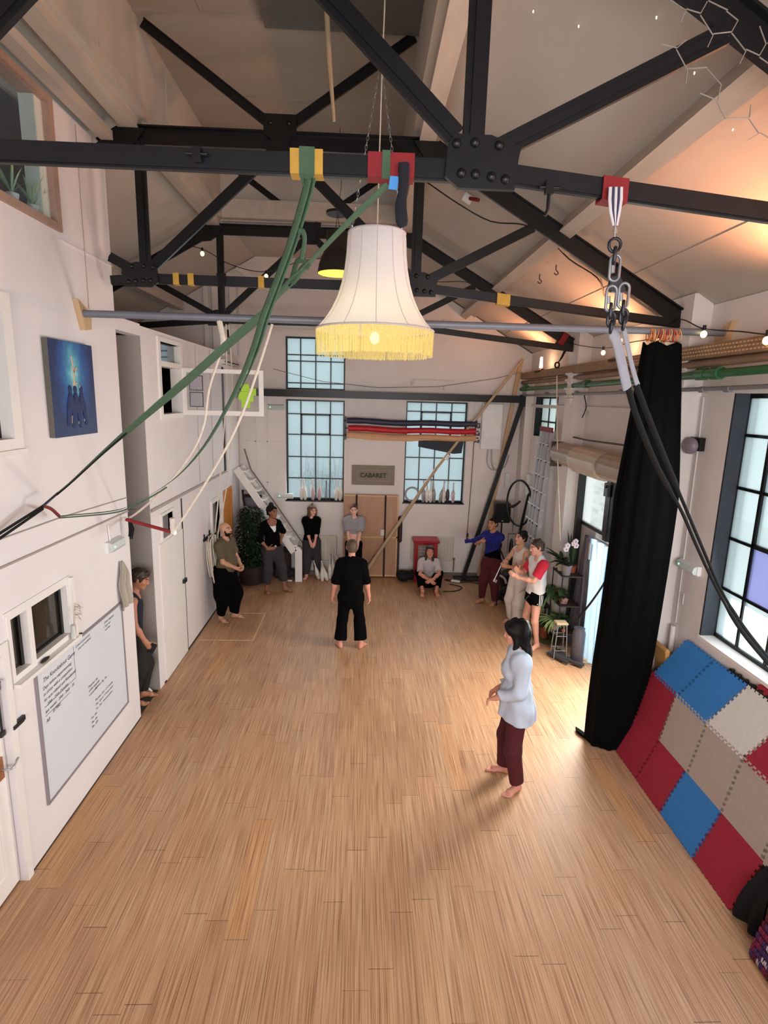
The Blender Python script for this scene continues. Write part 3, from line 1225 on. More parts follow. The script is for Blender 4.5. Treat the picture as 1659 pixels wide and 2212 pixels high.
# --- whiteboard with writing
t = thing('whiteboard', 'large whiteboard covered in black handwriting on the near left wall', 'whiteboard', (XL, 5.26, .40))
WBY0, WBY1, WBZ0, WBZ1 = 4.40, 6.10, .41, 1.665
b = B()
b.box(XL, XL + .012, WBY0 + .01, WBY1 - .01, WBZ0 + .01, WBZ1 - .01)
obj('board', b, mat('whiteboard_surface', (218, 222, 230), .22, .015, 2, spec=.5), t)
b = B()
b.ring(XL, XL + .02, WBY0, WBY1, WBZ0, WBZ1, .022)
obj('board_frame', b, mat('grey_board_frame', (150, 142, 148), .45, .06, 8, metal=.3), t)


def text_mesh(b_, txt, origin, right, up, h, mi=0, depth=.0012, bold=0.0, slant=0.0, align='LEFT'):
    cu = bpy.data.curves.new('t', 'FONT')
    cu.body = txt
    cu.size = h / .7
    cu.extrude = 0
    cu.offset = bold
    cu.resolution_u = 2
    cu.shear = slant
    cu.align_x = align
    o_ = bpy.data.objects.new('t', cu)
    COL.objects.link(o_)
    dg = bpy.context.evaluated_depsgraph_get()
    me = bpy.data.meshes.new_from_object(o_.evaluated_get(dg))
    right, up, origin = Vector(right).normalized(), Vector(up).normalized(), Vector(origin)
    n_ = right.cross(up) * depth
    V = [origin + right * v.co.x + up * v.co.y + n_ for v in me.vertices]
    b_.add(V, [tuple(p.vertices) for p in me.polygons], False, mi)
    bpy.data.objects.remove(o_)
    bpy.data.curves.remove(cu)
    bpy.data.meshes.remove(me)


M_INK = mat('black_marker_ink', (44, 44, 52), .6, .05, 20)
b = B()
R_, U_ = (0, 1, 0), (0, 0, 1)
X_ = XL + .0125


def scrawl(y, z, txt, h, drop=0.0):
    text_mesh(b, txt, (X_, y, z), (0, 1, drop), (0, -drop, 1), h, slant=.25)


scrawl(4.50, 1.525, 'The Knockabout Game', .040, .02)
for i, s_ in enumerate(('Days before experimenting', 'in circus with a competition', 'for acts related and Residential', '-  20th - 25th October', 'last weeks:  20th - 26th - 30')):
    scrawl(4.49, 1.46 - i * .055, s_, .030, .02)
scrawl(4.60, 1.185, '07980...', .034, .02)
scrawl(4.49, 1.15, 'All:', .034)
b.box(X_, X_ + .001, 4.49, 5.02, 1.30, 1.304)
b.box(X_, X_ + .001, 4.49, 4.90, 1.215, 1.219)
b.box(X_, X_ + .001, 5.02, 5.023, 1.30, 1.62)
scrawl(5.06, 1.585, 'Come in post-it and', .024, .02)
scrawl(5.10, 1.545, '(can use residents)', .024, .02)
scrawl(5.66, 1.575, 'Drink requests', .026, .02)
scrawl(5.64, 1.535, '+ Tape team', .022, .02)
scrawl(5.66, 1.495, 'workshop', .022, .02)
for i, s_ in enumerate(('Proposal  the', 'of this beautiful', 'connections')):
    scrawl(5.23, 1.07 - i * .045, s_, .026)
scrawl(5.36, .985, 'Summer  Jog  the', .026)
for i, s_ in enumerate(('Thursday  class  12-2 evening', 'Thur  Sports  7-9 with others', 'Tue  Tues  Wed and others')):
    scrawl(5.34, .86 - i * .05, s_, .024)
for i, s_ in enumerate(('Tue  the', 'Thu  the', 'The  AM')):
    scrawl(5.23, .72 - i * .05, s_, .026)
obj('lettering', b, M_INK, t)

# --- towel on a hook, emergency light
b = B()
pts = []
r_ = random.Random(5)
n_, m_ = 12, 14
for i in range(n_ + 1):
    v_ = i / n_
    wd = .015 + .105 * min(1, v_ * 2.2) + .02 * v_
    for j in range(m_ + 1):
        u_ = j / m_ - .5
        pts.append((XL + .035 + .022 * math.sin(u_ * 14 + v_ * 3) * min(1, v_ * 3) + .012 * math.sin(v_ * 9), 6.14 + u_ * 2 * wd + .06 * v_, 2.13 - .54 * v_ - .05 * abs(u_) * v_))
V2 = [(p[0] - .016, p[1], p[2]) for p in pts]
fs = [(i * (m_ + 1) + j, i * (m_ + 1) + j + 1, (i + 1) * (m_ + 1) + j + 1, (i + 1) * (m_ + 1) + j) for i in range(n_) for j in range(m_)]
o_ = len(pts)
bd = [j for j in range(m_ + 1)] + [i * (m_ + 1) + m_ for i in range(1, n_ + 1)] + [n_ * (m_ + 1) + j for j in range(m_ - 1, -1, -1)] + [i * (m_ + 1) for i in range(n_ - 1, 0, -1)]
fs2 = [tuple(reversed([k + o_ for k in f])) for f in fs]
fs3 = [(bd[k], bd[(k + 1) % len(bd)], bd[(k + 1) % len(bd)] + o_, bd[k] + o_) for k in range(len(bd))]
b.add(pts + V2, fs + fs2 + fs3, True)
tag(obj('towel', b, mat('grey_beige_towel', (168, 158, 146), .95, .08, 25, .2)), 'grey beige towel hung at the corner above the whiteboard', 'towel')


def emergency_light(c, along, out, label, L_=.30, h=.10, dpt=.09):
    """translucent wedge-shaped lamp housing with a green pilot light"""
    c, al, ou = Vector(c), Vector(along), Vector(out)
    t_ = thing('emergency_light', label, 'emergency light', c)
    b_ = B()
    b_.box(0, 0.001, 0, .001, 0, .001) if False else None
    prof = [(0, 0), (dpt * .8, .01), (dpt, h * .35), (dpt * .85, h * .85), (dpt * .5, h), (0, h)]
    b_.prism([c + ou * p[0] + Vector((0, 0, p[1])) - al * L_ / 2 for p in prof], al * L_)
    obj('housing', b_, mat('frosted_grey_housing', (198, 202, 198), .35, .05, 9), t_)
    b_ = B()
    b_.bar(c - al * (L_ / 2 + .012) + Vector((0, 0, h * .5)) + ou * .02, c + al * (L_ / 2 + .012) + Vector((0, 0, h * .5)) + ou * .02, .04, h * 1.02)
    obj('back_plate', b_, M_PVCW, t_)
    b_ = B()
    b_.ball(c - al * L_ * .34 + ou * dpt * .95 + Vector((0, 0, h * .55)), .010, 8, 6)
    obj('pilot_light', b_, MATS.get('green_led') or mat_emit('green_led', (.25, 1, .6), 3.0), t_)
    return t_


emergency_light((XL, 5.99, 2.30), (0, 1, 0), (1, 0, 0), 'grey emergency light with green pilot lamp above the whiteboard', .32, .12)
b = B()
b.tube([(XL + .012, 5.93, 2.42), (XL + .012, 5.91, 2.60)], .009, 6)
tag(obj('cable_duct', b, M_TRIM), 'short white cable duct running up from the left emergency light', 'duct')

# --- blue painting
t = thing('painting', 'blue canvas painting with pale glow and dark standing shapes on the left wall', 'painting', (XL, 5.36, 3.58))
b = B()
b.box(XL, XL + .05, 4.975, 5.745, 3.585, 4.425)
obj('stretched_canvas', b, mat('canvas_side', (96, 92, 84), .8, .08, 8), t)
b = B()
b.box(XL + .05, XL + .056, 4.975, 5.745, 3.585, 4.425)
obj('painted_face', b, mat_painting(), t)
b = B()
fx = XL + .058


def fig(y, z, h, w):
    b.tube([(fx, y - w * .4, z), (fx, y - w * .2, z + h * .45), (fx, y, z + h * .8)], [w * .16, w * .3, w * .2], 6, flat=(.25, 1), up=(1, 0, 0))
    b.tube([(fx, y + w * .4, z), (fx, y + w * .2, z + h * .45), (fx, y, z + h * .8)], [w * .16, w * .3, w * .2], 6, flat=(.25, 1), up=(1, 0, 0))
    b.ball((fx, y, z + h * .9), w * .22, 8, 6, sc=(.2, 1, 1.1))


fig(5.27, 3.68, .36, .16)
fig(5.36, 3.66, .38, .16)
fig(5.47, 3.68, .36, .16)
obj('standing_shapes', b, mat('dark_blue_paint', (32, 46, 92), .6, .2, 12), t)
b = B()
for p0, p1 in (((5.36, 4.02), (5.36, 4.18)), ((5.36, 4.16), (5.335, 4.30)), ((5.36, 4.16), (5.42, 4.20)), ((5.33, 4.05), (5.40, 4.06))):
    b.tube([(fx, p0[0], p0[1]), (fx, p1[0], p1[1])], .014, 6, flat=(.25, 1), up=(1, 0, 0))
for (y, z) in ((5.27, 4.0), (5.46, 4.02), (5.36, 4.06)):
    b.ball((fx, y, z), .022, 8, 6, sc=(.2, 1, 1.1))
for (y, z) in ((5.26, 3.70), (5.49, 3.71), (5.38, 3.69), (5.50, 3.86)):
    b.tube([(fx, y, z), (fx, y + .012, z + .07)], .006, 5, flat=(.3, 1), up=(1, 0, 0))
obj('pale_strokes', b, mat('pale_ochre_paint', (196, 176, 150), .6, .2, 12), t)

# --- white framed window left of the painting
w = bpy.data.objects.new('window_8', None)
COL.objects.link(w)
w.location = (XL, 3.96, 3.58)
w['kind'] = 'structure'
ROOT[w.name] = Vector(w.location)
b = B()
for q in ((4.44, 4.55, 3.52, 4.70), (3.3, 4.44, 3.52, 3.62), (3.3, 4.44, 4.60, 4.70)):
    b.box(-2.82, XL + .03, *q)
b.box(XL, XL + .05, 3.3, 4.56, 3.50, 3.535)
obj('window_frame', b, M_TRIM, w)
b = B()
b.box(-2.80, -2.79, 3.4, 4.44, 3.62, 4.6)
obj('window_pane', b, M_GLASSB, w)

# --- far partition: window with its casement swung open
w = bpy.data.objects.new('window_9', None)
COL.objects.link(w)
w.location = (XL, 8.16, 3.7)
w['kind'] = 'structure'
ROOT[w.name] = Vector(w.location)
b = B()
for q in ((7.66, 7.74, 3.64, 4.72), (8.56, 8.64, 3.64, 4.72), (7.74, 8.56, 3.64, 3.71), (7.74, 8.56, 4.34, 4.41), (7.74, 8.56, 4.66, 4.72)):
    b.box(-2.86, XL + .025, *q)
obj('window_frame', b, M_TRIM, w)
b = B()
b.box(-2.80, -2.79, 7.74, 8.56, 4.41, 4.66)
obj('window_pane', b, mat('sky_reflecting_glass', (120, 134, 138), .04, .2, 3, spec=1.0, metal=.5), w)
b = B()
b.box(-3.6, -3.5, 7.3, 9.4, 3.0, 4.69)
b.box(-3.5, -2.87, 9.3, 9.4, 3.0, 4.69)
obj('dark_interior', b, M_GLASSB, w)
t = thing('window_sash', 'white glazed casement swung open over the hall with papers and green notes stuck on', 'window sash', (XL, 8.62, 3.64))
hx, hy = XL + .02, 8.60


def sp(u_, z):        # point on the open sash, u from the hinge
    return Vector((hx + u_ * .985, hy + u_ * .10, z))


b = B()
for (u0, u1, z0, z1) in ((0, .06, 3.68, 4.36), (1.12, 1.19, 3.68, 4.36), (.06, 1.12, 3.68, 3.75), (.06, 1.12, 4.30, 4.36)):
    b.bar(sp(u0, (z0 + z1) / 2), sp(u1, (z0 + z1) / 2), .04, z1 - z0)
obj('sash_frame', b, M_TRIM, t)
b = B()
b.add([sp(.06, 3.75), sp(1.12, 3.75), sp(1.12, 4.30), sp(.06, 4.30)], [(0, 1, 2, 3)])
obj('pane', b, mat_translucent('clear_sash_glass', (240, 240, 240), .4, .90, .01, 2, .6), t)
for (u0, z0, z1) in ((.10, 4.04, 4.26), (.10, 3.80, 4.02)):
    b = B()
    b.bar(sp(u0, (z0 + z1) / 2) + Vector((0, -.012, 0)), sp(u0 + .20, (z0 + z1) / 2) + Vector((0, -.012, 0)), .004, z1 - z0)
    f_ = obj('notice_border', b, M_BLACKP, t)
    b = B()
    b.bar(sp(u0 + .012, (z0 + z1) / 2) + Vector((0, -.016, 0)), sp(u0 + .188, (z0 + z1) / 2) + Vector((0, -.016, 0)), .004, z1 - z0 - .024)
    for k in range(6):
        pass
    obj('notice_paper', b, mat('grey_printed_paper', (168, 162, 168), .8, .15, 60), f_)
M_LIME = mat('lime_sticky_note', (168, 214, 62), .7, .06, 10)
for (u0, z0, s_) in ((.86, 4.10, .12), (.96, 4.04, .12), (.82, 3.98, .14), (.94, 3.94, .10), (.86, 3.86, .13)):
    b = B()
    b.bar(sp(u0, z0) + Vector((0, -.014 - u0 * .004, 0)), sp(u0 + s_, z0) + Vector((0, -.014 - u0 * .004, 0)), .003, s_ * .9)
    obj('sticky_note', b, M_LIME, t)

# --- lower fittings of the far partition
d = bpy.data.objects.new('door_2', None)
COL.objects.link(d)
d.location = (XL, 7.9, 0)
d['kind'] = 'structure'
ROOT[d.name] = Vector(d.location)
b = B()
b.box(XL, XL + .015, 7.36, 8.32, .01, 1.99)
obj('door_leaf', b, M_TRIM, d)
b = B()
b.box(XL, XL + .006, 8.33, 8.375, .02, 2.45)
obj('door_gap', b, mat('dark_floor_gap', (52, 40, 34)), d)
b = B()
b.box(XL + .015, XL + .05, 8.20, 8.32, 1.16, 1.22)
obj('latch', b, M_DARKM, d)
b = B()
b.ring(-2.80, XL + .02, 7.46, 7.99, 2.0, 2.39, .04)
obj('transom_frame', b, M_TRIM, d)
b = B()
b.box(-2.80, -2.785, 7.5, 7.95, 2.03, 2.35)
obj('transom_pane', b, mat('grey_glass', (134, 128, 130), .25, .08, 3), d)
w = bpy.data.objects.new('window_10', None)
COL.objects.link(w)
w.location = (XL, 10.27, 1.1)
w['kind'] = 'structure'
ROOT[w.name] = Vector(w.location)
b = B()
for q in ((9.92, 10.0, 1.02, 2.13), (10.55, 10.63, 1.02, 2.13), (10.0, 10.55, 1.02, 1.1), (10.0, 10.55, 2.05, 2.13)):
    b.box(-2.80, XL + .025, *q)
obj('window_frame', b, M_TRIM, w)
b = B()
b.box(-2.80, -2.785, 10.0, 10.55, 1.1, 2.05)
obj('window_pane', b, mat('grey_glass', (134, 128, 130)), w)
d = bpy.data.objects.new('door_3', None)
COL.objects.link(d)
d.location = (XL, 11.2, 0)
d['kind'] = 'structure'
ROOT[d.name] = Vector(d.location)
b = B()
b.box(-2.80, -2.74, 10.93, 11.47, .01, 2.08)
b.box(-2.74, -2.725, 11.02, 11.38, .3, 1.0)
b.box(-2.74, -2.725, 11.02, 11.38, 1.15, 1.95)
obj('door_leaf', b, M_ORANGE, d)
b = B()
b.box(-2.86, XL + .015, 10.85, 10.92, 0, 2.15)
b.box(-2.86, XL + .015, 11.48, 11.55, 0, 2.15)
b.box(-2.86, XL + .015, 10.92, 11.48, 2.1, 2.15)
obj('door_frame', b, M_ORANGE, d)
b = B()
b.ball((-2.70, 11.42, 1.05), .028, 10, 8)
obj('door_knob', b, M_DARKM, d)
# upstairs door by the head of the stair
d = bpy.data.objects.new('door_4', None)
COL.objects.link(d)
d.location = (XL, 11.5, 2.5)
d['kind'] = 'structure'
ROOT[d.name] = Vector(d.location)
b = B()
b.box(XL, XL + .02, 11.02, 11.1, 2.52, 4.5)
obj('door_gap', b, M_BLACKP, d)
b = B()
b.box(XL, XL + .05, 11.1, 12.1, 2.5, 4.55)
b.box(XL, XL + .10, 10.9, 12.2, 4.56, 4.64)
obj('door_leaf', b, M_TRIM, d)
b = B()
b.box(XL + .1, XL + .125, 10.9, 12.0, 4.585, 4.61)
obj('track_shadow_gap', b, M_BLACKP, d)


# --- white ropes coiled on a double hook
def rope(name, pts, r, label, cat='rope', m_=None, group=None):
    b_ = B()
    b_.tube(pts, r, 7)
    return tag(obj(name, b_, m_ or M_ROPE), label, cat, group)


t = thing('rope_hook', 'black double hook on the far left wall holding white rope coils', 'hook', (XL, 9.62, 1.55))
for y in (9.45, 9.78):
    b = B()
    b.tube([(XL + .01, y, 1.62), (XL + .01, y, 1.50), (XL + .09, y, 1.50), (XL + .12, y, 1.58)], .012, 6)
    obj('hook_arm', b, M_BLACKP, t)
b = B()
b.box(XL, XL + .018, 9.40, 9.84, 1.50, 1.55)
obj('back_bar', b, M_BLACKP, t)
r_ = random.Random(11)
ctrl = []
for k in range(9):
    y0 = 9.50 + .20 * (k % 3) / 2 + r_.uniform(-.02, .02)
    low = 1.50 - r_.uniform(.45, .85)
    x0 = XL + .05 + .012 * k
    ctrl += [(x0, y0 - .09, 1.51), (x0 + .02, y0 - .13, (1.5 + low) / 2), (x0 + .03, y0, low), (x0 + .02, y0 + .15, (1.5 + low) / 2), (x0, y0 + .10, 1.52)]
rope('rope_coil', curve_pts(ctrl, 260), .012, 'tangled white rope coil hanging from the double hook on the left wall')
topk = Vector((-2.13, 9.25, 5.05))
rope('rope', curve_pts([(-2.20, 9.30, 5.08), (-2.26, 9.42, 4.0), (-2.45, 9.62, 2.6), (XL + .10, 9.80, 1.56)], 30), .012, 'white rope running from the far truss down to the wall hook, front strand', group=None)
rope('rope', curve_pts([(-2.16, 9.32, 5.08), (-2.20, 9.6, 4.0), (-2.4, 10.0, 2.6), (XL + .12, 9.86, 1.45), (XL + .1, 10.3, 1.9)], 30), .010, 'white rope running from the far truss down past the small grey window, rear strand')

# --- corridor: white folding stand, doormat
t = thing('folding_stand', 'white crossed-leg stand in the corridor opening behind the man', 'stand', (-3.05, 7.08, 0))
b = B()
b.bar((-3.25, 7.08, .42), (-2.80, 7.02, .02), .035, .035)
obj('leg', b, M_TRIM, t)
b = B()
b.bar((-3.02, 7.06, .26), (-3.26, 6.98, .02), .03, .03)
obj('leg', b, M_TRIM, t)
b = B()
b.box(-3.6, -2.74, 6.5, 7.1, 0, .012)
tag(obj('doormat', b, mat('dark_doormat', (58, 52, 44), .95, .15, 30)), 'dark flat doormat in the corridor opening', 'doormat')

# --- plants on the sill of the upper left window
r_ = random.Random(2)
for i, (y, hh) in enumerate(((4.62, .22), (4.92, .34), (5.2, .30))):
    t = thing('potted_plant', ('wispy plant nearest the left picture edge on the upper window ledge', 'tall wispy plant in the middle of the upper left window ledge', 'wispy plant beside the pale jamb of the upper left window')[i], 'plant', (-2.82, y, 5.42), 'plants in the upper left window')
    b = B()
    b.lathe([(.035, 0), (.05, .08), (.052, .085)], (-2.81, y, 5.42), 12)
    obj('pot', b, M_PVCW, t)
    b = B()
    for k in range(16):
        a = r_.uniform(0, 2 * PI)
        b.leaf((-2.81, y, 5.50), (math.cos(a) * .35, math.sin(a) * .6, 1), (math.cos(a), math.sin(a), 0), hh * r_.uniform(.6, 1.1), .018, .9)
    obj('foliage', b, mat('pale_window_leaf', (150, 176, 140), .5, .2, 12), t)

# ================================================================== THINGS UNDER THE ROOF
def on_v(px, py, p0, p1):
    """point shown at (px, py) on the upright plane through the plan points p0 and p1"""
    d = _ray(px, py)
    n = Vector((p1[1] - p0[1], -(p1[0] - p0[0]), 0))
    k = n.dot(Vector((p0[0], p0[1], 0)) - CAM) / n.dot(d)
    return CAM + d * k


# --- scaffold tube across the hall on two wooden wall blocks
b = B()
b.tube([(-2.70, 5.65, 4.71), (-.9, 5.65, 4.715), (.6, 5.65, 4.715), (3.58, 5.65, 4.725)], .034, 12)
tag(obj('horizontal_bar', b, M_GALV), 'long grey tube spanning the hall between two wooden wall blocks', 'bar')
for x, s_, lab in ((XL, 1, 'pine block holding the grey tube on the left wall'), (XR, -1, 'pine block holding the grey tube on the right wall')):
    b = B()
    z = 4.71
    b.prism([(x, 5.55, z + .12), (x, 5.80, z + .02), (x, 5.78, z - .13), (x, 5.66, z - .15)], (s_ * .055, 0, 0))
    tag(obj('mounting_block', b, M_WOOD), lab, 'block')

# --- padding and tape round the near truss beam
def wrap(name, x0, x1, z, m_, label, cat, dz=.0, y=3.07):
    b_ = B()
    s = dz / (x1 - x0)
    for (y0, y1, z0, z1) in ((y - .044, y - .036, -.056, .056), (y + .036, y + .044, -.056, .056), (y - .036, y + .036, .048, .056), (y - .036, y + .036, -.056, -.048)):
        v = [(x0, y0, z + z0), (x1, y0, z + z0 + dz), (x1, y1, z + z0 + dz), (x0, y1, z + z0), (x0, y0, z + z1), (x1, y0, z + z1 + dz), (x1, y1, z + z1 + dz), (x0, y1, z + z1)]
        b_.add(v, [(3, 2, 1, 0), (4, 5, 6, 7), (0, 1, 5, 4), (1, 2, 6, 5), (2, 3, 7, 6), (3, 0, 4, 7)])
    return tag(obj(name, b_, m_), label, cat)


wrap('beam_padding', -.385, -.225, 5.125, M_YELTAPE, 'yellow padding wrapped round the near roof beam under green webbing', 'padding')
wrap('beam_padding', -.005, .225, 5.125, M_REDTAPE, 'red padding wrapped round the near roof beam beside the lamp chain', 'padding')
wrap('beam_padding', 1.175, 1.305, 5.066, M_REDTAPE, 'red tape wrap on the sloping beam above the hanging chain', 'padding', -.012)
wrap('beam_padding', -1.99, -1.93, 5.15, M_YELTAPE, 'left yellow tape band on the second truss beam', 'padding', y=6.22)
wrap('beam_padding', -1.84, -1.78, 5.15, M_YELTAPE, 'yellow tape band right of the black strap on the second truss beam', 'padding', y=6.22)
wrap('beam_padding', -1.12, -1.06, 5.15, M_YELTAPE, 'small yellow tape band behind the crossing green straps', 'padding', y=6.22)
wrap('beam_padding', 1.38, 1.52, 5.065, M_YELTAPE, 'pale yellow tape wrap on the right end of the second truss beam', 'padding', -.014, y=6.22)
b = B()
p_ = on_y(1218, 735, 9.32)
b.bbox((3.2, 9.37, 5.02), (.10, .16, .20), .01, rot=Matrix.Rotation(.52, 3, 'Y'))
tag(obj('beam_padding', b, M_REDTAPE), 'red tape wrap at the foot of the farthest truss by the wall light', 'padding')


# --- green aerial straps
def strap(b_, pts, r, flat=(1, .16), mi=0, up=None):
    b_.tube(pts, r, 8, flat=flat, mi=mi, up=up)


def px_path(pts, p0, p1, n=60):
    return curve_pts([on_v(x, y, p0, p1) for x, y in pts], n)


PA0, PA1 = (-.305, 2.99), (-2.55, 4.78)
t = thing('aerial_strap', 'green aerial webbing hung from the yellow padding, sagging away to the left wall', 'aerial strap', on_v(665, 390, PA0, PA1))
pA = px_path([(665, 388), (655, 430), (625, 530), (590, 625), (568, 685), (543, 765), (500, 862), (440, 965), (372, 1038), (292, 1086), (240, 1104), (128, 1115)], PA0, PA1, 66)
b = B()
m_ = len(pA)
strap(b, pA, [.034 if i < m_ * .45 else max(.008, .034 - .03 * (i / m_ - .45) / .3) for i in range(m_)], (1, .14), up=(.6, -.7, .3))
obj('webbing', b, M_GREENW, t)
b = B()
strap(b, [p + Vector((.03, -.01, .005)) for p in pA[:int(m_ * .56)]], [.020 if i < m_ * .4 else max(.003, .020 - .018 * (i - m_ * .4) / (m_ * .16)) for i in range(int(m_ * .56))], (1, .2), up=(.6, -.7, .3))
obj('second_strand', b, M_GREENW, t)
b = B()
strap(b, [p + Vector((.01, -.02, -.012)) for p in pA[int(m_ * .74):]], .006, (1, .6))
obj('second_strand', b, M_GREENW, t)
b = B()
for x0 in (-.34,):
    b.box(x0, x0 + .075, 3.021, 3.025, 5.065, 5.183)
    b.box(x0, x0 + .075, 3.115, 3.119, 5.065, 5.183)
    b.box(x0, x0 + .075, 3.021, 3.119, 5.1835, 5.188)
    b.prism([(x0, 3.017, 5.065), (x0 + .075, 3.017, 5.065), (x0 + .055, 2.995, 5.0), (x0 + .02, 2.995, 5.0)], (0, .004, 0))
obj('sling_loop', b, M_GREENW, t)
b = B()
q = [on_v(x, y, PA0, PA1) for x, y in ((645, 498), (655, 502), (658, 520), (654, 545), (652, 560))]
strap(b, curve_pts(q, 16), .016, (1, .2))
obj('loose_loop', b, M_GREENW, t)
e_ = pA[-1]
ring_pt = on_x(93, 1093, -2.60)
b = B()
b.tube(curve_pts([e_, e_.lerp(ring_pt, .5) + Vector((0, 0, .02)), ring_pt], 8), [.014] * 9, 6)
obj('red_connector', b, mat('dark_red_cord', (120, 36, 40), .7, .1, 12), t)

PB0, PB1 = (.11, 2.98), (-2.5, 4.72)
t = thing('aerial_strap', 'green aerial webbing hung from the red padding, ending in a black tail', 'aerial strap', on_v(835, 400, PB0, PB1))
pB = px_path([(838, 398), (790, 444), (745, 488), (690, 545), (655, 582), (610, 628), (565, 680), (500, 737), (420, 808), (330, 885), (240, 962), (160, 1035), (125, 1065)], PB0, PB1, 66)
m_ = len(pB)
b = B()
strap(b, pB, [.026 if i < m_ * .35 else (.040 if i < m_ * .7 else max(.010, .040 - .035 * (i / m_ - .7) / .25)) for i in range(m_)], (1, .14), up=(.5, -.7, .5))
obj('webbing', b, M_GREENW, t)
b = B()
strap(b, [p + Vector((.0, -.02, -.014)) for p in pB[int(m_ * .80):]], .007, (1, .6))
obj('second_strand', b, M_BLACKW, t)
b = B()
x0 = .065
b.box(x0, x0 + .04, 3.021, 3.025, 5.06, 5.183)
b.box(x0, x0 + .04, 3.021, 3.119, 5.1835, 5.188)
b.box(x0, x0 + .04, 3.115, 3.119, 5.06, 5.183)
obj('sling_loop', b, M_GREENW, t)
b = B()
q = [on_v(x, y, PB0, PB1) for x, y in ((668, 578), (655, 562), (642, 565), (634, 590), (628, 615), (640, 600), (652, 580), (664, 572))]
strap(b, curve_pts(q, 20), .018, (1, .2))
obj('loose_loop', b, M_GREENW, t)
b = B()
e2 = pB[-1]
b.tube([e2, on_x(108, 1080, -2.56), ring_pt], .010, 6)
obj('carabiner', b, M_DARKM, t)
b = B()
for dz in (0, .035):
    p1 = on_x(0, 1152, -2.66) - Vector((0, 0, dz))
    strap(b, [ring_pt - Vector((0, 0, dz * .6)), p1, p1 + (p1 - ring_pt) * .6], .012, (1, .45))
obj('black_tail', b, M_BLACKW, t)

# --- black cloth strap and blue tag over the red padding
b = B()
q = [on_y(x, y, 2.97) for x, y in ((872, 352), (872, 400), (866, 440), (868, 475), (872, 490))]
b.tube(curve_pts(q, 14), [.028, .030, .028, .026, .024, .026, .030, .031, .032, .032, .030, .026, .018, .016, .012][:len(curve_pts(q, 14))], 8, flat=(1, .5), up=(1, 0, 0))
tag(obj('hanging_strap', b, mat('charcoal_cloth', (24, 26, 34), .9, .12, 18)), 'charcoal cloth strap hanging off the near beam just above the lampshade', 'strap')
b = B()
b.prism([tuple(on_y(x, y, 2.975)) for x, y in ((843, 380), (862, 381), (858, 410), (839, 408))], (0, .006, 0))
tag(obj('tag_label', b, mat('bright_blue_tag', (66, 140, 206), .6, .08, 14)), 'bright blue fabric tag dangling from the red beam padding', 'tag')

# --- trapeze tied back to the left wall
RP0, RP1 = tuple(on_y(476, 690, 5.65))[:2], tuple(on_x(275, 1118, -2.66))[:2]
tb0, tb1 = on_x(272, 1122, -2.66), on_y(374, 1150, 5.92)
t = thing('trapeze', 'trapeze with a red taped bar pulled aside to the left wall', 'trapeze', tb0)
b = B()
b.tube([tb0, tb1], .019, 8)
obj('trapeze_bar', b, mat('red_bar_tape', (142, 34, 38), .7, .1, 14), t)
b = B()
dirt = (tb1 - tb0).normalized()
b.tube([tb1 - dirt * .01, tb1 + dirt * .03], .026, 8)
b.tube([tb0 + dirt * .01, tb0 - dirt * .03], .026, 8, mi=0)
obj('end_cap', b, M_PVCW, t)
b = B()
b.tube(px_path([(478, 760), (452, 840), (440, 920), (410, 985), (350, 1060), (300, 1105), (274, 1122)], RP0, RP1, 30), .012, 7)
b.tube(px_path([(474, 694), (482, 735), (478, 765)], RP0, RP1, 8), .028, 7)
obj('rope', b, M_ROPE, t)
SP0, SP1 = tuple(on_y(585, 700, 5.65))[:2], (tb1.x, tb1.y)
b = B()
b.tube(px_path([(588, 700), (560, 790), (525, 890), (490, 965), (440, 1050), (395, 1120), (374, 1150)], SP0, SP1, 30), .013, 7)
obj('rope', b, M_ROPE, t)
b = B()
b.ball(tb1 + Vector((0, 0, .06)), .035, 8, 6, sc=(1, 1, 1.5))
b.tube([tb1 + Vector((0, 0, .02)), tb1 + Vector((.0, -.01, .16))], .03, 7)
obj('rope_splice', b, M_ROPE, t)
b = B()
q = tb0 + Vector((.03, 0, 0))
for k in range(4):
    b.tube([q + Vector((0, .01 * k, .01)), q + Vector((.012 * k, .012 * k, -.12)), q + Vector((.01 * k - .012, .01, -.20 - .03 * (k % 2)))], .008, 5)
tag(obj('tie_strap', b, M_BLACKW), 'short black tie hanging beside the left end of the trapeze bar', 'tie')
# straps and a ring hanging from the second truss
b = B()
q = on_y(478, 610, 6.14)
b.prism([(q.x - .05, 6.14, 5.21), (q.x + .05, 6.14, 5.21), (q.x + .018, 6.14, 5.05), (q.x - .018, 6.14, 5.05)], (0, .012, 0))
b.tube([(q.x, 6.146, 5.06), (q.x + .012, 6.15, 4.86), (q.x - .006, 6.15, 4.66)], .016, 6)
b.tube([(q.x + .05, 6.148, 4.66), (q.x + .055, 6.15, 4.58)], .012, 6)
b.lathe([(.02, -.006), (.034, -.006), (.034, .006), (.02, .006)], (q.x + .06, 6.15, 4.53), 12, (0, 1, 0))
tag(obj('hanging_strap', b, M_BLACKW), 'black sling with a small ring hanging from the second truss near the left posts', 'strap')

# --- chain rig with padded loops and black straps on the right
G0, G1 = (1.255, 2.99), (3.5, 4.35)
t = thing('strap_rig', 'striped sling, chain links and padded loops hanging from the red tape on the near beam', 'aerial rig', on_v(1330, 440, G0, G1))


def gp(x, y):
    return on_y(x, y, 2.99)


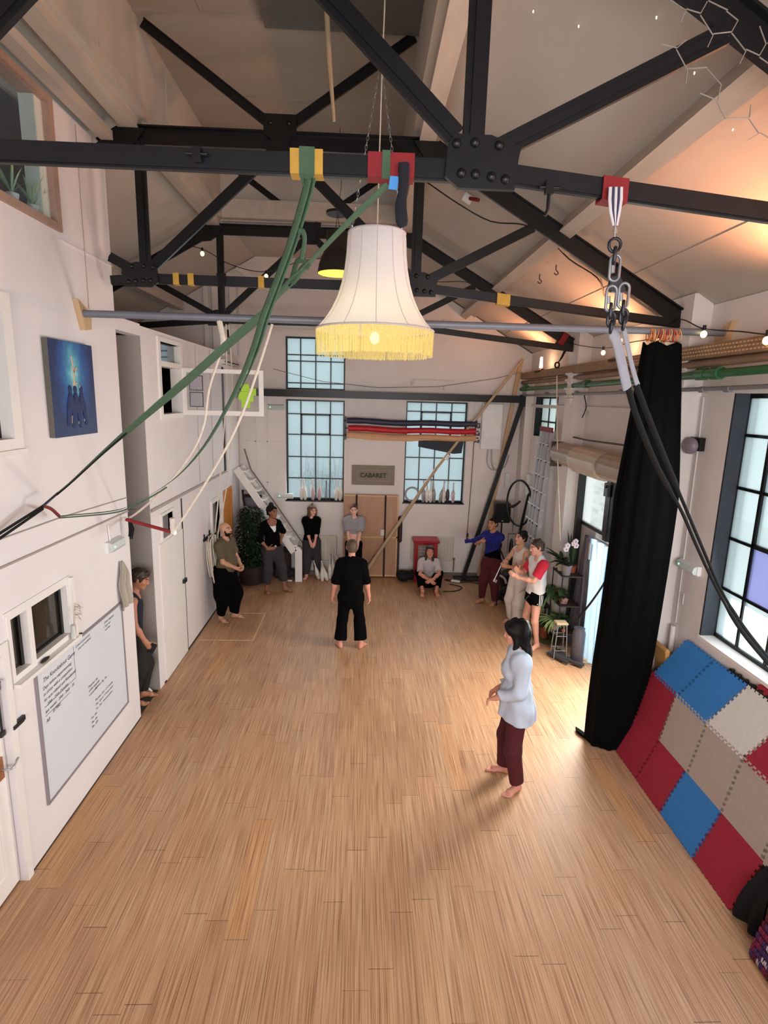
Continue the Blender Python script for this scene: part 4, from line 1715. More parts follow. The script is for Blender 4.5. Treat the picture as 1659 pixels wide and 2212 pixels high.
b = B()
for dx, m in ((-12, 0), (-6, 1), (0, 0), (6, 1), (11, 0)):
    b.tube([gp(1331 + dx, 404), gp(1330 + dx * 1.05, 430), gp(1329 + dx * .8, 455), gp(1329 + dx * .2, 487)], .010, 6, flat=(1, .35), mi=m, up=(1, 0, 0))
obj('sling', b, [mat('white_sling', (200, 198, 202), .8, .08, 20), mat('navy_sling', (54, 52, 84), .8, .1, 20)], t)


def link(b_, c, h, w, r, yaw=0.0, mi=0):
    c = Vector(c)
    P = []
    for k in range(16):
        g = 2 * PI * k / 16
        x = math.cos(g) * w / 2
        z = math.sin(g) * w / 2 + (h - w) / 2 * (1 if math.sin(g) >= 0 else -1)
        P.append(c + Vector((x * math.cos(yaw), x * math.sin(yaw), z)))
    b_.tube(P, r, 6, closed=True, mi=mi)


b = B()
b.tube([gp(1329, 486), gp(1329, 494)], .006, 6)
b.tube([gp(1329, 494), gp(1329, 503)], .011, 8)
b.tube([gp(1328, 503), gp(1328, 517)], .006, 6)
obj('swivel', b, M_CHROME, t)
b = B()
link(b, gp(1328, 530), .065, .060, .0085)
link(b, gp(1328, 552), .075, .036, .0095, 1.2)
obj('ring', b, M_DARKM, t)
b = B()
link(b, gp(1328, 579), .125, .052, .0075)
b.tube([gp(1323, 574), gp(1322, 590)], .013, 8)
obj('quick_link', b, M_ALU, t)
b = B()
b.prism([tuple(gp(x, y)) for x, y in ((1322, 597), (1340, 596), (1352, 625), (1346, 632), (1322, 630), (1316, 622))], (0, .03, 0))
obj('rigging_plate', b, M_DARKM, t)
for (xa, xb, yy) in ((1320, 1319, 0), (1347, 1346, -6)):
    b = B()
    link(b, gp(xa, 645 + yy), .125, .052, .0075)
    b.tube([gp(xa - 6, 640 + yy), gp(xa - 6, 656 + yy)], .012, 8)
    obj('quick_link', b, M_ALU, t)
    b = B()
    link(b, gp(xb, 672 + yy), .07, .036, .009, 1.2)
    link(b, gp(xb + 1, 690 + yy), .07, .042, .009, .2)
    link(b, gp(xb + 1, 706 + yy), .06, .034, .008, 1.3)
    obj('chain', b, M_DARKM, t)
for (pts, w) in ((((1320, 715), (1331, 735), (1342, 780), (1352, 826), (1355, 838)), .036), (((1347, 708), (1354, 740), (1364, 785), (1374, 822), (1378, 832)), .018)):
    P = [on_v(x, y, G0, G1) for x, y in pts]
    b = B()
    b.tube(curve_pts(P, 16), [w * .55] + [w] * 11 + [w * .95] * 20, 10, flat=(1, .45), up=(.85, .5, 0)) if False else None
    Q = curve_pts(P, 16)
    b.tube(Q, [w * (.6 if i == 0 else 1) for i in range(len(Q))], 10, flat=(1, .42), up=(.85, .5, 0))
    obj('padded_loop', b, mat('grey_white_pad', (140, 140, 148), .85, .06, 16), t)
for (pts) in (((1357, 838), (1375, 900), (1420, 1010), (1470, 1100), (1505, 1180), (1550, 1275), (1600, 1360), (1659, 1432), (1710, 1490)), ((1374, 832), (1400, 900), (1442, 1005), (1482, 1100), (1520, 1190), (1556, 1272), (1604, 1352), (1662, 1426), (1712, 1486))):
    Q = px_path(pts, G0, G1, 40)
    b = B()
    n_ = len(Q)
    b.tube(Q, [.019 if i < n_ * .3 else (.012 if i < n_ * .66 else .017 + .03 * (i / n_ - .66)) for i in range(n_)], 6, flat=(1, .3), up=(.5, -.6, .5))
    obj('black_strap', b, M_BLACKW, t)

# --- large bell lampshade with fringe
LX, LY = .075, 4.70
t = thing('chandelier', 'large white bell lampshade with yellow glowing fringe hung on chains', 'lamp', (LX, LY, 4.33))
prof = [(.222, 5.255), (.226, 5.22), (.232, 5.11), (.245, 5.00), (.268, 4.89), (.300, 4.79), (.343, 4.70), (.395, 4.62), (.452, 4.555), (.470, 4.535)]
NP = 72


def rib(k, n):
    return 1.006 if k % 6 == 0 else 1 - .010 * math.sin(PI * (k % 6) / 6)


b = B()
b.open = True
b.lathe([(r, z) for r, z in prof], (LX, LY, 0), NP, rib=rib)
shade = obj('lamp_shade', b, mat_translucent('white_shade_cloth', (240, 242, 250), .45, .02, .02, 2, .55), t)
b = B()
for k in range(0, NP, 6):
    g = 2 * PI * k / NP
    b.tube([(LX + math.cos(g) * r * 1.008, LY + math.sin(g) * r * 1.008, z) for r, z in prof], .0028, 5)
obj('seam', b, mat('grey_seam_tape', (196, 190, 190), .8), shade)
b = B()
b.tube([(LX + math.cos(2 * PI * k / 48) * .472, LY + math.sin(2 * PI * k / 48) * .472, 4.532) for k in range(48)], .008, 6, closed=True)
obj('shade_trim', b, mat('mauve_grey_braid', (186, 176, 180), .8), t)
b = B()
b.tube([(LX + math.cos(2 * PI * k / 48) * .223, LY + math.sin(2 * PI * k / 48) * .223, 5.257) for k in range(48)], .006, 6, closed=True)
obj('shade_trim', b, mat('mauve_grey_braid', (186, 176, 180), .8), t)
b = B()
r_ = random.Random(4)
NF = 300
for k in range(NF):
    g0, g1 = 2 * PI * (k + .04) / NF, 2 * PI * (k + .97) / NF
    if k % 50 in (12, 13):
        g1 = g0 + (g1 - g0) * .5
    z0 = 4.335 + r_.uniform(-.006, .006)
    rr = .474 + r_.uniform(-.003, .003)
    rb = .468 + r_.uniform(-.006, .006)
    V = [(LX + math.cos(g) * q, LY + math.sin(g) * q, z) for g, q, z in ((g0, rr, 4.53), (g1, rr, 4.53), (g1, rb, z0), (g0, rb, z0))]
    b.add(V, [(0, 1, 2, 3)])
obj('fringe', b, mat_translucent('cream_fringe_thread', (236, 220, 150), .5, .10, .14, 60, .35), t)
b = B()
b.ball((LX, LY, 4.475), .038, 12, 8, sc=(1, 1, 1.25))
obj('bulb', b, mat_emit('warm_bulb', (1.0, .80, .38), 14), t)
b = B()
b.tube([(LX, LY, 4.52), (LX, LY, 4.60)], .022, 8)
b.tube([(LX - .22, LY, 5.25), (LX + .22, LY, 5.25)], .004, 5)
b.tube([(LX, LY - .22, 5.25), (LX, LY + .22, 5.25)], .004, 5)
obj('lamp_holder', b, M_PVCW, t)
b = B()
b.tube([(LX, LY, 4.60), (LX + .002, LY, 5.6), (LX + .01, LY, 6.4), (LX + .03, LY, 7.44)], .0055, 6)
obj('cord', b, mat('pale_flex', (206, 196, 180), .6), t)
for x1 in (-.20, .20):
    b = B()
    p0, p1 = Vector((LX + x1, LY, 5.26)), Vector((LX + x1 * .06, LY, 6.36))
    n_ = 34
    tt = (p1 - p0).normalized()
    for k in range(n_):
        c = p0.lerp(p1, (k + .5) / n_)
        dirs = Vector((0, 1, 0)) if k % 2 else tt.cross(Vector((0, 1, 0)))
        L_ = (p1 - p0).length / n_ * .68
        P = [c + tt * (math.sin(2 * PI * j / 8) * L_) + dirs * (math.cos(2 * PI * j / 8) * .0085) for j in range(8)]
        b.tube(P, .0028, 4, closed=True)
    obj('chain', b, M_CHROME, t)
light('chandelier_glow', 'POINT', (LX, LY, 4.47), 17, (1.0, .66, .20), radius=.05)

# --- dark pendant behind the lampshade
q = on_y(728, 590, 8.3)
PX, PY_ = q.x, 8.3
t = thing('pendant_lamp', 'dark grey industrial pendant with yellow inside behind the white lampshade', 'lamp', (PX, PY_, 5.68))
b = B()
b.open = True
b.lathe([(.148, 6.22), (.15, 6.21), (.152, 6.0), (.175, 5.96), (.215, 5.90), (.25, 5.80), (.272, 5.68)], (PX, PY_, 0), 32)
b.lathe([(.265, 5.681), (.243, 5.80), (.208, 5.89), (.17, 5.95), (.145, 5.99)], (PX, PY_, 0), 32, mi=1)
b.lathe([(.272, 5.68), (.265, 5.681)], (PX, PY_, 0), 32)
b.lathe([(.148, 6.22), (.0001, 6.225)], (PX, PY_, 0), 32)
obj('lamp_shade', b, [mat('dark_bronze_enamel', (46, 42, 38), .45, .08, 8), mat('cream_yellow_inside', (240, 220, 130), .5)], t)
b = B()
b.ball((PX, PY_, 5.80), .05, 10, 8)
obj('bulb', b, mat_emit('yellow_bulb', (1.0, .82, .32), 9), t)
b = B()
b.lathe([(.155, 6.44), (.155, 6.475), (.10, 6.49), (.0005, 6.49)], (PX, PY_, 0), 24)
obj('canopy', b, mat('dark_bronze_enamel', (46, 42, 38)), t)
b = B()
b.tube([(PX - .03, PY_, 6.22), (PX, PY_, 6.44)], .004, 5)
b.tube([(PX + .03, PY_, 6.22), (PX + .01, PY_, 6.44)], .004, 5)
b.tube([(PX, PY_, 6.49), (PX + .05, PY_, 6.8), (PX + .02, PY_, 7.5)], .004, 5)
obj('cable', b, M_BLACKP, t)
light('pendant_glow', 'POINT', (PX, PY_, 5.74), 5, (1.0, .72, .25), radius=.06)


# --- festoon lights
def festoon(name, pts, bulbs, label, r=.006):
    t_ = thing('festoon_cable', label, 'string lights', pts[0])
    b_ = B()
    b_.tube(curve_pts(pts, 6 * len(pts)), r, 5)
    obj('cable', b_, M_BLACKP, t_)
    for p in bulbs:
        s_ = B()
        p = Vector(p)
        s_.tube([p + Vector((0, 0, .035)), p + Vector((0, 0, .085))], .016, 8)
        k = obj('bulb_socket', s_, M_BLACKP, t_)
        s_ = B()
        s_.ball(p, .030, 10, 8, sc=(1, 1, 1.15))
        obj('bulb', s_, MATS.get('festoon_bulb') or mat_emit('festoon_bulb', (1.0, .78, .30), 5), k)
    return t_


FY = 9.16
fb = [on_y(437, 548, FY), on_y(575, 597, FY), on_y(940, 618, FY)]
festoon('festoon', [on_y(372, 525, FY), on_y(437, 538, FY), on_y(500, 572, FY), on_y(575, 587, FY), on_y(660, 562, FY), on_y(760, 560, FY), on_y(860, 590, FY), on_y(940, 608, FY), on_y(1010, 610, FY), on_y(1075, 640, FY)], fb, 'string of warm festoon bulbs draped along the farthest truss')
FX = 3.30
fb = [on_x(1160, 715, FX), on_x(1222, 748, FX), on_x(1303, 762, FX), on_x(1420, 738, FX), on_x(1520, 722, FX), on_x(1656, 736, FX)]
festoon('festoon', [on_x(1085, 660, FX), on_x(1160, 706, FX), on_x(1222, 738, FX), on_x(1303, 752, FX), on_x(1360, 740, FX), on_x(1420, 727, FX), on_x(1465, 690, FX), on_x(1520, 710, FX), on_x(1600, 716, FX), on_x(1656, 722, FX), on_x(1720, 720, FX)], fb, 'string of warm festoon bulbs along the right wall at tube height')
r_ = random.Random(9)
for i, (x, y) in enumerate(((1152, 25), (1250, 57), (1418, 38), (1633, 30), (1500, 158), (1558, 206), (1583, 280))):
    d_ = _ray(x, y)
    k = (5.05 + .57 * 3.6 - CAM.z - .03) / (d_.z + .57 * d_.x)
    p = CAM + d_ * k
    b = B()
    b.ball(p, .0045, 8, 6, sc=(1, 1, 2))
    tag(obj('fairy_light', b, MATS.get('fairy_bulb') or mat_emit('fairy_bulb', (1.0, .86, .6), 3)), 'tiny fairy light bulb against the sloping roof boards', 'fairy light', 'fairy lights on the roof')

# --- wire netting near the viewpoint, top right
b = B()
NY = 2.15
_hx = {}
_ca, _sa = math.cos(.56), math.sin(.56)
for i in range(-6, 14):
    for j in range(-8, 10):
        ox, oy = i * 78 + (39 if j % 2 else 0), j * 46
        P = [(ox + 33 * sx, oy + 26 * sy) for sx, sy in ((0, -1.1), (1.18, -.55), (1.18, .55), (0, 1.1))]
        for k in range(3):
            e = []
            for (u, v) in (P[k], P[k + 1]):
                u += 9 * math.sin(v * .06 + 1.3)
                v += 8 * math.sin(u * .05)
                e.append((1500 + u * _ca - v * _sa, 60 + u * _sa + v * _ca))
            mxp, myp = (e[0][0] + e[1][0]) / 2, (e[0][1] + e[1][1]) / 2
            l1 = (mxp - 1440) * .62 - myp                       # band along the rafter
            l2 = (mxp - 1540) * .95 + 195 - myp
            if 1430 < mxp < 1690 and -30 < myp < 380 and (-34 < l1 < 60 or -30 < l2 < 38):
                b.tube([on_y(q[0], q[1], NY) for q in e], .0019, 4)
tag(obj('wire_netting', b, mat('galvanised_wire', (160, 156, 150), .4, .1, 20, metal=.6)), 'loose wire netting hanging close by at the top right', 'netting')

# --- wooden batten hanging from the lantern, socket with cable, beam clamps
b = B()
b.tube([on_y(704, -10, 5.7), on_y(712, 140, 5.7), on_y(722, 262, 5.7)], [.026, .024, .014], 7)
tag(obj('hanging_stick', b, M_BAMB), 'pale wooden stick hanging from the lantern ceiling', 'stick')
t = thing('ceiling_socket', 'white socket with a red plug on the sloping roof board', 'socket', (1.02, 6.6, 6.4))


def roof_pt(px, py, off=.0):
    d_ = _ray(px, py)
    k = (5.05 + .57 * 3.6 - CAM.z - off) / (d_.z + .57 * d_.x)
    return CAM + d_ * k


q = roof_pt(1010, 428, .05)
ROOT[t.name] = q
t.location = q
b = B()
b.bbox(q, (.12, .10, .08), .01, rot=Matrix.Rotation(.52, 3, 'Y'))
obj('socket_box', b, M_PVCW, t)
b = B()
q2 = roof_pt(1030, 430, .07)
b.tube([q, q2 + Vector((.02, 0, -.01))], .022, 8)
obj('plug', b, M_REDTAPE, t)
b = B()
b.tube(curve_pts([roof_pt(920, 392, .05), roof_pt(990, 440, .2), roof_pt(1060, 478, .2), roof_pt(1130, 485, .1), roof_pt(1180, 510, .06), roof_pt(1230, 560, .06), roof_pt(1290, 600, .05), roof_pt(1306, 640, .05)], 30), .008, 5)
tag(obj('roof_cable', b, M_BLACKP), 'dark cable looping under the right roof slope past the white socket', 'cable')
for (x, y, lab) in ((425, 332, 'small black clamp on the near beam left of the king post'), (1187, 405, 'black clamp with a hanging hook on the sloping near beam')):
    q = on_y(x, y, 3.0)
    b = B()
    b.box(q.x - .02, q.x + .02, 2.99, 3.02, q.z - .03, q.z + .03)
    b.tube([(q.x - .05, 3.0, q.z), (q.x + .05, 3.0, q.z)], .008, 6)
    if x > 1000:
        b.tube([(q.x, 3.0, q.z), (q.x, 3.0, q.z - .10), (q.x - .012, 3.0, q.z - .13)], .009, 6)
    tag(obj('beam_clamp', b, M_BLACKP), lab, 'clamp')

for (x, y, lab) in ((1166, 602, 'left wire hook on the orange-lit roof slope'), (1202, 582, 'right wire hook on the orange-lit roof slope')):
    q = roof_pt(x, y - 10, .0)
    b = B()
    b.tube(curve_pts([q, q + Vector((.0, 0, -.06)), q + Vector((.03, -.01, -.10)), q + Vector((.0, -.02, -.125)), q + Vector((-.025, -.01, -.10))], 12), .007, 5)
    tag(obj('roof_hook', b, M_DARKM), lab, 'hook')
q = on_x(1222, 755, 3.28)
b = B()
b.tube([q, q + Vector((-.06, 0, -.14)), q + Vector((-.10, 0, -.20))], [.022, .016, .008], 6)
link(b, q + Vector((-.12, 0, -.25)), .085, .07, .013)
tag(obj('ring_sling', b, M_BLACKW), 'short black sling with a round ring at the foot of the farthest truss', 'sling')

# ================================================================== BACK OF THE HALL
# --- steep white stair up to the mezzanine
t = thing('staircase', 'steep white open stair rising to the left from the back wall floor', 'staircase', (-1.95, 11.95, 0))
s0, s1 = Vector((-2.62, 0, 2.50)), Vector((-1.42, 0, .70))
for y, nm in ((11.78, 'front'), (12.26, 'rear')):
    b = B()
    tv = (s1 - s0).normalized()
    nv = Vector((-tv.z, 0, tv.x))
    P = [s0 + nv * .02, s1 + nv * .02, s1 - nv * .13 + tv * .0, s0 - nv * .13]
    b.prism([(p.x, y, p.z) for p in P], (0, .04, 0))
    obj('stringer', b, M_TRIM, t)
for i in range(9):
    k = (i + .5) / 9
    p = s0.lerp(s1, k)
    b = B()
    b.box(p.x - .10, p.x + .09, 11.82, 12.26, p.z - .015, p.z + .02)
    obj('tread', b, M_TRIM, t)
b = B()
b.box(-1.44, -1.29, 11.78, 11.86, 0, .70)
b.prism([(-1.44, 11.78, .70), (-1.29, 11.78, .70), (-1.33, 11.78, .76), (-1.42, 11.78, .80)], (0, .08, 0))
obj('newel_post', b, M_TRIM, t)
b = B()
b.tube([(-2.58, 12.24, 2.85), (-2.45, 12.24, 2.40), (-1.9, 12.24, 1.62), (-1.3, 12.24, .72)], .014, 6)
tag(obj('stair_rope', b, mat('brown_grey_rope', (120, 106, 94), .9, .1, 20)), 'brown rope handrail slung along the wall side of the white stair', 'rope')

# --- radiators
def radiator(x0, x1, z0, z1, label):
    t_ = thing('radiator', label, 'radiator', ((x0 + x1) / 2, YB - .06, z0))
    b_ = B()
    b_.box(x0, x1, YB - .085, YB - .05, z0, z1, bv=.012)
    b_.box(x0 + .03, x1 - .03, YB - .05, YB - .005, z0 + .08, z1 - .08)
    obj('panel', b_, mat('cream_radiator_enamel', (206, 198, 186), .45, .03, 4), t_)
    b_ = B()
    for k in range(12):
        x = x0 + .05 + k * (x1 - x0 - .1) / 11
        b_.box(x - .004, x + .004, YB - .089, YB - .084, z0 + .04, z1 - .04)
    obj('flute', b_, mat('cream_radiator_shadow', (192, 184, 172), .5), t_)
    b_ = B()
    b_.tube([(x1 + .03, YB - .06, z0 - .25), (x1 + .03, YB - .06, z0 + .02)], .014, 6)
    b_.tube([(x1 - .01, YB - .06, z0 + .05), (x1 + .05, YB - .06, z0 + .05)], .024, 8)
    obj('valve', b_, M_TRAY, t_)


radiator(-1.52, -.56, .36, .93, 'cream wall radiator under the left back window behind the stair foot')
radiator(1.12, 2.10, .38, .95, 'cream wall radiator behind the red cabinet under the right back window')

# --- plywood panels leaning on the wall, strapped with dark bands
t = thing('plywood_stack', 'tall plywood flat strapped with dark bands against the back wall', 'panel', (.22, 12.2, 0))
b = B()
b.box(-.41, .80, 12.16, 12.26, .04, 1.90)
obj('panel', b, M_PLY, t)
b = B()
for q in ((-.41, .80, 1.87, 1.90), (-.41, .80, .03, .075), (-.41, .80, .93, .965)):
    b.box(q[0], q[1], 12.145, 12.162, q[2], q[3])
b.box(.775, .80, 12.145, 12.162, .08, 1.865)
obj('edge_batten', b, mat('pale_batten', (206, 164, 118), .5, .06, 4), t)
for x in (-.125, .515):
    b = B()
    b.box(x - .02, x + .02, 12.135, 12.146, .02, 1.905)
    obj('band', b, mat('dark_strap_band', (36, 22, 20), .7, .1, 8), t)
b = B()
b.box(.42, .50, 12.128, 12.134, .99, 1.13)
tag(obj('paper_note', b, mat('white_note_paper', (214, 208, 202), .8, .05, 30)), 'small white paper note stuck on the plywood flat', 'note')
b = B()
for k in range(4):
    b.box(.43, .485 - .01 * (k % 2), 12.126, 12.128, 1.095 - k * .022, 1.102 - k * .022)
obj('note_lines', b, M_INK, bpy.data.objects['paper_note']) if False else None
b = B()
b.bbox((.86, 12.22, 1.12), (.10, .10, .62), .04)
b.box(.82, .86, 12.2, 12.26, .02, .85)
tag(obj('dark_mat_roll', b, mat('dark_brown_vinyl', (52, 36, 30), .6, .1, 8)), 'dark brown upright roll behind the right edge of the plywood flat', 'roll')

# --- CABARET sign
t = thing('sign_board', 'grey wooden panel sign reading CABARET between the back windows', 'sign', (.23, YB - .02, 2.10))
b = B()
b.box(-.245, .705, YB - .035, YB - .001, 2.10, 2.54)
obj('board', b, mat('weathered_grey_board', (132, 122, 108), .75, .10, 6, stretch=(1, 1, 5)), t)
b = B()
for q in ((-.14, .60, 2.20, 2.215), (-.14, .60, 2.425, 2.44), (-.14, -.125, 2.215, 2.425), (.585, .60, 2.215, 2.425)):
    b.box(q[0], q[1], YB - .046, YB - .034, q[2], q[3])
obj('moulding', b, mat('pale_grey_board', (146, 138, 124), .75, .1, 6), t)
b = B()
text_mesh(b, 'CABARET', (.23, YB - .037, 2.275), (1, 0, 0), (0, 0, 1), .095, bold=.006, align='CENTER')
text_mesh(b, 'CABARET', (.234, YB - .036, 2.272), (1, 0, 0), (0, 0, 1), .095, bold=.010, mi=1, align='CENTER') if False else None
obj('lettering', b, mat('dark_sign_letter', (62, 56, 50), .7, .1, 10), t)

# --- rolled vinyl sheets on a rack
M_RB, M_RR, M_RT = mat('navy_vinyl_roll', (40, 44, 66), .5, .08, 4), mat('red_vinyl_roll', (176, 28, 40), .5, .08, 4), mat('tan_vinyl_roll', (198, 152, 112), .55, .08, 4)
for (z, r, x0, x1, m_, lab) in ((3.52, .062, -.36, 2.42, M_RB, 'navy roll, topmost of the three sheet rolls on the back wall'), (3.36, .062, -.33, 2.40, M_RR, 'bright red roll between the navy and tan sheet rolls'), (3.215, .066, -.36, 2.40, M_RT, 'tan roll, lowest of the three sheet rolls on the back wall')):
    t = thing('sheet_roll', lab, 'roll', ((x0 + x1) / 2, 12.0, z - r), 'sheet rolls on the wall rack')
    b = B()
    n_ = 14
    pts = [(x0 + (x1 - x0) * i / n_, 12.0 + .004 * math.sin(i * 1.7), z + .01 * math.sin(i * .9) - (.02 * math.sin(PI * i / n_))) for i in range(n_ + 1)]
    b.tube(pts, [r * (1 + .05 * math.sin(i * 2.3)) for i in range(n_ + 1)], 14)
    obj('roll', b, m_, t)
    b = B()
    b.tube([(x0 - .07, 12.0, z), (x0 + .02, 12.0, z)], .012, 6)
    obj('roll_core', b, M_BLACKP, t)
    b = B()
    b.tube([(x1 - .02, 12.0, z), (x1 + .07, 12.0, z)], .012, 6)
    obj('roll_core', b, M_BLACKP, t)
for x, lab in ((-.40, 'black left bracket carrying the three sheet rolls'), (2.46, 'black right bracket carrying the three sheet rolls')):
    b = B()
    b.box(x - .015, x + .015, YB - .02, YB, 3.1, 3.6)
    for z in (3.44, 3.28, 3.13):
        b.box(x - .015, x + .015, 11.96, YB - .02, z - .012, z + .008)
        b.box(x - .015, x + .015, 11.93, 11.955, z - .012, z + .06)
    tag(obj('roll_bracket', b, M_BLACKP), lab, 'bracket')
b = B()
b.prism([(1.18, 12.02, 3.14), (2.16, 12.02, 3.16), (2.13, 12.06, 2.88), (1.96, 12.06, 2.86), (1.18, 12.04, 3.0)], (0, .012, 0))
tag(obj('hanging_sheet', b, mat('slate_cloth', (52, 56, 66), .8, .08, 8)), 'slate grey sheet hanging below the rolls over the right back window', 'sheet')
b = B()
b.prism([(-.3, 11.93, 3.22), (1.35, 11.93, 3.19), (1.5, 11.92, 3.165), (1.0, 11.93, 3.115), (.2, 11.93, 3.12), (-.3, 11.93, 3.16)], (0, .01, 0))
tag(obj('tan_sheet_flap', b, M_RT), 'loose tan flap drooping from the lowest sheet roll', 'sheet')

# --- timber poles propped in the right back corner
b = B()
b.tube([(3.30, 11.95, 4.88), (1.6, 12.03, 2.55), (.02, 12.0, .04)], [.028, .034, .045], 8)
b.tube([(1.85, 11.965, 2.84), (1.78, 11.97, 2.74)], .040, 8, mi=1)
tag(obj('timber_pole', b, [M_BAMB, M_PVCW]), 'long pale pole slanting across the back wall from corner to plywood flat', 'pole')
b = B()
b.bar((3.33, 12.22, 4.85), (2.72, 12.27, .04), .085, .04, (0, 1, 0))
tag(obj('timber_plank', b, M_WOOD), 'pale plank standing upright in the right back corner behind the strut', 'plank')

# --- electrics
t = thing('meter_box', 'white electrical box high on the back wall right of the window', 'electrical box', (2.79, YB - .06, 2.96))
b = B()
b.box(2.57, 3.02, YB - .12, YB, 2.96, 3.95, bv=.01)
obj('cabinet', b, M_PVCW, t)
b = B()
b.box(2.58, 3.01, YB - .128, YB - .119, 3.22, 3.225)
b.box(2.60, 2.99, YB - .126, YB - .119, 3.25, 3.93)
obj('cover', b, mat('white_plastic_cover', (232, 232, 230), .45), t)
b = B()
for k, (x, dx) in enumerate(((2.76, .0), (2.84, .02))):
    b.tube(curve_pts([(x, YB - .03, 2.96), (x + dx, YB - .03, 2.66), (x + .12, YB - .03, 2.50), (x + .32, YB - .03, 2.58), (x + .40, YB - .03, 2.85)], 16), .014, 6)
tag(obj('cable_loop', b, mat('grey_white_cable', (176, 168, 162), .6)), 'pale cables looping down from the white electrical box', 'cable')
b = B()
b.tube([(2.44, YB - .04, 3.3), (2.43, YB - .04, 2.2), (2.40, YB - .04, .98)], .010, 6)
tag(obj('thin_cord', b, mat('brown_grey_rope', (120, 106, 94), .9)), 'thin brown cord hanging down the back wall right of the window', 'cord')
b = B()
b.lathe([(.02, 0), (.028, .05), (.02, .14)], (2.41, YB - .05, .90), 10)
tag(obj('cord_toggle', b, mat('dark_maroon_toggle', (52, 20, 20), .6)), 'dark toggle at the end of the brown wall cord', 'toggle')
for (x, z, w_, h_, lab) in ((2.96, 2.12, .09, .28, 'small white fuse box on the back wall below the cable loop'),):
    b = B()
    b.box(3.18, 3.29, YB - .07, YB, 2.10, 2.44, bv=.008)
    tag(obj('fuse_box', b, M_PVCW), lab, 'fuse box')
b = B()
b.box(3.5, XR, 11.55, 11.75, 2.05, 2.50, bv=.008)
tag(obj('junction_box', b, M_PVCW), 'white box on the right wall above the hoop', 'electrical box')
emergency_light((-1.90, YB, 3.68), (1, 0, 0), (0, -1, 0), 'emergency light with green lamp high beside the left back window', .34, .13)
emergency_light((-1.72, YB, 1.76), (1, 0, 0), (0, -1, 0), 'emergency light with green lamp low beside the left back window over the stair', .34, .11)
b = B()
b.tube([(-1.95, 12.30, 4.55), (-.9, 12.28, 4.32), (.3, 12.28, 4.22), (1.6, 12.26, 4.28), (2.8, 12.2, 4.48), (3.32, 12.0, 4.62)], .006, 5)
tag(obj('sagging_wire', b, mat('thin_grey_wire', (120, 106, 100), .6)), 'thin wire sagging across the gable above the black beam', 'wire')
b = B()
b.tube([(1.02, YB - .04, 4.30), (1.02, YB - .10, 4.36)], .03, 8)
b.tube([(1.05, YB - .05, 4.34), (1.05, YB - .05, 4.42), (1.9, YB - .05, 4.40)], .012, 6)
b.tube([(1.72, YB - .03, 4.22), (1.72, YB - .08, 4.30)], .022, 8)
tag(obj('pipe_stub', b, M_BACK), 'short painted pipe stub on the gable above the black beam', 'pipe')


# --- juggling clubs
def club(x, y, z, h, m_, label, group, lean=(0, 0), parts=True):
    t_ = thing('juggling_club', label, 'juggling club', (x, y, z), group)
    ax = Vector((lean[0], lean[1], 1)).normalized()
    b_ = B()
    b_.lathe([(.020, 0), (.034, .03 * h), (.047, .22 * h), (.050, .32 * h), (.042, .46 * h), (.022, .62 * h)], (x, y, z), 12, ax)
    obj('body', b_, m_, t_)
    b_ = B()
    b_.lathe([(.022, .62 * h), (.015, .70 * h), (.013, .95 * h), (.018, .97 * h), (.018, .99 * h), (.006, h)], (x, y, z), 10, ax)
    obj('handle', b_, M_CLUBH, t_)
    return t_


M_CLUBW, M_CLUBH = mat('white_club', (222, 216, 206), .4, .05, 8), mat('pale_club_handle', (206, 200, 192), .5, .06, 8)
M_CLUBD, M_CLUBP, M_CLUBG = mat('dark_club', (66, 54, 60), .4, .2, 8), mat('pinkish_club', (196, 168, 172), .4, .1, 8), mat('grey_club', (140, 138, 136), .4, .1, 8)
cl = [(1.375, M_CLUBG, 'grey club nearest the ring, on the right back window ledge'), (1.455, M_CLUBW, 'white club with dark foot, second from the ring on the ledge'), (1.54, M_CLUBW, 'taller white club with dark foot, third from the ring on the ledge'), (1.625, M_CLUBG, 'pale grey club in the middle of the right window ledge'), (1.745, M_CLUBG, 'grey club leaning to the right on the right window ledge'), (1.835, M_CLUBW, 'white club with dark foot right of the leaning club'), (1.925, M_CLUBD, 'darkest club on the right window ledge'), (2.05, M_CLUBP, 'pinkish club at the right end of the ledge')]
for i, (x, m_, lab) in enumerate(cl):
    club(x, YB + .05, 1.72, .50 if i != 7 else .46, m_, lab, 'clubs on the right window ledge', (.22, 0) if i == 4 else ((-.06, 0) if i == 3 else (0, 0)))
cl = [(-1.36, M_CLUBW, 'white club leftmost on the left back window ledge', (-.05, 0)), (-1.28, M_CLUBW, 'white club leaning left, second on the left window ledge', (-.08, 0)), (-1.11, M_CLUBP, 'pinkish club left of the middle bar on the left window ledge', (0, 0)), (-.965, M_CLUBP, 'slim pinkish club right of the middle bar on the left window ledge', (0, 0)), (-.59, M_CLUBW, 'white club leaning right near the window corner', (.06, 0)), (-.50, M_CLUBW, 'white club at the right end of the left window ledge', (.05, 0))]
for x, m_, lab, ln in cl:
    club(x, YB + .05, 1.72, .48, m_, lab, 'clubs on the left window ledge', ln)
for i, (x, lab) in enumerate(((-.82, 'left dark juggling stick on the left window ledge'), (-.74, 'right dark juggling stick on the left window ledge'))):
    b = B()
    b.tube([(x, YB + .05, 1.72), (x + .005, YB + .09, 2.16)], .012, 7)
    tag(obj('juggling_stick', b, M_CLUBD), lab, 'stick', 'sticks on the left window ledge')
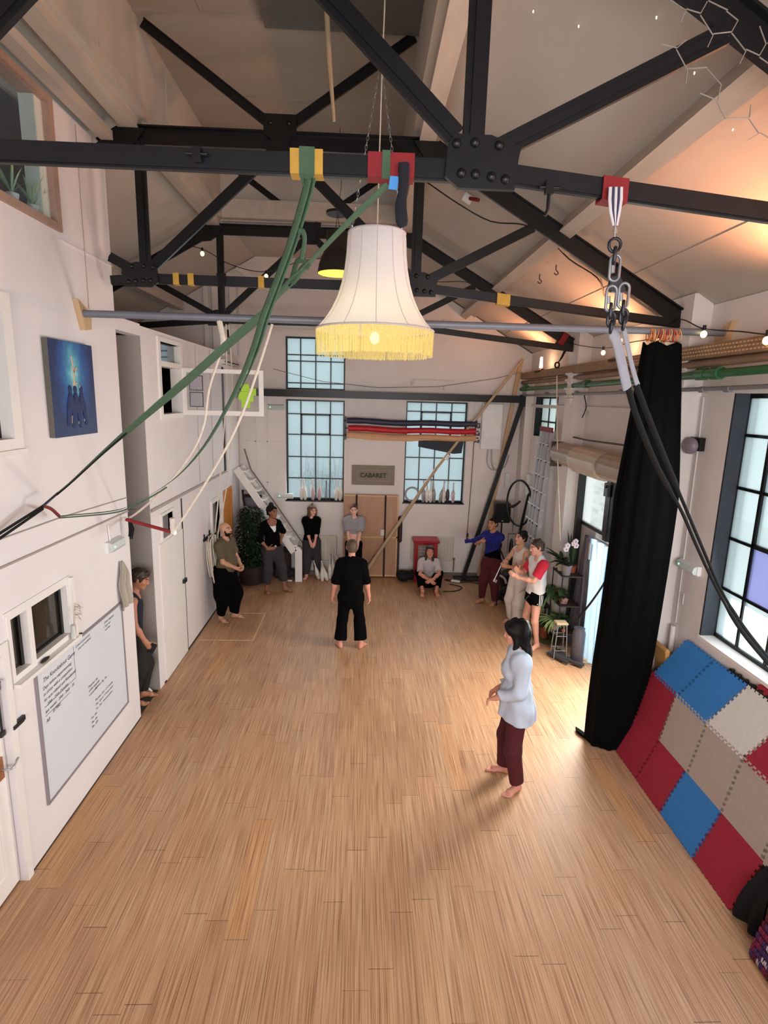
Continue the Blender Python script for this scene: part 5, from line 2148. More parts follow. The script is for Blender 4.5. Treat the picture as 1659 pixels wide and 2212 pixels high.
fl = [(-.93, 11.95, .44, (-.30, .1), 'white floor club tipped to the left by the bun-haired woman'), (-.85, 11.84, .46, (-.05, .3), 'short white floor club in front of the group'), (-.74, 11.86, .46, (-.34, .2), 'white floor club leaning left in front of the taller ones'), (-.70, 12.02, .54, (.0, .14), 'tall white floor club at the left of the upright ones'), (-.62, 12.12, .62, (-.05, .1), 'tallest white floor club against the radiator'), (-.57, 11.98, .54, (.05, .14), 'tall white floor club at the front right'), (-.50, 12.08, .50, (-.06, .1), 'white floor club by the radiator valve')]
for x, y, h, ln, lab in fl:
    club(x, y, .012 if abs(ln[0]) > .2 else 0.0, h, M_CLUBW, lab, 'white clubs on the floor', ln)

# --- juggling ring on the ledge
b = B()
cx, cz = 1.12, 1.90
for k in range(1):
    V, F = [], []
    n_ = 40
    for i in range(n_):
        g = 2 * PI * i / n_
        for r, yy in ((.175, 12.385), (.175, 12.395), (.130, 12.395), (.130, 12.385)):
            V.append((cx + math.cos(g) * r, yy, cz + math.sin(g) * r))
    for i in range(n_):
        j = (i + 1) % n_
        for q in range(4):
            F.append((i * 4 + q, i * 4 + (q + 1) % 4, j * 4 + (q + 1) % 4, j * 4 + q))
    b.add(V, F, False)
tag(obj('juggling_ring', b, mat('grey_ring', (150, 142, 148), .5, .06, 8)), 'flat grey juggling ring leaning in the right back window', 'ring')

# --- dried plant shapes outside the left window, low in the pane
t = thing('bush', 'dark leafless bush outside behind the left back window', 'bush', (-.9, 13.0, 0))
r_ = random.Random(8)
b = B()
for k in range(60):
    x = r_.uniform(-1.3, -.45)
    h = r_.uniform(1.95, 2.5) if r_.random() < .75 else 2.75
    b.tube([(x, 13.0 + r_.uniform(-.2, .2), .0), (x + r_.uniform(-.1, .1), 13.0, 1.5), (x + r_.uniform(-.28, .28), 13.0, h)], [.02, .012, .004], 4)
obj('stems', b, mat('dark_twig', (54, 54, 52), .8, .1, 10), t)
b = B()
for k in range(420):
    x, z = r_.gauss(-.95, .30), r_.uniform(1.5, 2.32)
    b.leaf((x, 13.0 + r_.uniform(-.3, .3), z), (r_.uniform(-1, 1), r_.uniform(-1, 1), r_.uniform(-.3, 1)), (0, 0, 1), .07, .035, .5, 2)
obj('foliage', b, mat('grey_leaf', (78, 82, 78), .7, .2, 10), t)

# --- red cabinet with drawers front, black bag, cables
t = thing('red_cabinet', 'red metal cabinet with grey vented front behind the seated person', 'cabinet', (1.42, 12.05, 0))
b = B()
b.box(1.18, 1.68, 11.85, 12.22, 0, .92, bv=.012)
b.box(1.14, 1.72, 11.82, 12.24, .90, .965, bv=.015)
obj('body', b, mat('red_cabinet_paint', (150, 18, 26), .4, .06, 6), t)
b = B()
b.box(1.25, 1.58, 11.838, 11.852, .54, .86)
obj('front_panel', b, mat('grey_vent_panel', (128, 116, 112), .5, .08, 8), t)
for k in range(4):
    b = B()
    b.box(1.27, 1.56, 11.825, 11.84, .57 + k * .07, .585 + k * .07)
    obj('vent_slat', b, mat('pale_vent_slat', (166, 152, 146), .5), t)
b = B()
r_ = random.Random(21)
for k in range(7):
    b.ball((1.02 + r_.uniform(-.14, .18), 11.98 + r_.uniform(-.08, .06), .10 + r_.uniform(-.01, .06)), .12, 10, 8, sc=(1.2, .9, .82))
b.tube(curve_pts([(.92, 11.88, .12), (1.0, 11.85, .25), (1.1, 11.86, .24), (1.15, 11.88, .1)], 12), .012, 6)
tag(obj('black_bag', b, mat('black_bag_cloth', (14, 14, 18), .8, .15, 12)), 'black soft bag on the floor left of the red cabinet', 'bag')
b = B()
for q in ([(1.95, 11.75, .012), (2.2, 11.55, .012), (2.05, 11.3, .012), (1.75, 11.25, .012)], [(1.9, 12.05, .012), (2.15, 11.85, .012), (2.45, 11.9, .012), (2.7, 11.7, .012), (2.6, 11.5, .012)], [(1.9, 12.0, .03), (2.3, 12.0, .02), (2.8, 11.95, .02)]):
    b.tube(curve_pts(q, 14), .010, 5)
tag(obj('floor_cable', b, M_BLACKP), 'black cables lying loose on the floor by the strut foot', 'cable')
b = B()
b.bbox((2.12, 11.88, .035), (.20, .06, .045), .008, rot=Matrix.Rotation(-.35, 3, 'Z'))
tag(obj('power_strip', b, M_PVCW), 'white power strip on the floor by the cables', 'power strip')

# --- left back corner: big dark plant, planter, wall mask, bags
t = thing('potted_bush', 'tall dark leafy plant in the left back corner behind the woman in black', 'plant', (-2.36, 11.66, 0))
b = B()
b.lathe([(.20, 0), (.24, .02), (.27, .40), (.28, .42)], (-2.36, 11.66, 0), 20)
obj('planter', b, mat('dark_maroon_planter', (58, 44, 48), .7, .08, 6), t)
r_ = random.Random(31)
b = B()
for k in range(14):
    a = r_.uniform(0, 6.28)
    b.tube([(-2.36, 11.66, .4), (-2.36 + math.cos(a) * .12, 11.66 + math.sin(a) * .1, 1.0), (-2.36 + math.cos(a) * .22, 11.66 + math.sin(a) * .15, 1.5)], [.014, .010, .005], 5)
obj('stem', b, mat('dark_twig', (54, 54, 52)), t)
b = B()
for k in range(1500):
    a, u = r_.uniform(0, 6.28), r_.random() ** .5
    z = r_.uniform(.42, 1.66)
    w = .34 * (1 - ((z - 1.05) / .85) ** 2) ** .5
    p = (-2.34 + math.cos(a) * u * w * .85, 11.62 + math.sin(a) * u * w * .8, z)
    b.leaf(p, (math.cos(a), math.sin(a), r_.uniform(-.6, .6)), (0, 0, 1), r_.uniform(.07, .12), .05, .9, 3)
obj('foliage', b, M_LEAFD, t)
t = thing('puppet_head', 'grey puppet-like head with dark red brow above the corner plant', 'wall decoration', (-2.38, 12.1, 1.62))
b = B()
b.ball((-2.38, 12.15, 1.72), .22, 16, 10, sc=(1, .5, .8))
obj('head', b, mat('grey_papier_mache', (112, 106, 114), .8, .08, 8), t)
b = B()
b.bar((-2.58, 12.03, 1.86), (-2.18, 12.03, 1.84), .03, .07)
b.tube([(-2.59, 12.04, 1.98), (-2.58, 12.03, 1.80), (-2.56, 12.05, 1.62)], .025, 6)
obj('brow', b, mat('dark_maroon_cloth', (48, 14, 20), .8), t)
b = B()
b.bar((-2.56, 12.02, 1.93), (-2.12, 12.02, 1.915), .05, .06)
obj('brim', b, mat('pale_grey_brim', (150, 140, 140), .8), t)
b = B()
b.bbox((-1.76, 12.03, .36), (.40, .26, .70), .08)
tag(obj('dark_case', b, mat('dark_brown_case', (48, 38, 38), .7, .1, 8)), 'tall dark case standing under the stair behind the woman in black', 'case')
b = B()
r_ = random.Random(41)
for k in range(6):
    b.ball((-1.62 + .05 * k, 12.02 + r_.uniform(-.05, .05), .10 + r_.uniform(0, .04)), .11, 10, 7, sc=(1.2, .9, .8))
b.tube(curve_pts([(-1.68, 11.9, .12), (-1.55, 11.86, .20), (-1.42, 11.9, .10)], 10), .014, 6)
tag(obj('duffel_bag', b, mat('dark_duffel_cloth', (50, 42, 46), .8, .15, 12)), 'low dark duffel bag lying under the white stair', 'bag')
b = B()
b.bbox((-1.62, 11.80, .02), (.22, .05, .03), .01)
tag(obj('small_bar', b, M_PVCW), 'thin white bar on the floor before the duffel bag', 'bar')

# --- taped square on the floor
b = B()
z0, z1 = .001, .0035
for q in ((-2.66, -1.76, 8.72, 8.745), (-2.64, -1.76, 9.91, 9.93), (-1.785, -1.76, 8.745, 9.91)):
    b.box(q[0], q[1], q[2], q[3], z0, z1)
tag(obj('floor_tape', b, mat('cream_floor_tape', (214, 178, 132), .5, .06, 10)), 'thin cream tape outline on the floor at the left wall', 'tape')

# ================================================================== RIGHT SIDE
# --- pipes and cable tray along the wall
def wpipe(name, z0, z1, r, m_, label, cat, x=3.40, y0=4.2, y1=12.3):
    b_ = B()
    b_.tube([(x, y0, z1), (x, (y0 + y1) / 2, (z0 + z1) / 2 - .01), (x, y1, z0)], r, 10)
    return b_


b = wpipe('pipe', 4.27, 4.335, .040, M_GREENP, '', '')
for y in (5.62, 5.38, 8.6, 11.9):
    b.tube([(3.40, y, 4.325 if y < 7 else 4.30), (3.40, y + .13, 4.325 if y < 7 else 4.30)], .062, 10)
b.tube([(3.40, 5.40, 4.325), (3.40, 5.72, 4.325)], .052, 10)
tag(obj('green_pipe', b, M_GREENP), 'green painted pipe with couplings running along the right wall', 'pipe')
b = wpipe('pipe', 4.14, 4.19, .022, M_GREYPIPE, '', '')
for y in (5.2, 5.6, 6.6, 7.4, 9.0, 10.5):
    b.tube([(3.40, y, 4.172), (3.40, y + .08, 4.172)], .032, 8)
tag(obj('grey_pipe', b, M_GREYPIPE), 'grey conduit running below the green pipe on the right wall', 'pipe')
b = wpipe('pipe', 4.41, 4.44, .042, M_TRAY, '', '', x=3.42)
tag(obj('rusty_pipe', b, M_TRAY), 'rusty brown pipe above the green pipe on the right wall', 'pipe')
t = thing('cable_tray', 'perforated metal cable tray high along the right wall', 'cable tray', (3.42, 8.2, 4.5))
b = B()
b.box(3.34, 3.345, 4.2, 12.2, 4.48, 4.60)
b.box(3.345, 3.52, 4.2, 12.2, 4.475, 4.48)
b.box(3.34, 3.36, 4.2, 12.2, 4.60, 4.606)
obj('tray', b, M_TRAY, t)
b = B()
for k in range(60):
    y = 4.3 + k * .05
    for z in (4.50, 4.535, 4.57):
        b.box(3.337, 3.341, y + (.025 if z == 4.535 else 0), y + (.025 if z == 4.535 else 0) + .028, z, z + .014)
obj('slot_grille', b, mat('pale_tray_slot', (206, 168, 120), .6), t)
for y, lab in ((9.3, 'ribbed pipe bracket on the pier between ladder and door'), (6.22, 'ribbed pipe bracket on the pier behind the curtain')):
    b = B()
    for z in (4.05, 4.10, 4.22, 4.36, 4.46):
        b.box(3.33, 3.39, y - .14, y + .14, z, z + .03)
    b.box(3.36, 3.39, y - .09, y + .09, 4.0, 4.5)
    tag(obj('pipe_bracket', b, M_BACK), lab, 'bracket')

# --- up-lights
for y, lab in ((11.0, 'glowing wall up-light nearest the back corner'), (7.62, 'glowing wall up-light behind the hanging padded loops')):
    t = thing('uplight', lab, 'wall light', (3.42, y, 4.60), 'warm up-lights on the right wall')
    b = B()
    b.prism([(3.30, y - .16, 4.60), (3.36, y - .18, 4.63), (3.40, y - .18, 4.63), (3.40, y - .10, 4.57), (3.34, y - .10, 4.57)], (0, .30, 0))
    b.box(3.40, 3.6, y - .04, y + .04, 4.57, 4.60)
    obj('fixture', b, mat('dark_red_brown_fixture', (58, 26, 20), .5, .1, 8), t)
    b = B()
    b.tube([(3.40, y + .03, 4.66), (3.40, y + .03, 4.86)], [.030, .022], 10)
    obj('lamp_tube', b, MATS.get('uplight_tube') or mat_emit('uplight_tube', (1.0, .72, .42), 22), t)

# --- small fittings on the right wall
t = thing('fire_bell', 'round grey fire bell on the right wall beside the big window', 'bell', (3.5, 6.0, 3.5))
q = on_x(1492, 963, 3.5)
t.location = q
ROOT[t.name] = q
b = B()
b.lathe([(.0005, -.06), (.05, -.055), (.085, -.03), (.09, 0), (.085, .01)], q, 18, (.94, .34, 0))
obj('gong', b, mat('grey_mauve_enamel', (128, 118, 126), .4, .05, 8), t)
b = B()
b.box(3.54, XR, q.y - .09, q.y + .09, q.z - .05, q.z + .09)
obj('base', b, M_BLACKP, t)
emergency_light((XR, 5.72, 2.24), (0, -1, 0), (-1, 0, 0), 'emergency light with green lamp low on the right wall by the big window', .32, .10)
b = B()
b.tube([(XR - .02, 5.9, 4.1), (XR - .02, 5.88, 3.7), (XR - .02, 5.86, 2.6), (XR - .02, 5.84, 1.6)], .008, 6)
b.tube([(XR - .02, 5.84, 1.95), (XR - .02, 5.76, 1.97), (XR - .02, 5.76, 1.85)], .007, 6)
b.tube([(XR - .03, 5.86, 1.55), (XR - .03, 5.85, 1.25)], .03, 8)
tag(obj('painted_conduit', b, M_BACK), 'white painted conduit dropping down the wall right of the curtain', 'conduit')
b = B()
b.bbox((3.50, 5.84, 1.02), (.06, .30, .62), .028, rot=Matrix.Rotation(-.14, 3, 'Y'))
tag(obj('wooden_seat', b, mat('golden_wood', (196, 148, 88), .5, .12, 4, stretch=(4, 1, 1))), 'golden wooden board with rounded top between curtain and mats', 'board')

# --- side door: roller shutter, glazed frame, plastic strips
t = thing('roller_shutter', 'ribbed roller shutter drum over the side door', 'shutter', (3.42, 8.0, 3.0))


def ribbed(c, r, y0, y1, n, m_, nm, rr=.0):
    b_ = B()
    k = 14
    prof = []
    V, F = [], []
    for yy in (y0, y1):
        for i in range(k * 2):
            g = 2 * PI * i / (k * 2)
            q_ = r * (1.0 if i % 2 else .955)
            V.append((c[0] + math.cos(g) * q_, yy, c[1] + math.sin(g) * q_))
    m = k * 2
    for i in range(m):
        F.append((i, (i + 1) % m, (i + 1) % m + m, i + m))
    F.append(tuple(range(m - 1, -1, -1)))
    F.append(tuple(range(m, 2 * m)))
    b_.add(V, F, False)
    return obj(nm, b_, m_, t)


ribbed((3.36, 3.17), .185, 6.6, 9.42, 14, mat('beige_shutter_slat', (158, 146, 132), .5, .08, 4), 'drum')
ribbed((3.35, 3.155), .205, 7.55, 8.55, 14, mat('cream_shutter_slat', (188, 176, 158), .5, .06, 4), 'drum_cover')
b = B()
b.box(3.2, 3.6, 9.42, 9.46, 2.94, 3.36)
b.tube([(3.46, 9.5, 3.46), (3.40, 8.4, 3.46), (3.36, 6.7, 3.50)], .014, 6)
b.box(3.45, 3.6, 9.3, 9.36, 3.30, 3.48)
obj('end_bracket', b, mat('dark_brown_metal', (66, 52, 46), .6, .1, 8), t)
d = bpy.data.objects.new('door_5', None)
COL.objects.link(d)
d.location = (3.7, 7.9, 0)
d['kind'] = 'structure'
ROOT[d.name] = Vector(d.location)
b = B()
b.ring(3.66, 3.72, 8.12, 9.24, 2.04, 2.94, .055)
b.box(3.65, 3.73, 8.0, 8.12, 1.98, 2.94)
b.ring(3.66, 3.72, 6.55, 8.0, 2.12, 2.94, .055)
b.box(3.655, 3.725, 6.55, 8.0, 2.0, 2.12)
b.box(3.58, 3.68, 9.0, 9.08, 0, 2.94)
b.box(3.62, 3.74, 6.55, 9.0, 2.94, 3.02)
obj('door_frame', b, M_STEEL, d)
b = B()
b.box(3.685, 3.69, 8.17, 9.19, 2.09, 2.89)
b.box(3.685, 3.69, 6.6, 7.95, 2.17, 2.89)
obj('door_glass', b, mat_translucent('clear_door_glass', (244, 250, 252), .5, .88, .01, 2, .3), d)
b = B()
b.box(3.68, 3.72, 8.42, 9.0, 0, 2.04)
obj('door_panel', b, mat('grey_white_door_panel', (190, 182, 180), .6, .05, 4), d)
b = B()
b.box(3.60, 3.68, 8.0, 8.12, 2.66, 2.86)
b.tube([(3.60, 8.05, 2.80), (3.56, 7.95, 2.86), (3.52, 7.7, 2.90)], .018, 6)
obj('door_closer', b, M_STEEL, d)
t = thing('strip_curtain', 'pale blue plastic strip curtain hanging in the side doorway', 'strip curtain', (3.66, 7.9, 0))
for k, (y0, y1, s_) in enumerate(((8.22, 8.44, .16), (8.0, 8.24, .1), (7.80, 8.03, .06), (7.62, 7.83, .0))):
    b = B()
    n_ = 10
    V = []
    for i in range(n_ + 1):
        v = i / n_
        for j in range(7):
            u = j / 6
            V.append((3.62 + .03 * math.sin(u * 6.5 + k) + .015 * math.sin(v * 5 + k), y0 + (y1 - y0) * u - s_ * v, 1.94 - 1.92 * v))
    b.add(V, [(i * 7 + j, i * 7 + j + 1, (i + 1) * 7 + j + 1, (i + 1) * 7 + j) for i in range(n_) for j in range(6)], True)
    obj('strip', b, M_STRIP, t)
b = B()
b.tube([(3.62, 8.5, 1.96), (3.62, 7.5, 1.98)], .014, 6)
obj('rail', b, M_ALU, t)
# grey drape and its slanting tail beside the strips
b = B()
V = []
n_, m_ = 14, 12
for i in range(n_ + 1):
    v = i / n_
    for j in range(m_ + 1):
        u = j / m_
        V.append((3.56 - .05 * math.sin(u * 13) * (.4 + v * .6), 8.40 + (.12 + .36 * v) * u, 1.96 - 1.93 * v))
b.add(V, [(i * (m_ + 1) + j, i * (m_ + 1) + j + 1, (i + 1) * (m_ + 1) + j + 1, (i + 1) * (m_ + 1) + j) for i in range(n_) for j in range(m_)], True)
b.add([(x + .012, y, z) for x, y, z in V], [(i * (m_ + 1) + j, (i + 1) * (m_ + 1) + j, (i + 1) * (m_ + 1) + j + 1, i * (m_ + 1) + j + 1) for i in range(n_) for j in range(m_)], True)
tag(obj('side_drape', b, mat('mauve_grey_drape', (92, 88, 98), .9, .1, 10)), 'grey drape hanging beside the plastic strips at the side door', 'drape')
b = B()
P = [on_x(1340, 1195, 3.50), on_x(1320, 1235, 3.50), on_x(1285, 1290, 3.50), on_x(1250, 1335, 3.48)]
b.tube(curve_pts(P, 12), .022, 6, flat=(1, .3))
tag(obj('dark_strap', b, M_DARKC), 'dark strap drawn diagonally across the plastic strips', 'strap')
b = B()
for dx in (0, .02):
    b.tube([(3.30 + dx, 6.72, 2.99), (3.22 + dx, 6.70, 1.6), (3.12 + dx * .3, 6.68, .10)], .005, 5)
b.tube([(3.12, 6.68, .12), (3.12, 6.68, .0)], [.012, .03], 8)
tag(obj('weighted_line', b, mat('grey_cord', (120, 118, 116), .7)), 'thin cords with a weight hanging left of the black curtain', 'cord')
b = B()
b.box(3.58, 3.66, 8.35, 8.52, 1.60, 1.86)
tag(obj('white_paper', b, M_PVCW), 'white sheet of paper hanging beside the plant stand', 'paper')

# --- black curtain gathered on the tube
t = thing('curtain', 'tall black velvet curtain gathered beside the side door', 'curtain', (3.0, 5.9, 0))
b = B()
NV, NU = 44, 96
V = []
for i in range(NV + 1):
    v = i / NV
    z = 4.60 * (1 - v) + .012 * v
    cx = 2.945 + .10 * v + .06 * math.sin(PI * v)
    cy = 5.66 + .32 * v
    hw = (.185 + .14 * min(1, v * 3)) * (1 - .14 * max(0, (v - .72) / .28) ** 2)
    hd = (.10 + .10 * min(1, v * 3))
    for j in range(NU):
        g = 2 * PI * j / NU
        f_ = 1 + .05 * math.sin(9 * g + .6 * math.sin(v * 3)) + .03 * math.sin(17 * g + 2 * v)
        V.append((cx + math.cos(g) * hw * f_, cy + math.sin(g) * hd * f_, z + (.02 * math.sin(5 * g) if i == 0 else 0)))
F = [(i * NU + j, i * NU + (j + 1) % NU, (i + 1) * NU + (j + 1) % NU, (i + 1) * NU + j) for i in range(NV) for j in range(NU)]
F.append(tuple(range(NU)))
b.add(V, [tuple(reversed(f)) for f in F], True)
obj('drape', b, M_BLACK, t)
b = B()
P = [(2.82, 6.02, .012), (2.72, 6.22, .012), (2.70, 6.14, .012), (2.80, 5.90, .012)]
b.prism(P, (0, 0, .035))
obj('hem_corner', b, M_BLACK, t)
b = B()
cols = [mat('orange_ring', (222, 130, 72), .5), mat('cream_ring', (214, 178, 130), .5), mat('red_ring', (196, 64, 50), .5)]
r_ = random.Random(12)
for k in range(14):
    x = 2.79 + .30 * k / 13 + r_.uniform(-.006, .006)
    rg = B()
    n_ = 14
    tilt = r_.uniform(-.35, .35)
    P = [(x + math.sin(2 * PI * i / n_) * .05 * math.sin(tilt), 5.65 + math.cos(2 * PI * i / n_) * .052, 4.685 + math.sin(2 * PI * i / n_) * .062) for i in range(n_)]
    rg.tube(P, .006, 5, closed=True)
    obj('curtain_ring', rg, cols[(0, 0, 1, 0, 2, 1, 0, 2, 0, 1, 2, 0, 0, 1)[k]], t)

# --- ladder leaning on the wall
M_LAD = mat('matt_aluminium', (176, 178, 184), .5, .05, 12, metal=.15)
t = thing('ladder', 'aluminium extension ladder leaning beside the small right window', 'ladder', (3.3, 10.2, 0))
la, lb = Vector((3.44, 9.72, 3.55)), Vector((2.98, 10.35, 0))
wv = Vector((.25, 1.0, 0)).normalized()
A = [on_x(1172, 928, 3.42), on_x(1203, 930, 3.42)]
dirv = (on_x(1137, 1180, 3.22) - A[0])
for k, off in enumerate((0.0, .085, .17, .30)):
    b = B()
    sv = Vector((0, -1, 0)) * off * 2.0 + Vector((.0, 0, 0))
    p0 = A[0] + sv
    p1 = A[0] + dirv * (A[0].z / -dirv.z) * .999 + sv * 1.05
    p1.z = .0
    b.bar(p0, p1, .028, .085, (1, 0, .2))
    obj('rail', b, M_LAD, t)
for k in range(11):
    f_ = (k + .9) / 12
    p0 = A[0].lerp(A[0] + dirv * (A[0].z / -dirv.z), f_) + Vector((0, .06, 0))
    b = B()
    b.tube([p0 + Vector((-.03, .10, .02)), p0 + Vector((0, -.70, 0))], .016, 8)
    obj('rung', b, M_PVCW, t)
    b = B()
    for off in (.10, .19, .32):
        q = p0 + Vector((-.05, -off * 2.0 - .02, .0))
        b.tube([q, q + Vector((-.012, 0, 0))], .016, 8)
    obj('rung_plug', b, M_BLACKP, t)
b = B()
b.bar(A[0] + Vector((-.03, .04, .02)), A[0] + Vector((-.03, -.66, .02)), .03, .09)
obj('top_cap', b, mat('red_ladder_cap', (128, 40, 50), .5), t)

# --- loudspeaker on a tripod
t = thing('loudspeaker', 'black loudspeaker on a tripod stand in the right back corner', 'loudspeaker', (3.06, 11.75, 0))
b = B()
b.bbox((3.03, 11.78, 1.655), (.345, .30, .43), .025, rot=Matrix.Rotation(-.12, 3, 'Z'))
obj('cabinet', b, M_BLACKP, t)
b = B()
b.bbox((3.012, 11.628, 1.655), (.30, .012, .38), .005, rot=Matrix.Rotation(-.12, 3, 'Z'))
obj('grille', b, mat('black_grille', (9, 9, 10), .8, .2, 60), t)
b = B()
b.box(3.0, 3.03, 11.616, 11.621, 1.48, 1.495)
obj('badge', b, M_PVCW, t)
b = B()
b.tube([(3.06, 11.80, .42), (3.05, 11.80, 1.45)], .018, 8)
b.tube([(3.06, 11.80, .85), (3.06, 11.80, .95)], .03, 8)
obj('pole', b, M_BLACKP, t)
for a in (.4, 2.5, 4.6):
    b = B()
    b.tube([(3.06, 11.80, .80), (3.06 + .42 * math.cos(a), 11.80 + .42 * math.sin(a), .012)], .013, 6)
    obj('leg', b, M_BLACKP, t)

# --- aerial hoop with black wrap, unicycle seat, camera gear
b = B()
c0 = Vector((3.21, 11.15, 1.97))
P = [c0 + Vector((math.cos(2 * PI * i / 40) * .17, math.cos(2 * PI * i / 40) * -.30, math.sin(2 * PI * i / 40) * .47)) for i in range(40)]
b.tube(P, .022, 8, closed=True)
tag(obj('aerial_hoop', b, M_BLACKP), 'black aerial hoop hanging on the right wall beside the ladder', 'hoop')
b = B()
b.tube([(3.355, 10.92, 2.24), (3.33, 10.95, 2.18), (3.25, 10.95, 1.65), (3.19, 10.97, 1.2)], [.02, .022, .03, .03], 7)
b.tube([(3.37, 10.90, 2.22), (3.35, 10.90, 2.16)], .03, 7)
tag(obj('hoop_strap', b, M_BLACKW), 'black strap dangling from the right rim of the aerial hoop', 'strap')
t = thing('unicycle', 'unicycle with dark saddle and grey post hung upright inside the hoop', 'unicycle', (3.22, 11.45, .9))
b = B()
b.tube(curve_pts([(3.08, 11.44, 1.86), (3.16, 11.44, 1.84), (3.26, 11.45, 1.90), (3.32, 11.46, 1.96)], 8), [.03, .045, .05, .045, .04, .035, .035, .03, .02][:len(curve_pts([(0, 0, 0), (1, 0, 0), (2, 0, 0), (3, 0, 0)], 8))], 8, flat=(.6, 1))
obj('saddle', b, mat('dark_saddle', (40, 30, 28), .5), t)
b = B()
b.tube([(3.20, 11.45, 1.86), (3.20, 11.45, 1.30)], .014, 7)
b.tube([(3.12, 11.45, 1.25), (3.28, 11.45, 1.25)], .014, 7)
b.tube([(3.12, 11.45, 1.25), (3.12, 11.45, .82)], .012, 7)
b.tube([(3.28, 11.45, 1.25), (3.28, 11.45, .82)], .012, 7)
obj('fork', b, M_ALU, t)
b = B()
P = [(3.20 + .02 * 0, 11.45 + math.cos(2 * PI * i / 28) * .30 * .3 + 0, .82 + math.sin(2 * PI * i / 28) * .30) for i in range(28)]
b.tube([(3.20 + math.cos(2 * PI * i / 28) * .05, 11.45 + math.cos(2 * PI * i / 28) * .28, .82 + math.sin(2 * PI * i / 28) * .30) for i in range(28)], .022, 7, closed=True)
obj('wheel', b, M_BLACKP, t)

# --- drum kit style heap behind the people: dark case, coil, chrome stand
b = B()
b.lathe([(.27, 0), (.28, .02), (.28, .52), (.26, .55)], (3.18, 10.95, 0), 20)
tag(obj('drum', b, mat('black_drum_shell', (12, 12, 14), .35, .1, 6)), 'large dark drum on the floor behind the man in white', 'drum')
b = B()
P = [on_y(1030, 1225, 11.2), on_y(1024, 1205, 11.2), on_y(1030, 1190, 11.2), on_y(1042, 1183, 11.2)]
b.tube([(2.72 + math.cos(2 * PI * i / 30) * .18, 11.32 + math.cos(2 * PI * i / 30) * .1, .62 + math.sin(2 * PI * i / 30) * .27) for i in range(30)], .028, 7, closed=True)
tag(obj('rubber_hoop', b, M_BLACKP), 'thick black hoop standing behind the woman in red trousers', 'hoop')
t = thing('cymbal_stand', 'slanting chrome pole rising from the dark heap beside the red trousers', 'stand', (2.95, 10.6, 0))
b = B()
b.tube([on_y(1113, 1184, 10.5), on_y(1085, 1215, 10.45), on_y(1069, 1250, 10.4)], .013, 7)
obj('pole', b, M_CHROME, t)
b = B()
q = on_y(1069, 1250, 10.4)
b.tube([q, q + Vector((-.015, 0, -.06))], .02, 8)
b.tube([q + Vector((.04, 0, -.03)), q + Vector((.02, 0, -.08))], .012, 6)
obj('clamp', b, M_PVCW, t)
b = B()
b.tube([q + Vector((.02, .05, 0)), (q.x + .1, 10.5, 0)], .013, 6)
obj('leg', b, M_BLACKP, t)
b = B()
b.tube(curve_pts([on_y(1070, 1243, 10.5), on_y(1080, 1243, 10.5), on_y(1090, 1250, 10.5), on_y(1093, 1260, 10.5)], 10), .024, 7)
tag(obj('white_hose', b, mat('grey_white_hose', (176, 172, 168), .5)), 'short curved grey white tube on the dark heap', 'tube')
r_ = random.Random(15)
b = B()
for k in range(9):
    b.ball((2.95 + r_.uniform(-.10, .25), 10.55 + r_.uniform(-.15, .15), .12 + r_.uniform(0, .14)), .12, 9, 7, sc=(1.1, 1, .8))
tag(obj('kit_bag', b, mat('black_bag_cloth', (14, 14, 18))), 'black kit bag heaped on the floor between red and white trousers', 'bag')

# --- lantern, rug, planks by the plant stand
t = thing('floor_lantern', 'black metal candle lantern on the floor behind the man in shorts', 'lantern', (3.28, 9.35, 0))
b = B()
for x in (3.18, 3.34):
    for y in (9.24, 9.42):
        b.box(x - .01, x + .01, y - .01, y + .01, 0, .46)
b.box(3.16, 3.36, 9.22, 9.44, 0, .03)
b.box(3.16, 3.36, 9.22, 9.44, .44, .48)
b.tube(curve_pts([(3.20, 9.33, .48), (3.22, 9.33, .60), (3.30, 9.33, .60), (3.32, 9.33, .48)], 8), .008, 6)
obj('frame', b, M_BLACKP, t)
b = B()
b.lathe([(.04, .03), (.04, .26), (.03, .27)], (3.26, 9.33, 0), 14)
obj('candle', b, mat('grey_candle', (120, 116, 116), .5), t)
b = B()
r_ = random.Random(6)
n_ = 40
V = [(3.05, 8.97, .018)]
q = on_z(1180, 1378, 0)
cx, cy = q.x, q.y
V = [(cx, cy, .02)] + [(cx + math.cos(2 * PI * i / n_) * .25 * (1 + .04 * math.sin(i * 5)), cy + math.sin(2 * PI * i / n_) * .30, .004) for i in range(n_)]
b.add(V, [(0, 1 + i, 1 + (i + 1) % n_) for i in range(n_)], True)
for k in range(500):
    a, u = r_.uniform(0, 6.28), r_.random() ** .5
    p = (cx + math.cos(a) * .24 * u, cy + math.sin(a) * .29 * u, .012)
    b.leaf(p, (r_.uniform(-1, 1), r_.uniform(-1, 1), .8), (0, 0, 1), .035, .012, .8, 2)
tag(obj('round_rug', b, mat('moss_green_pile', (106, 98, 44), .95, .2, 20)), 'small round mossy green rug beside the plant stand', 'rug')
for (p0, p1, w, lab) in (((1190, 1397), (1222, 1402), .10, 'pale plank on the floor under the black foot plate'), ((1216, 1431), (1288, 1431), .09, 'pale plank lying at the doorway sill')):
    a, c = on_z(*p0, 0.012), on_z(*p1, 0.012)
    b = B()
    b.bar(a, c, w, .024)
    tag(obj('floor_plank', b, M_BAMB), lab, 'plank')

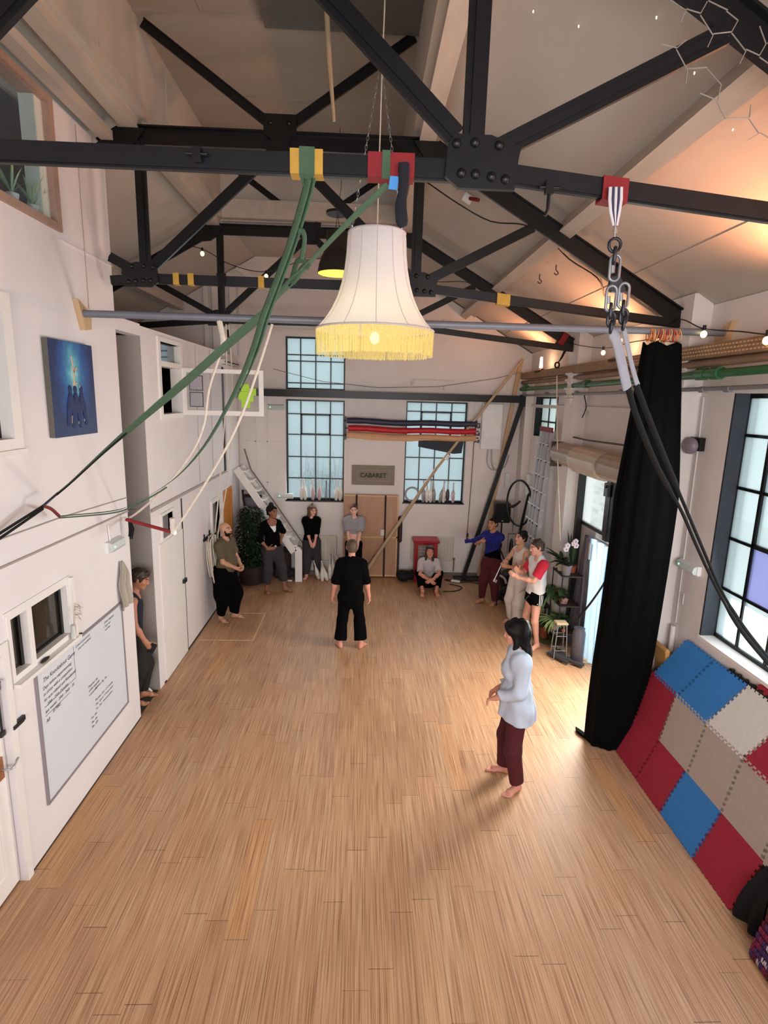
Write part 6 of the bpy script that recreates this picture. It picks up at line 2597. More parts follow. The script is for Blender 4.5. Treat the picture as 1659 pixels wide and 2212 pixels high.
# --- plant stand with pots
SX, SY = 3.38, 8.62
t = thing('plant_stand', 'dark metal plant stand crowded with pots beside the side door', 'plant stand', (SX, SY, 0))
for x in (3.22, 3.54):
    for y in (8.42, 8.86):
        b = B()
        b.tube([(x, y, 0), (x, y, 1.32)], .010, 6)
        obj('leg', b, M_BLACKP, t)
for z in (.30, .78, 1.28):
    b = B()
    b.box(3.21, 3.55, 8.40, 8.88, z, z + .018)
    obj('shelf', b, mat('dark_wood_shelf', (54, 42, 36), .6, .1, 6), t)


def pot_plant(x, y, z, r, h, potm, leafm, n, L, w, spread, label, droop=.8, seed=1, up=.8, flowers=False):
    t_ = thing('potted_plant', label, 'plant', (x, y, z), 'pots on the plant stand')
    b_ = B()
    b_.lathe([(r * .72, 0), (r * .98, h * .9), (r * 1.04, h * .92), (r * 1.04, h), (r * .9, h), (r * .88, h * .9), (.0005, h * .88)], (x, y, z), 16)
    obj('pot', b_, potm, t_)
    b_ = B()
    rr = random.Random(seed)
    for k in range(n):
        a = rr.uniform(0, 6.28)
        lx = (.35 if math.cos(a) > .35 else 1.0) * (.6 if abs(math.sin(a)) > .8 else 1)
        b_.leaf((x + math.cos(a) * r * .4, y + math.sin(a) * r * .4, z + h), (math.cos(a) * spread, math.sin(a) * spread, up), (0, 0, 1), L * lx * rr.uniform(.6, 1.1), w, droop * rr.uniform(.7, 1.3), 5)
    obj('foliage', b_, leafm, t_)
    if flowers:
        b_ = B()
        for (dx, dy, hh) in ((-.05, -.02, .30), (.07, .0, .36)):
            b_.tube(curve_pts([(x, y, z + h), (x + dx * .4, y + dy, z + h + hh * .7), (x + dx, y + dy - .02, z + h + hh)], 8), .005, 5)
        obj('flower_stem', b_, M_LEAFD, t_)
        for (dx, dy, hh) in ((-.06, -.04, .27), (-.045, -.05, .33), (.06, -.03, .36), (.095, -.04, .33), (.075, -.05, .40)):
            b_ = B()
            c = (x + dx, y + dy - .02, z + h + hh)
            for k in range(5):
                a = 2 * PI * k / 5 + .3
                b_.ball((c[0] + math.cos(a) * .022, c[1], c[2] + math.sin(a) * .022), .026, 8, 6, sc=(1, .35, 1))
            b_.ball((c[0], c[1] - .012, c[2]), .011, 6, 5, mi=1)
            obj('blossom', b_, [mat('white_orchid_petal', (232, 224, 232), .5, .03, 8), mat('mauve_orchid_lip', (170, 90, 130), .5)], t_)


M_POTC, M_POTG, M_POTT = mat('cream_pot', (206, 194, 160), .5, .05, 6), mat('grey_pot', (128, 124, 130), .6, .05, 6), mat('terracotta_pot', (150, 78, 50), .7, .08, 6)
pot_plant(3.30, 8.50, 1.298, .085, .17, M_POTG, M_LEAFD, 34, .26, .07, .9, 'white orchid in a grey pot on the top shelf', .9, 1, .7, True)
pot_plant(3.30, 8.74, 1.298, .075, .15, M_POTC, M_LEAFD, 40, .34, .06, .7, 'dark leafed plant in a cream pot on the top shelf', .7, 2, .9)
pot_plant(3.44, 8.64, 1.298, .08, .12, M_POTT, M_LEAFD, 14, .62, .055, .16, 'tall sword leafed plant at the back of the top shelf', .1, 3, 1.0)
pot_plant(3.26, 8.80, .80, .08, .14, M_POTT, M_LEAF, 80, .62, .04, 1.0, 'trailing green plant in a terracotta pot on the middle shelf', 1.7, 4, .6)
pot_plant(3.32, 8.56, .80, .085, .11, mat('pink_bowl', (206, 146, 150), .5), M_LEAFD, 36, .26, .06, 1.0, 'dark plant in a pink bowl on the middle shelf', 1.0, 5, .6)
pot_plant(3.25, 8.62, .318, .08, .14, M_POTC, M_LEAFP, 60, .44, .024, .9, 'pale striped spider plant on the lowest shelf', 1.6, 6, .8)
pot_plant(3.42, 8.76, .318, .075, .13, M_POTG, M_LEAF, 50, .34, .05, .9, 'bushy green plant at the back of the lowest shelf', 1.1, 7, .8)
pot_plant(3.20, 8.98, 0, .09, .2, M_POTT, M_LEAF, 44, .52, .03, .8, 'long leafed plant in a floor pot before the stand', 1.3, 8, 1.2)
b = B()
q = on_y(1217, 1362, 8.3)
b.ball(q, .03, 10, 8)
tag(obj('orange_ball', b, mat('orange_ball_rubber', (206, 96, 40), .5)), 'small orange ball resting on the little stool rung', 'ball')
t = thing('stool', 'small stool with pale wooden top and thin metal legs before the plant stand', 'stool', (3.18, 8.2, 0))
b = B()
b.bbox((3.18, 8.2, .60), (.19, .16, .035), .01)
obj('seat', b, M_BAMB, t)
for (dx, dy) in ((-.07, -.06), (.07, -.06), (.07, .06), (-.07, .06)):
    b = B()
    b.tube([(3.18 + dx, 8.2 + dy, .585), (3.18 + dx * 1.5, 8.2 + dy * 1.5, .0)], .008, 6)
    obj('leg', b, M_GREYPIPE, t)
for z in (.16, .40):
    for sy in (-1, 1):
        k = 1 + .5 * (1 - z / .585)
        b = B()
        b.tube([(3.18 - .07 * k, 8.2 + sy * .06 * k, z), (3.18 + .07 * k, 8.2 + sy * .06 * k, z)], .006, 5)
        obj('rung', b, M_GREYPIPE, t)
b = B()
b.prism([(3.02, 8.28, .03), (3.28, 8.42, .03), (3.34, 8.02, .03), (3.22, 7.92, .03)], (0, 0, .03))
b.bar((3.12, 8.2, .05), (3.45, 7.85, .05), .09, .04)
tag(obj('foot_plate', b, mat('dark_grey_plate', (54, 52, 52), .6, .1, 8)), 'dark foot plate on the floor under the small stool', 'plate')
b = B()
b.lathe([(.085, 0), (.10, .02), (.10, .50), (.08, .56), (.085, .58)], (3.42, 8.05, 0), 16)
tag(obj('glass_jar', b, mat('smoky_jar', (74, 74, 84), .25, .1, 4)), 'tall smoky container standing between stool and plastic strips', 'container')
b = B()
b.tube([on_x(1203, 812, 3.2), on_x(1203, 900, 3.2), on_x(1206, 1050, 3.2), on_x(1210, 1170, 3.2)], .010, 6)
tag(obj('pull_rope', b, M_ROPE), 'white pull rope hanging down past the ladder', 'rope')

# --- puzzle mats draped against the right wall
M_MR, M_MB, M_MG, M_MW = mat('crimson_foam', (150, 32, 52), .85, .05, 30, .1), mat('blue_foam', (48, 118, 186), .85, .05, 30, .1), mat('warm_grey_foam', (172, 160, 150), .85, .05, 30, .1), mat('off_white_foam', (206, 202, 194), .85, .05, 30, .1)


def tile(p00, p10, p11, p01, m_, label, th=.014, teeth=9, sides='1111'):
    """interlocking foam tile on four corners (from lower left, counter-clockwise), toothed edges"""
    p = [Vector(q) for q in (p00, p10, p11, p01)]
    n_ = (p[1] - p[0]).cross(p[3] - p[0]).normalized()
    out = []
    for e in range(4):
        a, c = p[e], p[(e + 1) % 4]
        ed = c - a
        L_ = ed.length
        t_ = ed / L_
        o_ = t_.cross(n_)
        k = max(3, round(L_ / .055))
        for i in range(k):
            out.append(a + ed * (i / k))
            if sides[e] == '1':
                s0, s1 = (i + .32) / k, (i + .82) / k
                dp = .018
                out += [a + ed * s0, a + ed * (s0 - .06 / k) + o_ * dp, a + ed * (s1 + .06 / k) + o_ * dp, a + ed * s1]
    b_ = B()
    m = len(out)
    V = out + [q + n_ * th for q in out]
    F = [tuple(range(m - 1, -1, -1)), tuple(range(m, 2 * m))] + [(i, (i + 1) % m, (i + 1) % m + m, i + m) for i in range(m)]
    b_.add(V, F, False)
    return tag(obj('foam_mat', b_, m_), label, 'foam mat', 'puzzle mats against the right wall')


A0 = {5.79: (3.07, 5.79), 4.79: (3.065, 4.79), 4.22: (3.055, 4.22), 3.70: (3.05, 3.70)}


def F0(y):
    return Vector((3.055, y, .006))


def F1(y):
    return Vector((3.25, y, .475))


def F2(y):
    return Vector((3.365, y, 1.015))


def F3(y, k=0):
    return Vector((3.565, y - .18, 1.50))


ys = [5.78, 5.29, 4.79, 4.22, 3.70]
for i, (m_, lab) in enumerate(((M_MR, 'crimson mat at the foot of the draped mats next to the curtain'), (M_MR, 'crimson mat of the bottom row between curtain mat and blue mat'), (M_MB, 'blue mat in the bottom row against the floor'), (M_MR, 'crimson mat of the bottom row nearest the viewpoint'))):
    a, c = ys[i], ys[i + 1]
    tile(F0(a), F0(c), F1(c), F1(a), m_, lab)
ys2 = [5.78, 5.29, 4.75, 4.22, 3.70, 3.2]
for i, (m_, lab) in enumerate(((M_MR, 'crimson mat of the middle row beside the curtain'), (M_MG, 'grey mat directly below the seam of the blue mats'), (M_MG, 'grey middle row mat below the white mat'), (M_MG, 'grey middle row mat at the right picture edge'), (M_MG, 'grey middle row mat cut off by the picture edge'))):
    a, c = ys2[i], ys2[i + 1]
    tile(F1(a), F1(c), F2(c), F2(a), m_, lab)
for i, (a, c, m_, lab) in enumerate(((5.74, 5.26, M_MB, 'blue mat of the top row next to the curtain'), (5.26, 4.76, M_MB, 'blue mat of the top row beside the white mat'), (4.76, 4.22, M_MW, 'off-white mat of the top row'), (4.22, 3.66, M_MR, 'crimson mat of the top row at the right picture edge'))):
    tile(F2(a), F2(c), F3(c), F3(a), m_, lab)
b = B()
for k in range(13):
    y = 5.02 - .05 * k
    b.bbox(F3(y) + Vector((.008, .02 * (k % 2), .030 + .012 * (k % 2))), (.03, .032, .03), .008)
    b.bbox(F3(y) + Vector((.004, .025, .004)), (.025, .022, .022), .005)
b.box(3.565, 3.585, 4.20, 4.86, 1.505, 1.53)
tag(obj('mat_edging', b, M_BLACKP), 'black toothed edging strip standing on top of the blue mat', 'edging')
tile(Vector((3.575, 4.46, 1.49)), Vector((3.575, 3.4, 1.49)), Vector((3.592, 3.4, 1.585)), Vector((3.592, 4.46, 1.585)), M_MR, 'thin crimson strip along the wall above the white mat')

# --- black cloth and knitted cover, bottom right
b = B()
n_, m_ = 16, 14
V = []
q0, q1, q2, q3 = on_z(1582, 1972, .01), on_z(1640, 2040, .01), F1(3.5), F1(3.64)
for i in range(n_ + 1):
    for j in range(m_ + 1):
        u, v = i / n_, j / m_
        p = (q0 * (1 - u) + q1 * u) * (1 - v) + (q3 * (1 - u) + q2 * u) * v
        p += Vector((-.06 * math.sin(PI * v) - .03 * math.sin(u * 11) * (1 - v), 0, .05 * math.sin(PI * v) * math.sin(u * 7) + .02))
        V.append(p)
b.add(V, [(i * (m_ + 1) + j, (i + 1) * (m_ + 1) + j, (i + 1) * (m_ + 1) + j + 1, i * (m_ + 1) + j + 1) for i in range(n_) for j in range(m_)], True)
b.add([p + Vector((.015, 0, -.012)) for p in V], [(i * (m_ + 1) + j, i * (m_ + 1) + j + 1, (i + 1) * (m_ + 1) + j + 1, (i + 1) * (m_ + 1) + j) for i in range(n_) for j in range(m_)], True)
tag(obj('black_cloth', b, mat('black_cloth', (12, 11, 13), .95, .2, 16)), 'black cloth slumped on the floor at the near end of the mats', 'cloth')
t = thing('knitted_cover', 'chunky purple and magenta knitted cover at the lower right picture edge', 'knitted cover', (3.2, 3.1, 0))
cols = [mat('magenta_yarn', (118, 30, 66), .9, .15, 20), mat('purple_yarn', (66, 42, 86), .9, .15, 20), mat('maroon_yarn', (88, 22, 42), .9, .15, 20), mat('pale_yarn', (190, 176, 190), .9, .1, 20)]
r_ = random.Random(77)
bs = [B() for _ in cols]
for i in range(30):
    for j in range(16):
        y = 3.31 - i * .034
        v = j / 15
        x, z = 2.97 + .30 * v ** 1.5, .03 + .75 * v
        kx = r_.random()
        ci = 3 if kx > .93 else (1 if kx > .68 else (2 if kx > .34 else 0))
        for s_ in (-1, 1):
            P = [(x - .012, y + s_ * .014, z + .026), (x - .020, y + s_ * .008, z), (x - .008, y, z - .026)]
            bs[ci].tube(P, [.013 if ci < 3 else .007] * 3, 5)
for c_, bb in zip(cols, bs):
    obj('stitching', bb, c_, t)
b = B()
b.prism([(2.99, 3.31, 0), (3.5, 3.31, 0), (3.5, 3.31, .8), (3.28, 3.31, .8)], (0, -1.05, 0))
obj('cushion', b, cols[2], t)

b = B()
b.tube(curve_pts([on_x(1264, 815, 3.55), on_x(1262, 850, 3.55), on_x(1266, 880, 3.55), on_x(1256, 905, 3.55)], 12), .008, 5)
tag(obj('loose_wire', b, M_BLACKP), 'loose dark wire end hanging on the right wall above the shutter', 'wire')

# ================================================================== PEOPLE
def _n(v):
    v = np.asarray(v, float)
    return v / (np.linalg.norm(v) + 1e-12)


class Field:
    """signed distance grid that limbs are blended into; meshed with surface nets"""

    def __init__(s, lo, hi, h):
        s.h = h
        s.lo = np.asarray(lo, float)
        s.n = np.ceil((np.asarray(hi, float) - s.lo) / h).astype(int) + 1
        s.d = np.full(s.n, 1.0, np.float32)

    def sub(s, lo, hi):
        a = np.clip(np.floor((lo - s.lo) / s.h).astype(int), 0, s.n)
        c = np.clip(np.ceil((hi - s.lo) / s.h).astype(int) + 1, 0, s.n)
        if np.any(c <= a):
            return None, None
        ax = [s.lo[i] + s.h * np.arange(a[i], c[i]) for i in range(3)]
        P = np.stack(np.meshgrid(*ax, indexing='ij'), -1)
        return (slice(a[0], c[0]), slice(a[1], c[1]), slice(a[2], c[2])), P

    @staticmethod
    def dist(P, q):
        """q: dict(a, b, ra, rb, R(3x3 rows), sc, clip=[(pt, n)])"""
        a, b = q['a'], q['b']
        if q.get('R') is not None:
            R, sc = q['R'], q['sc']
            X = ((P - a) @ R.T) / sc
            bb = (R @ (b - a)) / sc
            aa = np.zeros(3)
            m = min(sc)
        else:
            X, aa, bb, m = P - a, np.zeros(3), b - a, 1.0
        L2 = float(bb @ bb)
        if L2 < 1e-10:
            d = np.linalg.norm(X, axis=-1) - q['ra']
        else:
            t = np.clip((X @ bb) / L2, 0, 1)
            d = np.linalg.norm(X - t[..., None] * bb, axis=-1) - (q['ra'] + t * (q['rb'] - q['ra']))
        d = d * m
        for (pt, n) in q.get('clip', ()):
            d = np.maximum(d, (P - pt) @ n)
        return d

    def add(s, prims, k=.03, grow=0.0):
        for q in prims:
            kk = q.get('k', k)
            r = max(q['ra'], q['rb']) * (max(q['sc']) if q.get('R') is not None else 1) + kk + grow + .03
            lo, hi = np.minimum(q['a'], q['b']) - r, np.maximum(q['a'], q['b']) + r
            sl, P = s.sub(lo, hi)
            if sl is None:
                continue
            d = s.dist(P, q) - grow
            f = s.d[sl]
            if q.get('cut'):
                s.d[sl] = np.maximum(f, -d)
                continue
            hh = np.clip(.5 + .5 * (f - d) / kk, 0, 1)
            s.d[sl] = f * (1 - hh) + d * hh - kk * hh * (1 - hh)
        return s

    def clip(s, pt, n):
        ax = [s.lo[i] + s.h * np.arange(s.n[i]) for i in range(3)]
        d = (ax[0][:, None, None] - pt[0]) * n[0] + (ax[1][None, :, None] - pt[1]) * n[1] + (ax[2][None, None, :] - pt[2]) * n[2]
        s.d = np.maximum(s.d, d.astype(np.float32))
        return s

    def wrinkle(s, amp, freq, seed, zs=1.0):
        r = np.random.RandomState(seed)
        ax = [s.lo[i] + s.h * np.arange(s.n[i]) for i in range(3)]
        X, Y, Z = np.meshgrid(*ax, indexing='ij', sparse=True)
        w = 0
        for i in range(5):
            k = r.uniform(-1, 1, 3)
            k = k / np.linalg.norm(k) * freq * (1 + .5 * i)
            k[2] *= zs
            w = w + np.sin(k[0] * X + k[1] * Y + k[2] * Z + r.uniform(0, 6.28) + 1.3 * np.sin(k[1] * X * .7 + k[2] * Z * .6 + i)) / (1 + .5 * i)
        s.d = s.d + np.where(np.abs(s.d) < .2, amp * w, 0).astype(np.float32)
        return s

    def mesh(s):
        d = s.d.copy()
        for i in range(3):                 # close at the border
            for e in (0, -1):
                sl = [slice(None)] * 3
                sl[i] = e
                d[tuple(sl)] = np.maximum(d[tuple(sl)], .001)
        I = d < 0
        n = s.n
        c = [I[a:n[0] - 1 + a, b:n[1] - 1 + b, e:n[2] - 1 + e] for a in (0, 1) for b in (0, 1) for e in (0, 1)]
        anyi = np.logical_or.reduce(c)
        alli = np.logical_and.reduce(c)
        act = anyi & ~alli
        idx = np.full(act.shape, -1, np.int64)
        cells = np.argwhere(act)
        idx[act] = np.arange(len(cells))
        acc = np.zeros((len(cells), 3))
        cnt = np.zeros(len(cells))
        cor = [(a, b, e) for a in (0, 1) for b in (0, 1) for e in (0, 1)]
        dv = [d[cells[:, 0] + a, cells[:, 1] + b, cells[:, 2] + e] for a, b, e in cor]
        for i in range(8):
            for j in range(i + 1, 8):
                df = [abs(cor[i][k] - cor[j][k]) for k in range(3)]
                if sum(df) != 1:
                    continue
                m = (dv[i] < 0) != (dv[j] < 0)
                t = dv[i] / (dv[i] - dv[j] + 1e-20)
                p = np.array(cor[i])[None] + t[:, None] * (np.array(cor[j]) - np.array(cor[i]))[None]
                acc[m] += p[m]
                cnt[m] += 1
        V = s.lo + s.h * (cells + acc / cnt[:, None])
        F = []
        for ax in range(3):
            o1, o2 = [(1, 2), (2, 0), (0, 1)][ax]
            sl0, sl1 = [slice(None)] * 3, [slice(None)] * 3
            sl0[ax], sl1[ax] = slice(0, n[ax] - 1), slice(1, n[ax])
            A, C = I[tuple(sl0)], I[tuple(sl1)]
            for flip, M in ((False, A & ~C), (True, ~A & C)):
                e = np.argwhere(M)
                ok = (e[:, o1] > 0) & (e[:, o2] > 0) & (e[:, o1] < n[o1] - 1) & (e[:, o2] < n[o2] - 1)
                e = e[ok]
                q = []
                for (u, v) in ((-1, -1), (0, -1), (0, 0), (-1, 0)):
                    w = e.copy()
                    w[:, o1] += u
                    w[:, o2] += v
                    q.append(idx[w[:, 0], w[:, 1], w[:, 2]])
                q = np.stack(q, 1)
                F.append(q[:, ::-1] if flip else q)
        F = np.concatenate(F)
        F = F[(F >= 0).all(1)]
        return V, F


def cap(a, b, ra, rb, R=None, sc=None, k=None, clip=None):
    q = dict(a=np.asarray(a, float), b=np.asarray(b, float), ra=ra, rb=rb)
    if sc is not None:
        q['R'] = np.eye(3) if R is None else np.asarray(R, float)
        q['sc'] = np.asarray(sc, float)
    if k:
        q['k'] = k
    if clip:
        q['clip'] = [(np.asarray(p, float), _n(n)) for p, n in clip]
    return q


def ell(c, r, R=None, k=None, clip=None):
    m = max(r)
    return cap(c, c, m, m, R, [x / m for x in r], k, clip)


def ik(a, b, l1, l2, hint):
    """elbow or knee position between a and b"""
    a, b = np.asarray(a, float), np.asarray(b, float)
    d = b - a
    L = np.linalg.norm(d)
    if L > (l1 + l2) * .999:
        b = a + d / L * (l1 + l2) * .999
        d = b - a
        L = np.linalg.norm(d)
    x = (l1 * l1 - l2 * l2 + L * L) / (2 * L)
    h = math.sqrt(max(0, l1 * l1 - x * x))
    u = d / L
    hv = np.asarray(hint, float)
    hv = hv - u * (hv @ u)
    return a + u * x + _n(hv) * h, b


def rotz(a):
    return np.array([[math.cos(a), -math.sin(a), 0], [math.sin(a), math.cos(a), 0], [0, 0, 1]])


def rot_axis(ax, g):
    return np.array(Matrix.Rotation(g, 3, Vector(ax)))


SKINS = {}


def skin(name, rgb):
    if name not in SKINS:
        SKINS[name] = mat(name, rgb, .55, .05, 14, spec=.35)
    return SKINS[name]


def link_field(name, V, F, mats, parent, root_rot=None, mi=None, label=None):
    me = bpy.data.meshes.new(name)
    me.vertices.add(len(V))
    me.vertices.foreach_set('co', np.asarray(V, np.float32).ravel())
    me.loops.add(len(F) * 4)
    me.loops.foreach_set('vertex_index', np.asarray(F, np.int32).ravel())
    me.polygons.add(len(F))
    me.polygons.foreach_set('loop_start', np.arange(len(F), dtype=np.int32) * 4)
    me.polygons.foreach_set('use_smooth', np.ones(len(F), bool))
    for m in (mats if isinstance(mats, (list, tuple)) else [mats]):
        me.materials.append(m)
    if mi is not None:
        me.polygons.foreach_set('material_index', np.asarray(mi, np.int32))
    me.update(calc_edges=True)
    me.validate()
    o = bpy.data.objects.new(name, me)
    COL.objects.link(o)
    o.parent = parent
    if label:
        o['label'] = label
    ROOT[o.name] = ROOT[parent.name]
    return o


class Person:
    """local frame: +Y is forward, +X is the person's right, origin on the floor between the feet"""

    def __init__(p, label, loc, face, H=1.72, sex='m', pelvis=(0, 0), pz=None, lean=0.0, side=0.0, twist=0.0, head=(0, 0, 0), feet=None, hands=None, elbows=None, knees=None, build=1.0, seat=False, foot_pitch=0.0):
        p.t = thing('person', label, 'person', (loc[0], loc[1], loc[2] if len(loc) > 2 else 0))
        p.t.rotation_euler = (0, 0, face)
        p.H = H
        s = H / 1.75
        p.s = s
        fem = sex == 'f'
        w = build
        p.w = w
        pz = pz if pz is not None else .525 * H
        P = np.array([pelvis[0], pelvis[1], pz])
        up = rot_axis((1, 0, 0), -lean) @ rot_axis((0, 1, 0), side) @ np.array([0, 0, 1.0])
        Rt = rotz(twist)
        r = Rt @ np.array([1.0, 0, 0])
        r = _n(r - up * (r @ up))
        f = np.cross(up, r)
        p.up, p.r, p.f, p.P = up, r, f, P
        p.R = np.array([r, f, up])
        N = P + up * .335 * H                                  # base of the neck
        sw = (.098 if not fem else .090) * H * (.5 + .5 * w)
        p.sh = {+1: N - up * .032 * H + r * sw, -1: N - up * .032 * H - r * sw}
        hw = (.050 if not fem else .054) * H
        p.hip = {+1: P + np.array([hw, 0, -.01 * H]), -1: P + np.array([-hw, 0, -.01 * H])}
        p.N = N
        # legs
        feet = feet or {+1: (.11, 0, 0), -1: (-.11, 0, 0)}     # x, y, outward turn (radians)
        p.ank, p.knee, p.fdir = {}, {}, {}
        for sd in (1, -1):
            x, y, turn = feet[sd][:3]
            z = feet[sd][3] if len(feet[sd]) > 3 else .07 * s
            fd = np.array([math.sin(turn) * sd, math.cos(turn), 0])
            hint = (knees or {}).get(sd, np.array([.15 * sd, 1.0, 0]) * 1.0 + fd * .5)
            k_, a_ = ik(p.hip[sd], (x, y, z), .245 * H, .235 * H, hint)
            p.knee[sd], p.ank[sd], p.fdir[sd] = k_, a_, fd
        # arms
        p.elb, p.wr = {}, {}
        hands = hands or {}
        elbows = elbows or {}
        for sd in (1, -1):
            tgt = np.array(hands.get(sd, (.25 * sd, .02, .50 * H)), float)
            hint = elbows.get(sd, np.array([.6 * sd, -.8, -.2]))
            p.elb[sd], p.wr[sd] = ik(p.sh[sd], tgt, .172 * H, .150 * H, hint)
        # head frame
        yaw, pitch, tilt = head
        Rh = rotz(yaw) @ rot_axis((1, 0, 0), pitch) @ rot_axis((0, 1, 0), tilt)
        p.hr, p.hf, p.hu = Rh @ np.array([1.0, 0, 0]), Rh @ np.array([0, 1.0, 0]), Rh @ np.array([0, 0, 1.0])
        p.Rh = np.array([p.hr, p.hf, p.hu])
        p.hs = 1.09 * (s if not fem else s * .99) * (1.0 if s > .97 else .985)
        base = N + up * .045 * H
        p.hc = base + p.hu * .115 * p.hs + p.hf * .028 * p.hs   # middle of the head
        p.base = base
        p.fem = fem
        lo = np.min([p.hc - .2, P - .3] + [v - .14 for v in list(p.ank.values()) + list(p.knee.values()) + list(p.wr.values()) + list(p.elb.values())], axis=0)
        hi = np.max([p.hc + .22, P + .3] + [v + .14 for v in list(p.ank.values()) + list(p.knee.values()) + list(p.wr.values()) + list(p.elb.values())], axis=0)
        for sd in (1, -1):
            e_ = p.ank[sd] + p.fdir[sd] * .24
            lo, hi = np.minimum(lo, e_ - .06), np.maximum(hi, e_ + .06)
            dw = _n(p.wr[sd] - p.elb[sd]) * .22
            lo, hi = np.minimum(lo, p.wr[sd] + dw - .05), np.maximum(hi, p.wr[sd] + dw + .05)
        lo[2] = max(lo[2], -.03)
        p.lo, p.hi = lo, hi

    def H_(p, x, y, z):
        """point in head coordinates (right, forward, up) in units of the head scale"""
        return p.hc + (p.hr * x + p.hf * y + p.hu * z) * p.hs

    def torso(p, g=0.0, belly=0.0, chest=0.0, wz=1.0):
        H, s, w, up, r, f = p.H, p.s, p.w, p.up, p.r, p.f
        fem = p.fem
        R = p.R
        hipw = (.160 if not fem else .168) * s * w
        waw = (.140 if not fem else .118) * s * w
        chw = (.160 if not fem else .138) * s * w
        q = [cap(p.P - up * .03 * H, p.P + up * .07 * H, hipw + g, (hipw + waw) / 2 + g, R, (1, .70, 1)),
             cap(p.P + up * .07 * H, p.P + up * .14 * H, (hipw + waw) / 2 + g, waw + g, R, (1, .70, 1)),
             cap(p.P + up * .14 * H, p.P + up * .235 * H, waw + g, chw + g, R, (1, .68, 1)),
             cap(p.P + up * .235 * H, p.N - up * .055 * H, chw + g, .125 * s * w + g, R, (1, .66, 1)),
             cap(p.sh[1] - r * .03, p.sh[-1] + r * .03, .058 * s * w + g, .058 * s * w + g),
             cap(p.N + up * .015, p.sh[1] - r * .01, .045 * s + g, .050 * s * w + g), cap(p.N + up * .015, p.sh[-1] + r * .01, .045 * s + g, .050 * s * w + g)]
        if fem:
            for sd in (1, -1):
                q.append(ell(p.P + up * .225 * H + r * .062 * s * sd + f * .070 * s, [(.058 + g) * s] * 3, None, .04))
        for sd in (1, -1):
            q.append(ell(p.hip[sd] - f * .045 * s + up * .005, [(.088 + g) * s * w] * 3, None, .05))
        if belly:
            q.append(ell(p.P + up * .10 * H + f * .05 * s, [belly + g] * 3, None, .08))
        return q

    def leg(p, sd, g=0.0, clip=None):
        s, w = p.s, p.w
        h, k, a = p.hip[sd], p.knee[sd], p.ank[sd]
        sh = _n(a - k)
        back = _n(np.cross(np.cross(sh, p.fdir[sd]), sh))
        q = [cap(h, k, .086 * s * w + g, .056 * s + g), cap(k, a, .052 * s + g, .036 * s + g),
             cap(k + sh * .06 - back * .018, k + sh * .20 - back * .012, .045 * s + g, .030 * s + g)]
        return q

    def foot(p, sd):
        s = p.s
        a, d = p.ank[sd], p.fdir[sd]
        sd_v = np.array([d[1], -d[0], 0]) * sd                  # towards the little toe
        z = a[2] - .07 * s
        fl = lambda y, x, h: a + d * y * s + sd_v * x * s + np.array([0, 0, -a[2] + z + h * s])
        q = [cap(a + np.array([0, 0, .01]), fl(-.025, 0, .036), .036 * s, .033 * s, k=.02),
             cap(fl(-.03, 0, .030), fl(.10, .008, .028), .030 * s, .032 * s, np.eye(3), (1, 1, 1), .025),
             cap(fl(.0, 0, .055), fl(.11, -.005, .026), .032 * s, .024 * s, k=.025),
             cap(fl(.11, -.022, .022), fl(.125, .028, .018), .024 * s, .019 * s, k=.02)]
        for i, (x, L, rr) in enumerate(((-.032, .188, .0145), (-.010, .186, .0105), (.008, .178, .010), (.025, .168, .0095), (.041, .152, .009))):
            q.append(cap(fl(.12, x * .8, .016), fl(L, x, .0125), rr * s, rr * .92 * s, k=.007))
        return q

    def arm(p, sd, g=0.0):
        s, w = p.s, p.w
        m = (1.0 if not p.fem else .86) * (.5 + .5 * w)
        a, e, h = p.sh[sd], p.elb[sd], p.wr[sd]
        return [cap(a, e, .050 * s * m + g, .038 * s * m + g), cap(e, e + (h - e) * .35, .038 * s * m + g, .039 * s * m + g), cap(e + (h - e) * .35, h, .039 * s * m + g, .025 * s * (m * .5 + .5) + g)]

    def hand(p, sd, curl=.5, normal=None, d=None, spread=1.0, thumb=.7):
        """palm, four jointed fingers of different lengths and a thumb from the side of the palm"""
        s = p.s * (1.0 if not p.fem else .93)
        w = p.wr[sd]
        d = _n(p.wr[sd] - p.elb[sd]) if d is None else _n(d)
        n = np.array([-sd * 1.0, 0, 0]) if normal is None else np.asarray(normal, float)   # palm faces this way
        n = _n(n - d * (n @ d))
        t = np.cross(d, n) * sd                                 # towards the thumb
        if t @ (p.f * .6 + np.array([0, 0, .3])) < -.2 and normal is None:
            t = -t
        Rp = np.array([t, n, d])
        q = [cap(w, w + d * .08 * s, .030 * s, .036 * s, Rp, (1, .52, 1), .02), cap(w - d * .02, w + d * .02, .025 * s, .026 * s, k=.02)]
        for i, (x, L, rr) in enumerate(((.027, .90, .0090), (.009, 1.0, .0092), (-.009, .95, .0088), (-.026, .76, .0080))):
            b0 = w + d * (.083 - .006 * (i == 3)) * s + t * x * s
            dd = _n(d + t * x * 3.2 * spread)
            cc = curl * (1 + .10 * i)
            for j, sl in enumerate((.044, .027, .022)):
                ang = cc * (.55, 1.0, .7)[j]
                dd = _n(dd * math.cos(ang) + n * math.sin(ang))
                b1 = b0 + dd * sl * L * s
                q.append(cap(b0, b1, rr * s * (1 - .06 * j), rr * s * (.94 - .07 * j), k=.006))
                b0 = b1
        b0 = w + d * .022 * s + t * .024 * s
        dd = _n(d * .75 + t * thumb + n * .35)
        q.append(cap(b0, b0 + dd * .042 * s, .0135 * s, .0115 * s, k=.012))
        b0 = b0 + dd * .042 * s
        for sl in (.032, .026):
            dd = _n(dd + d * .25 + n * .25 * curl)
            q.append(cap(b0, b0 + dd * sl * s, .0105 * s, .009 * s, k=.006))
            b0 = b0 + dd * sl * s
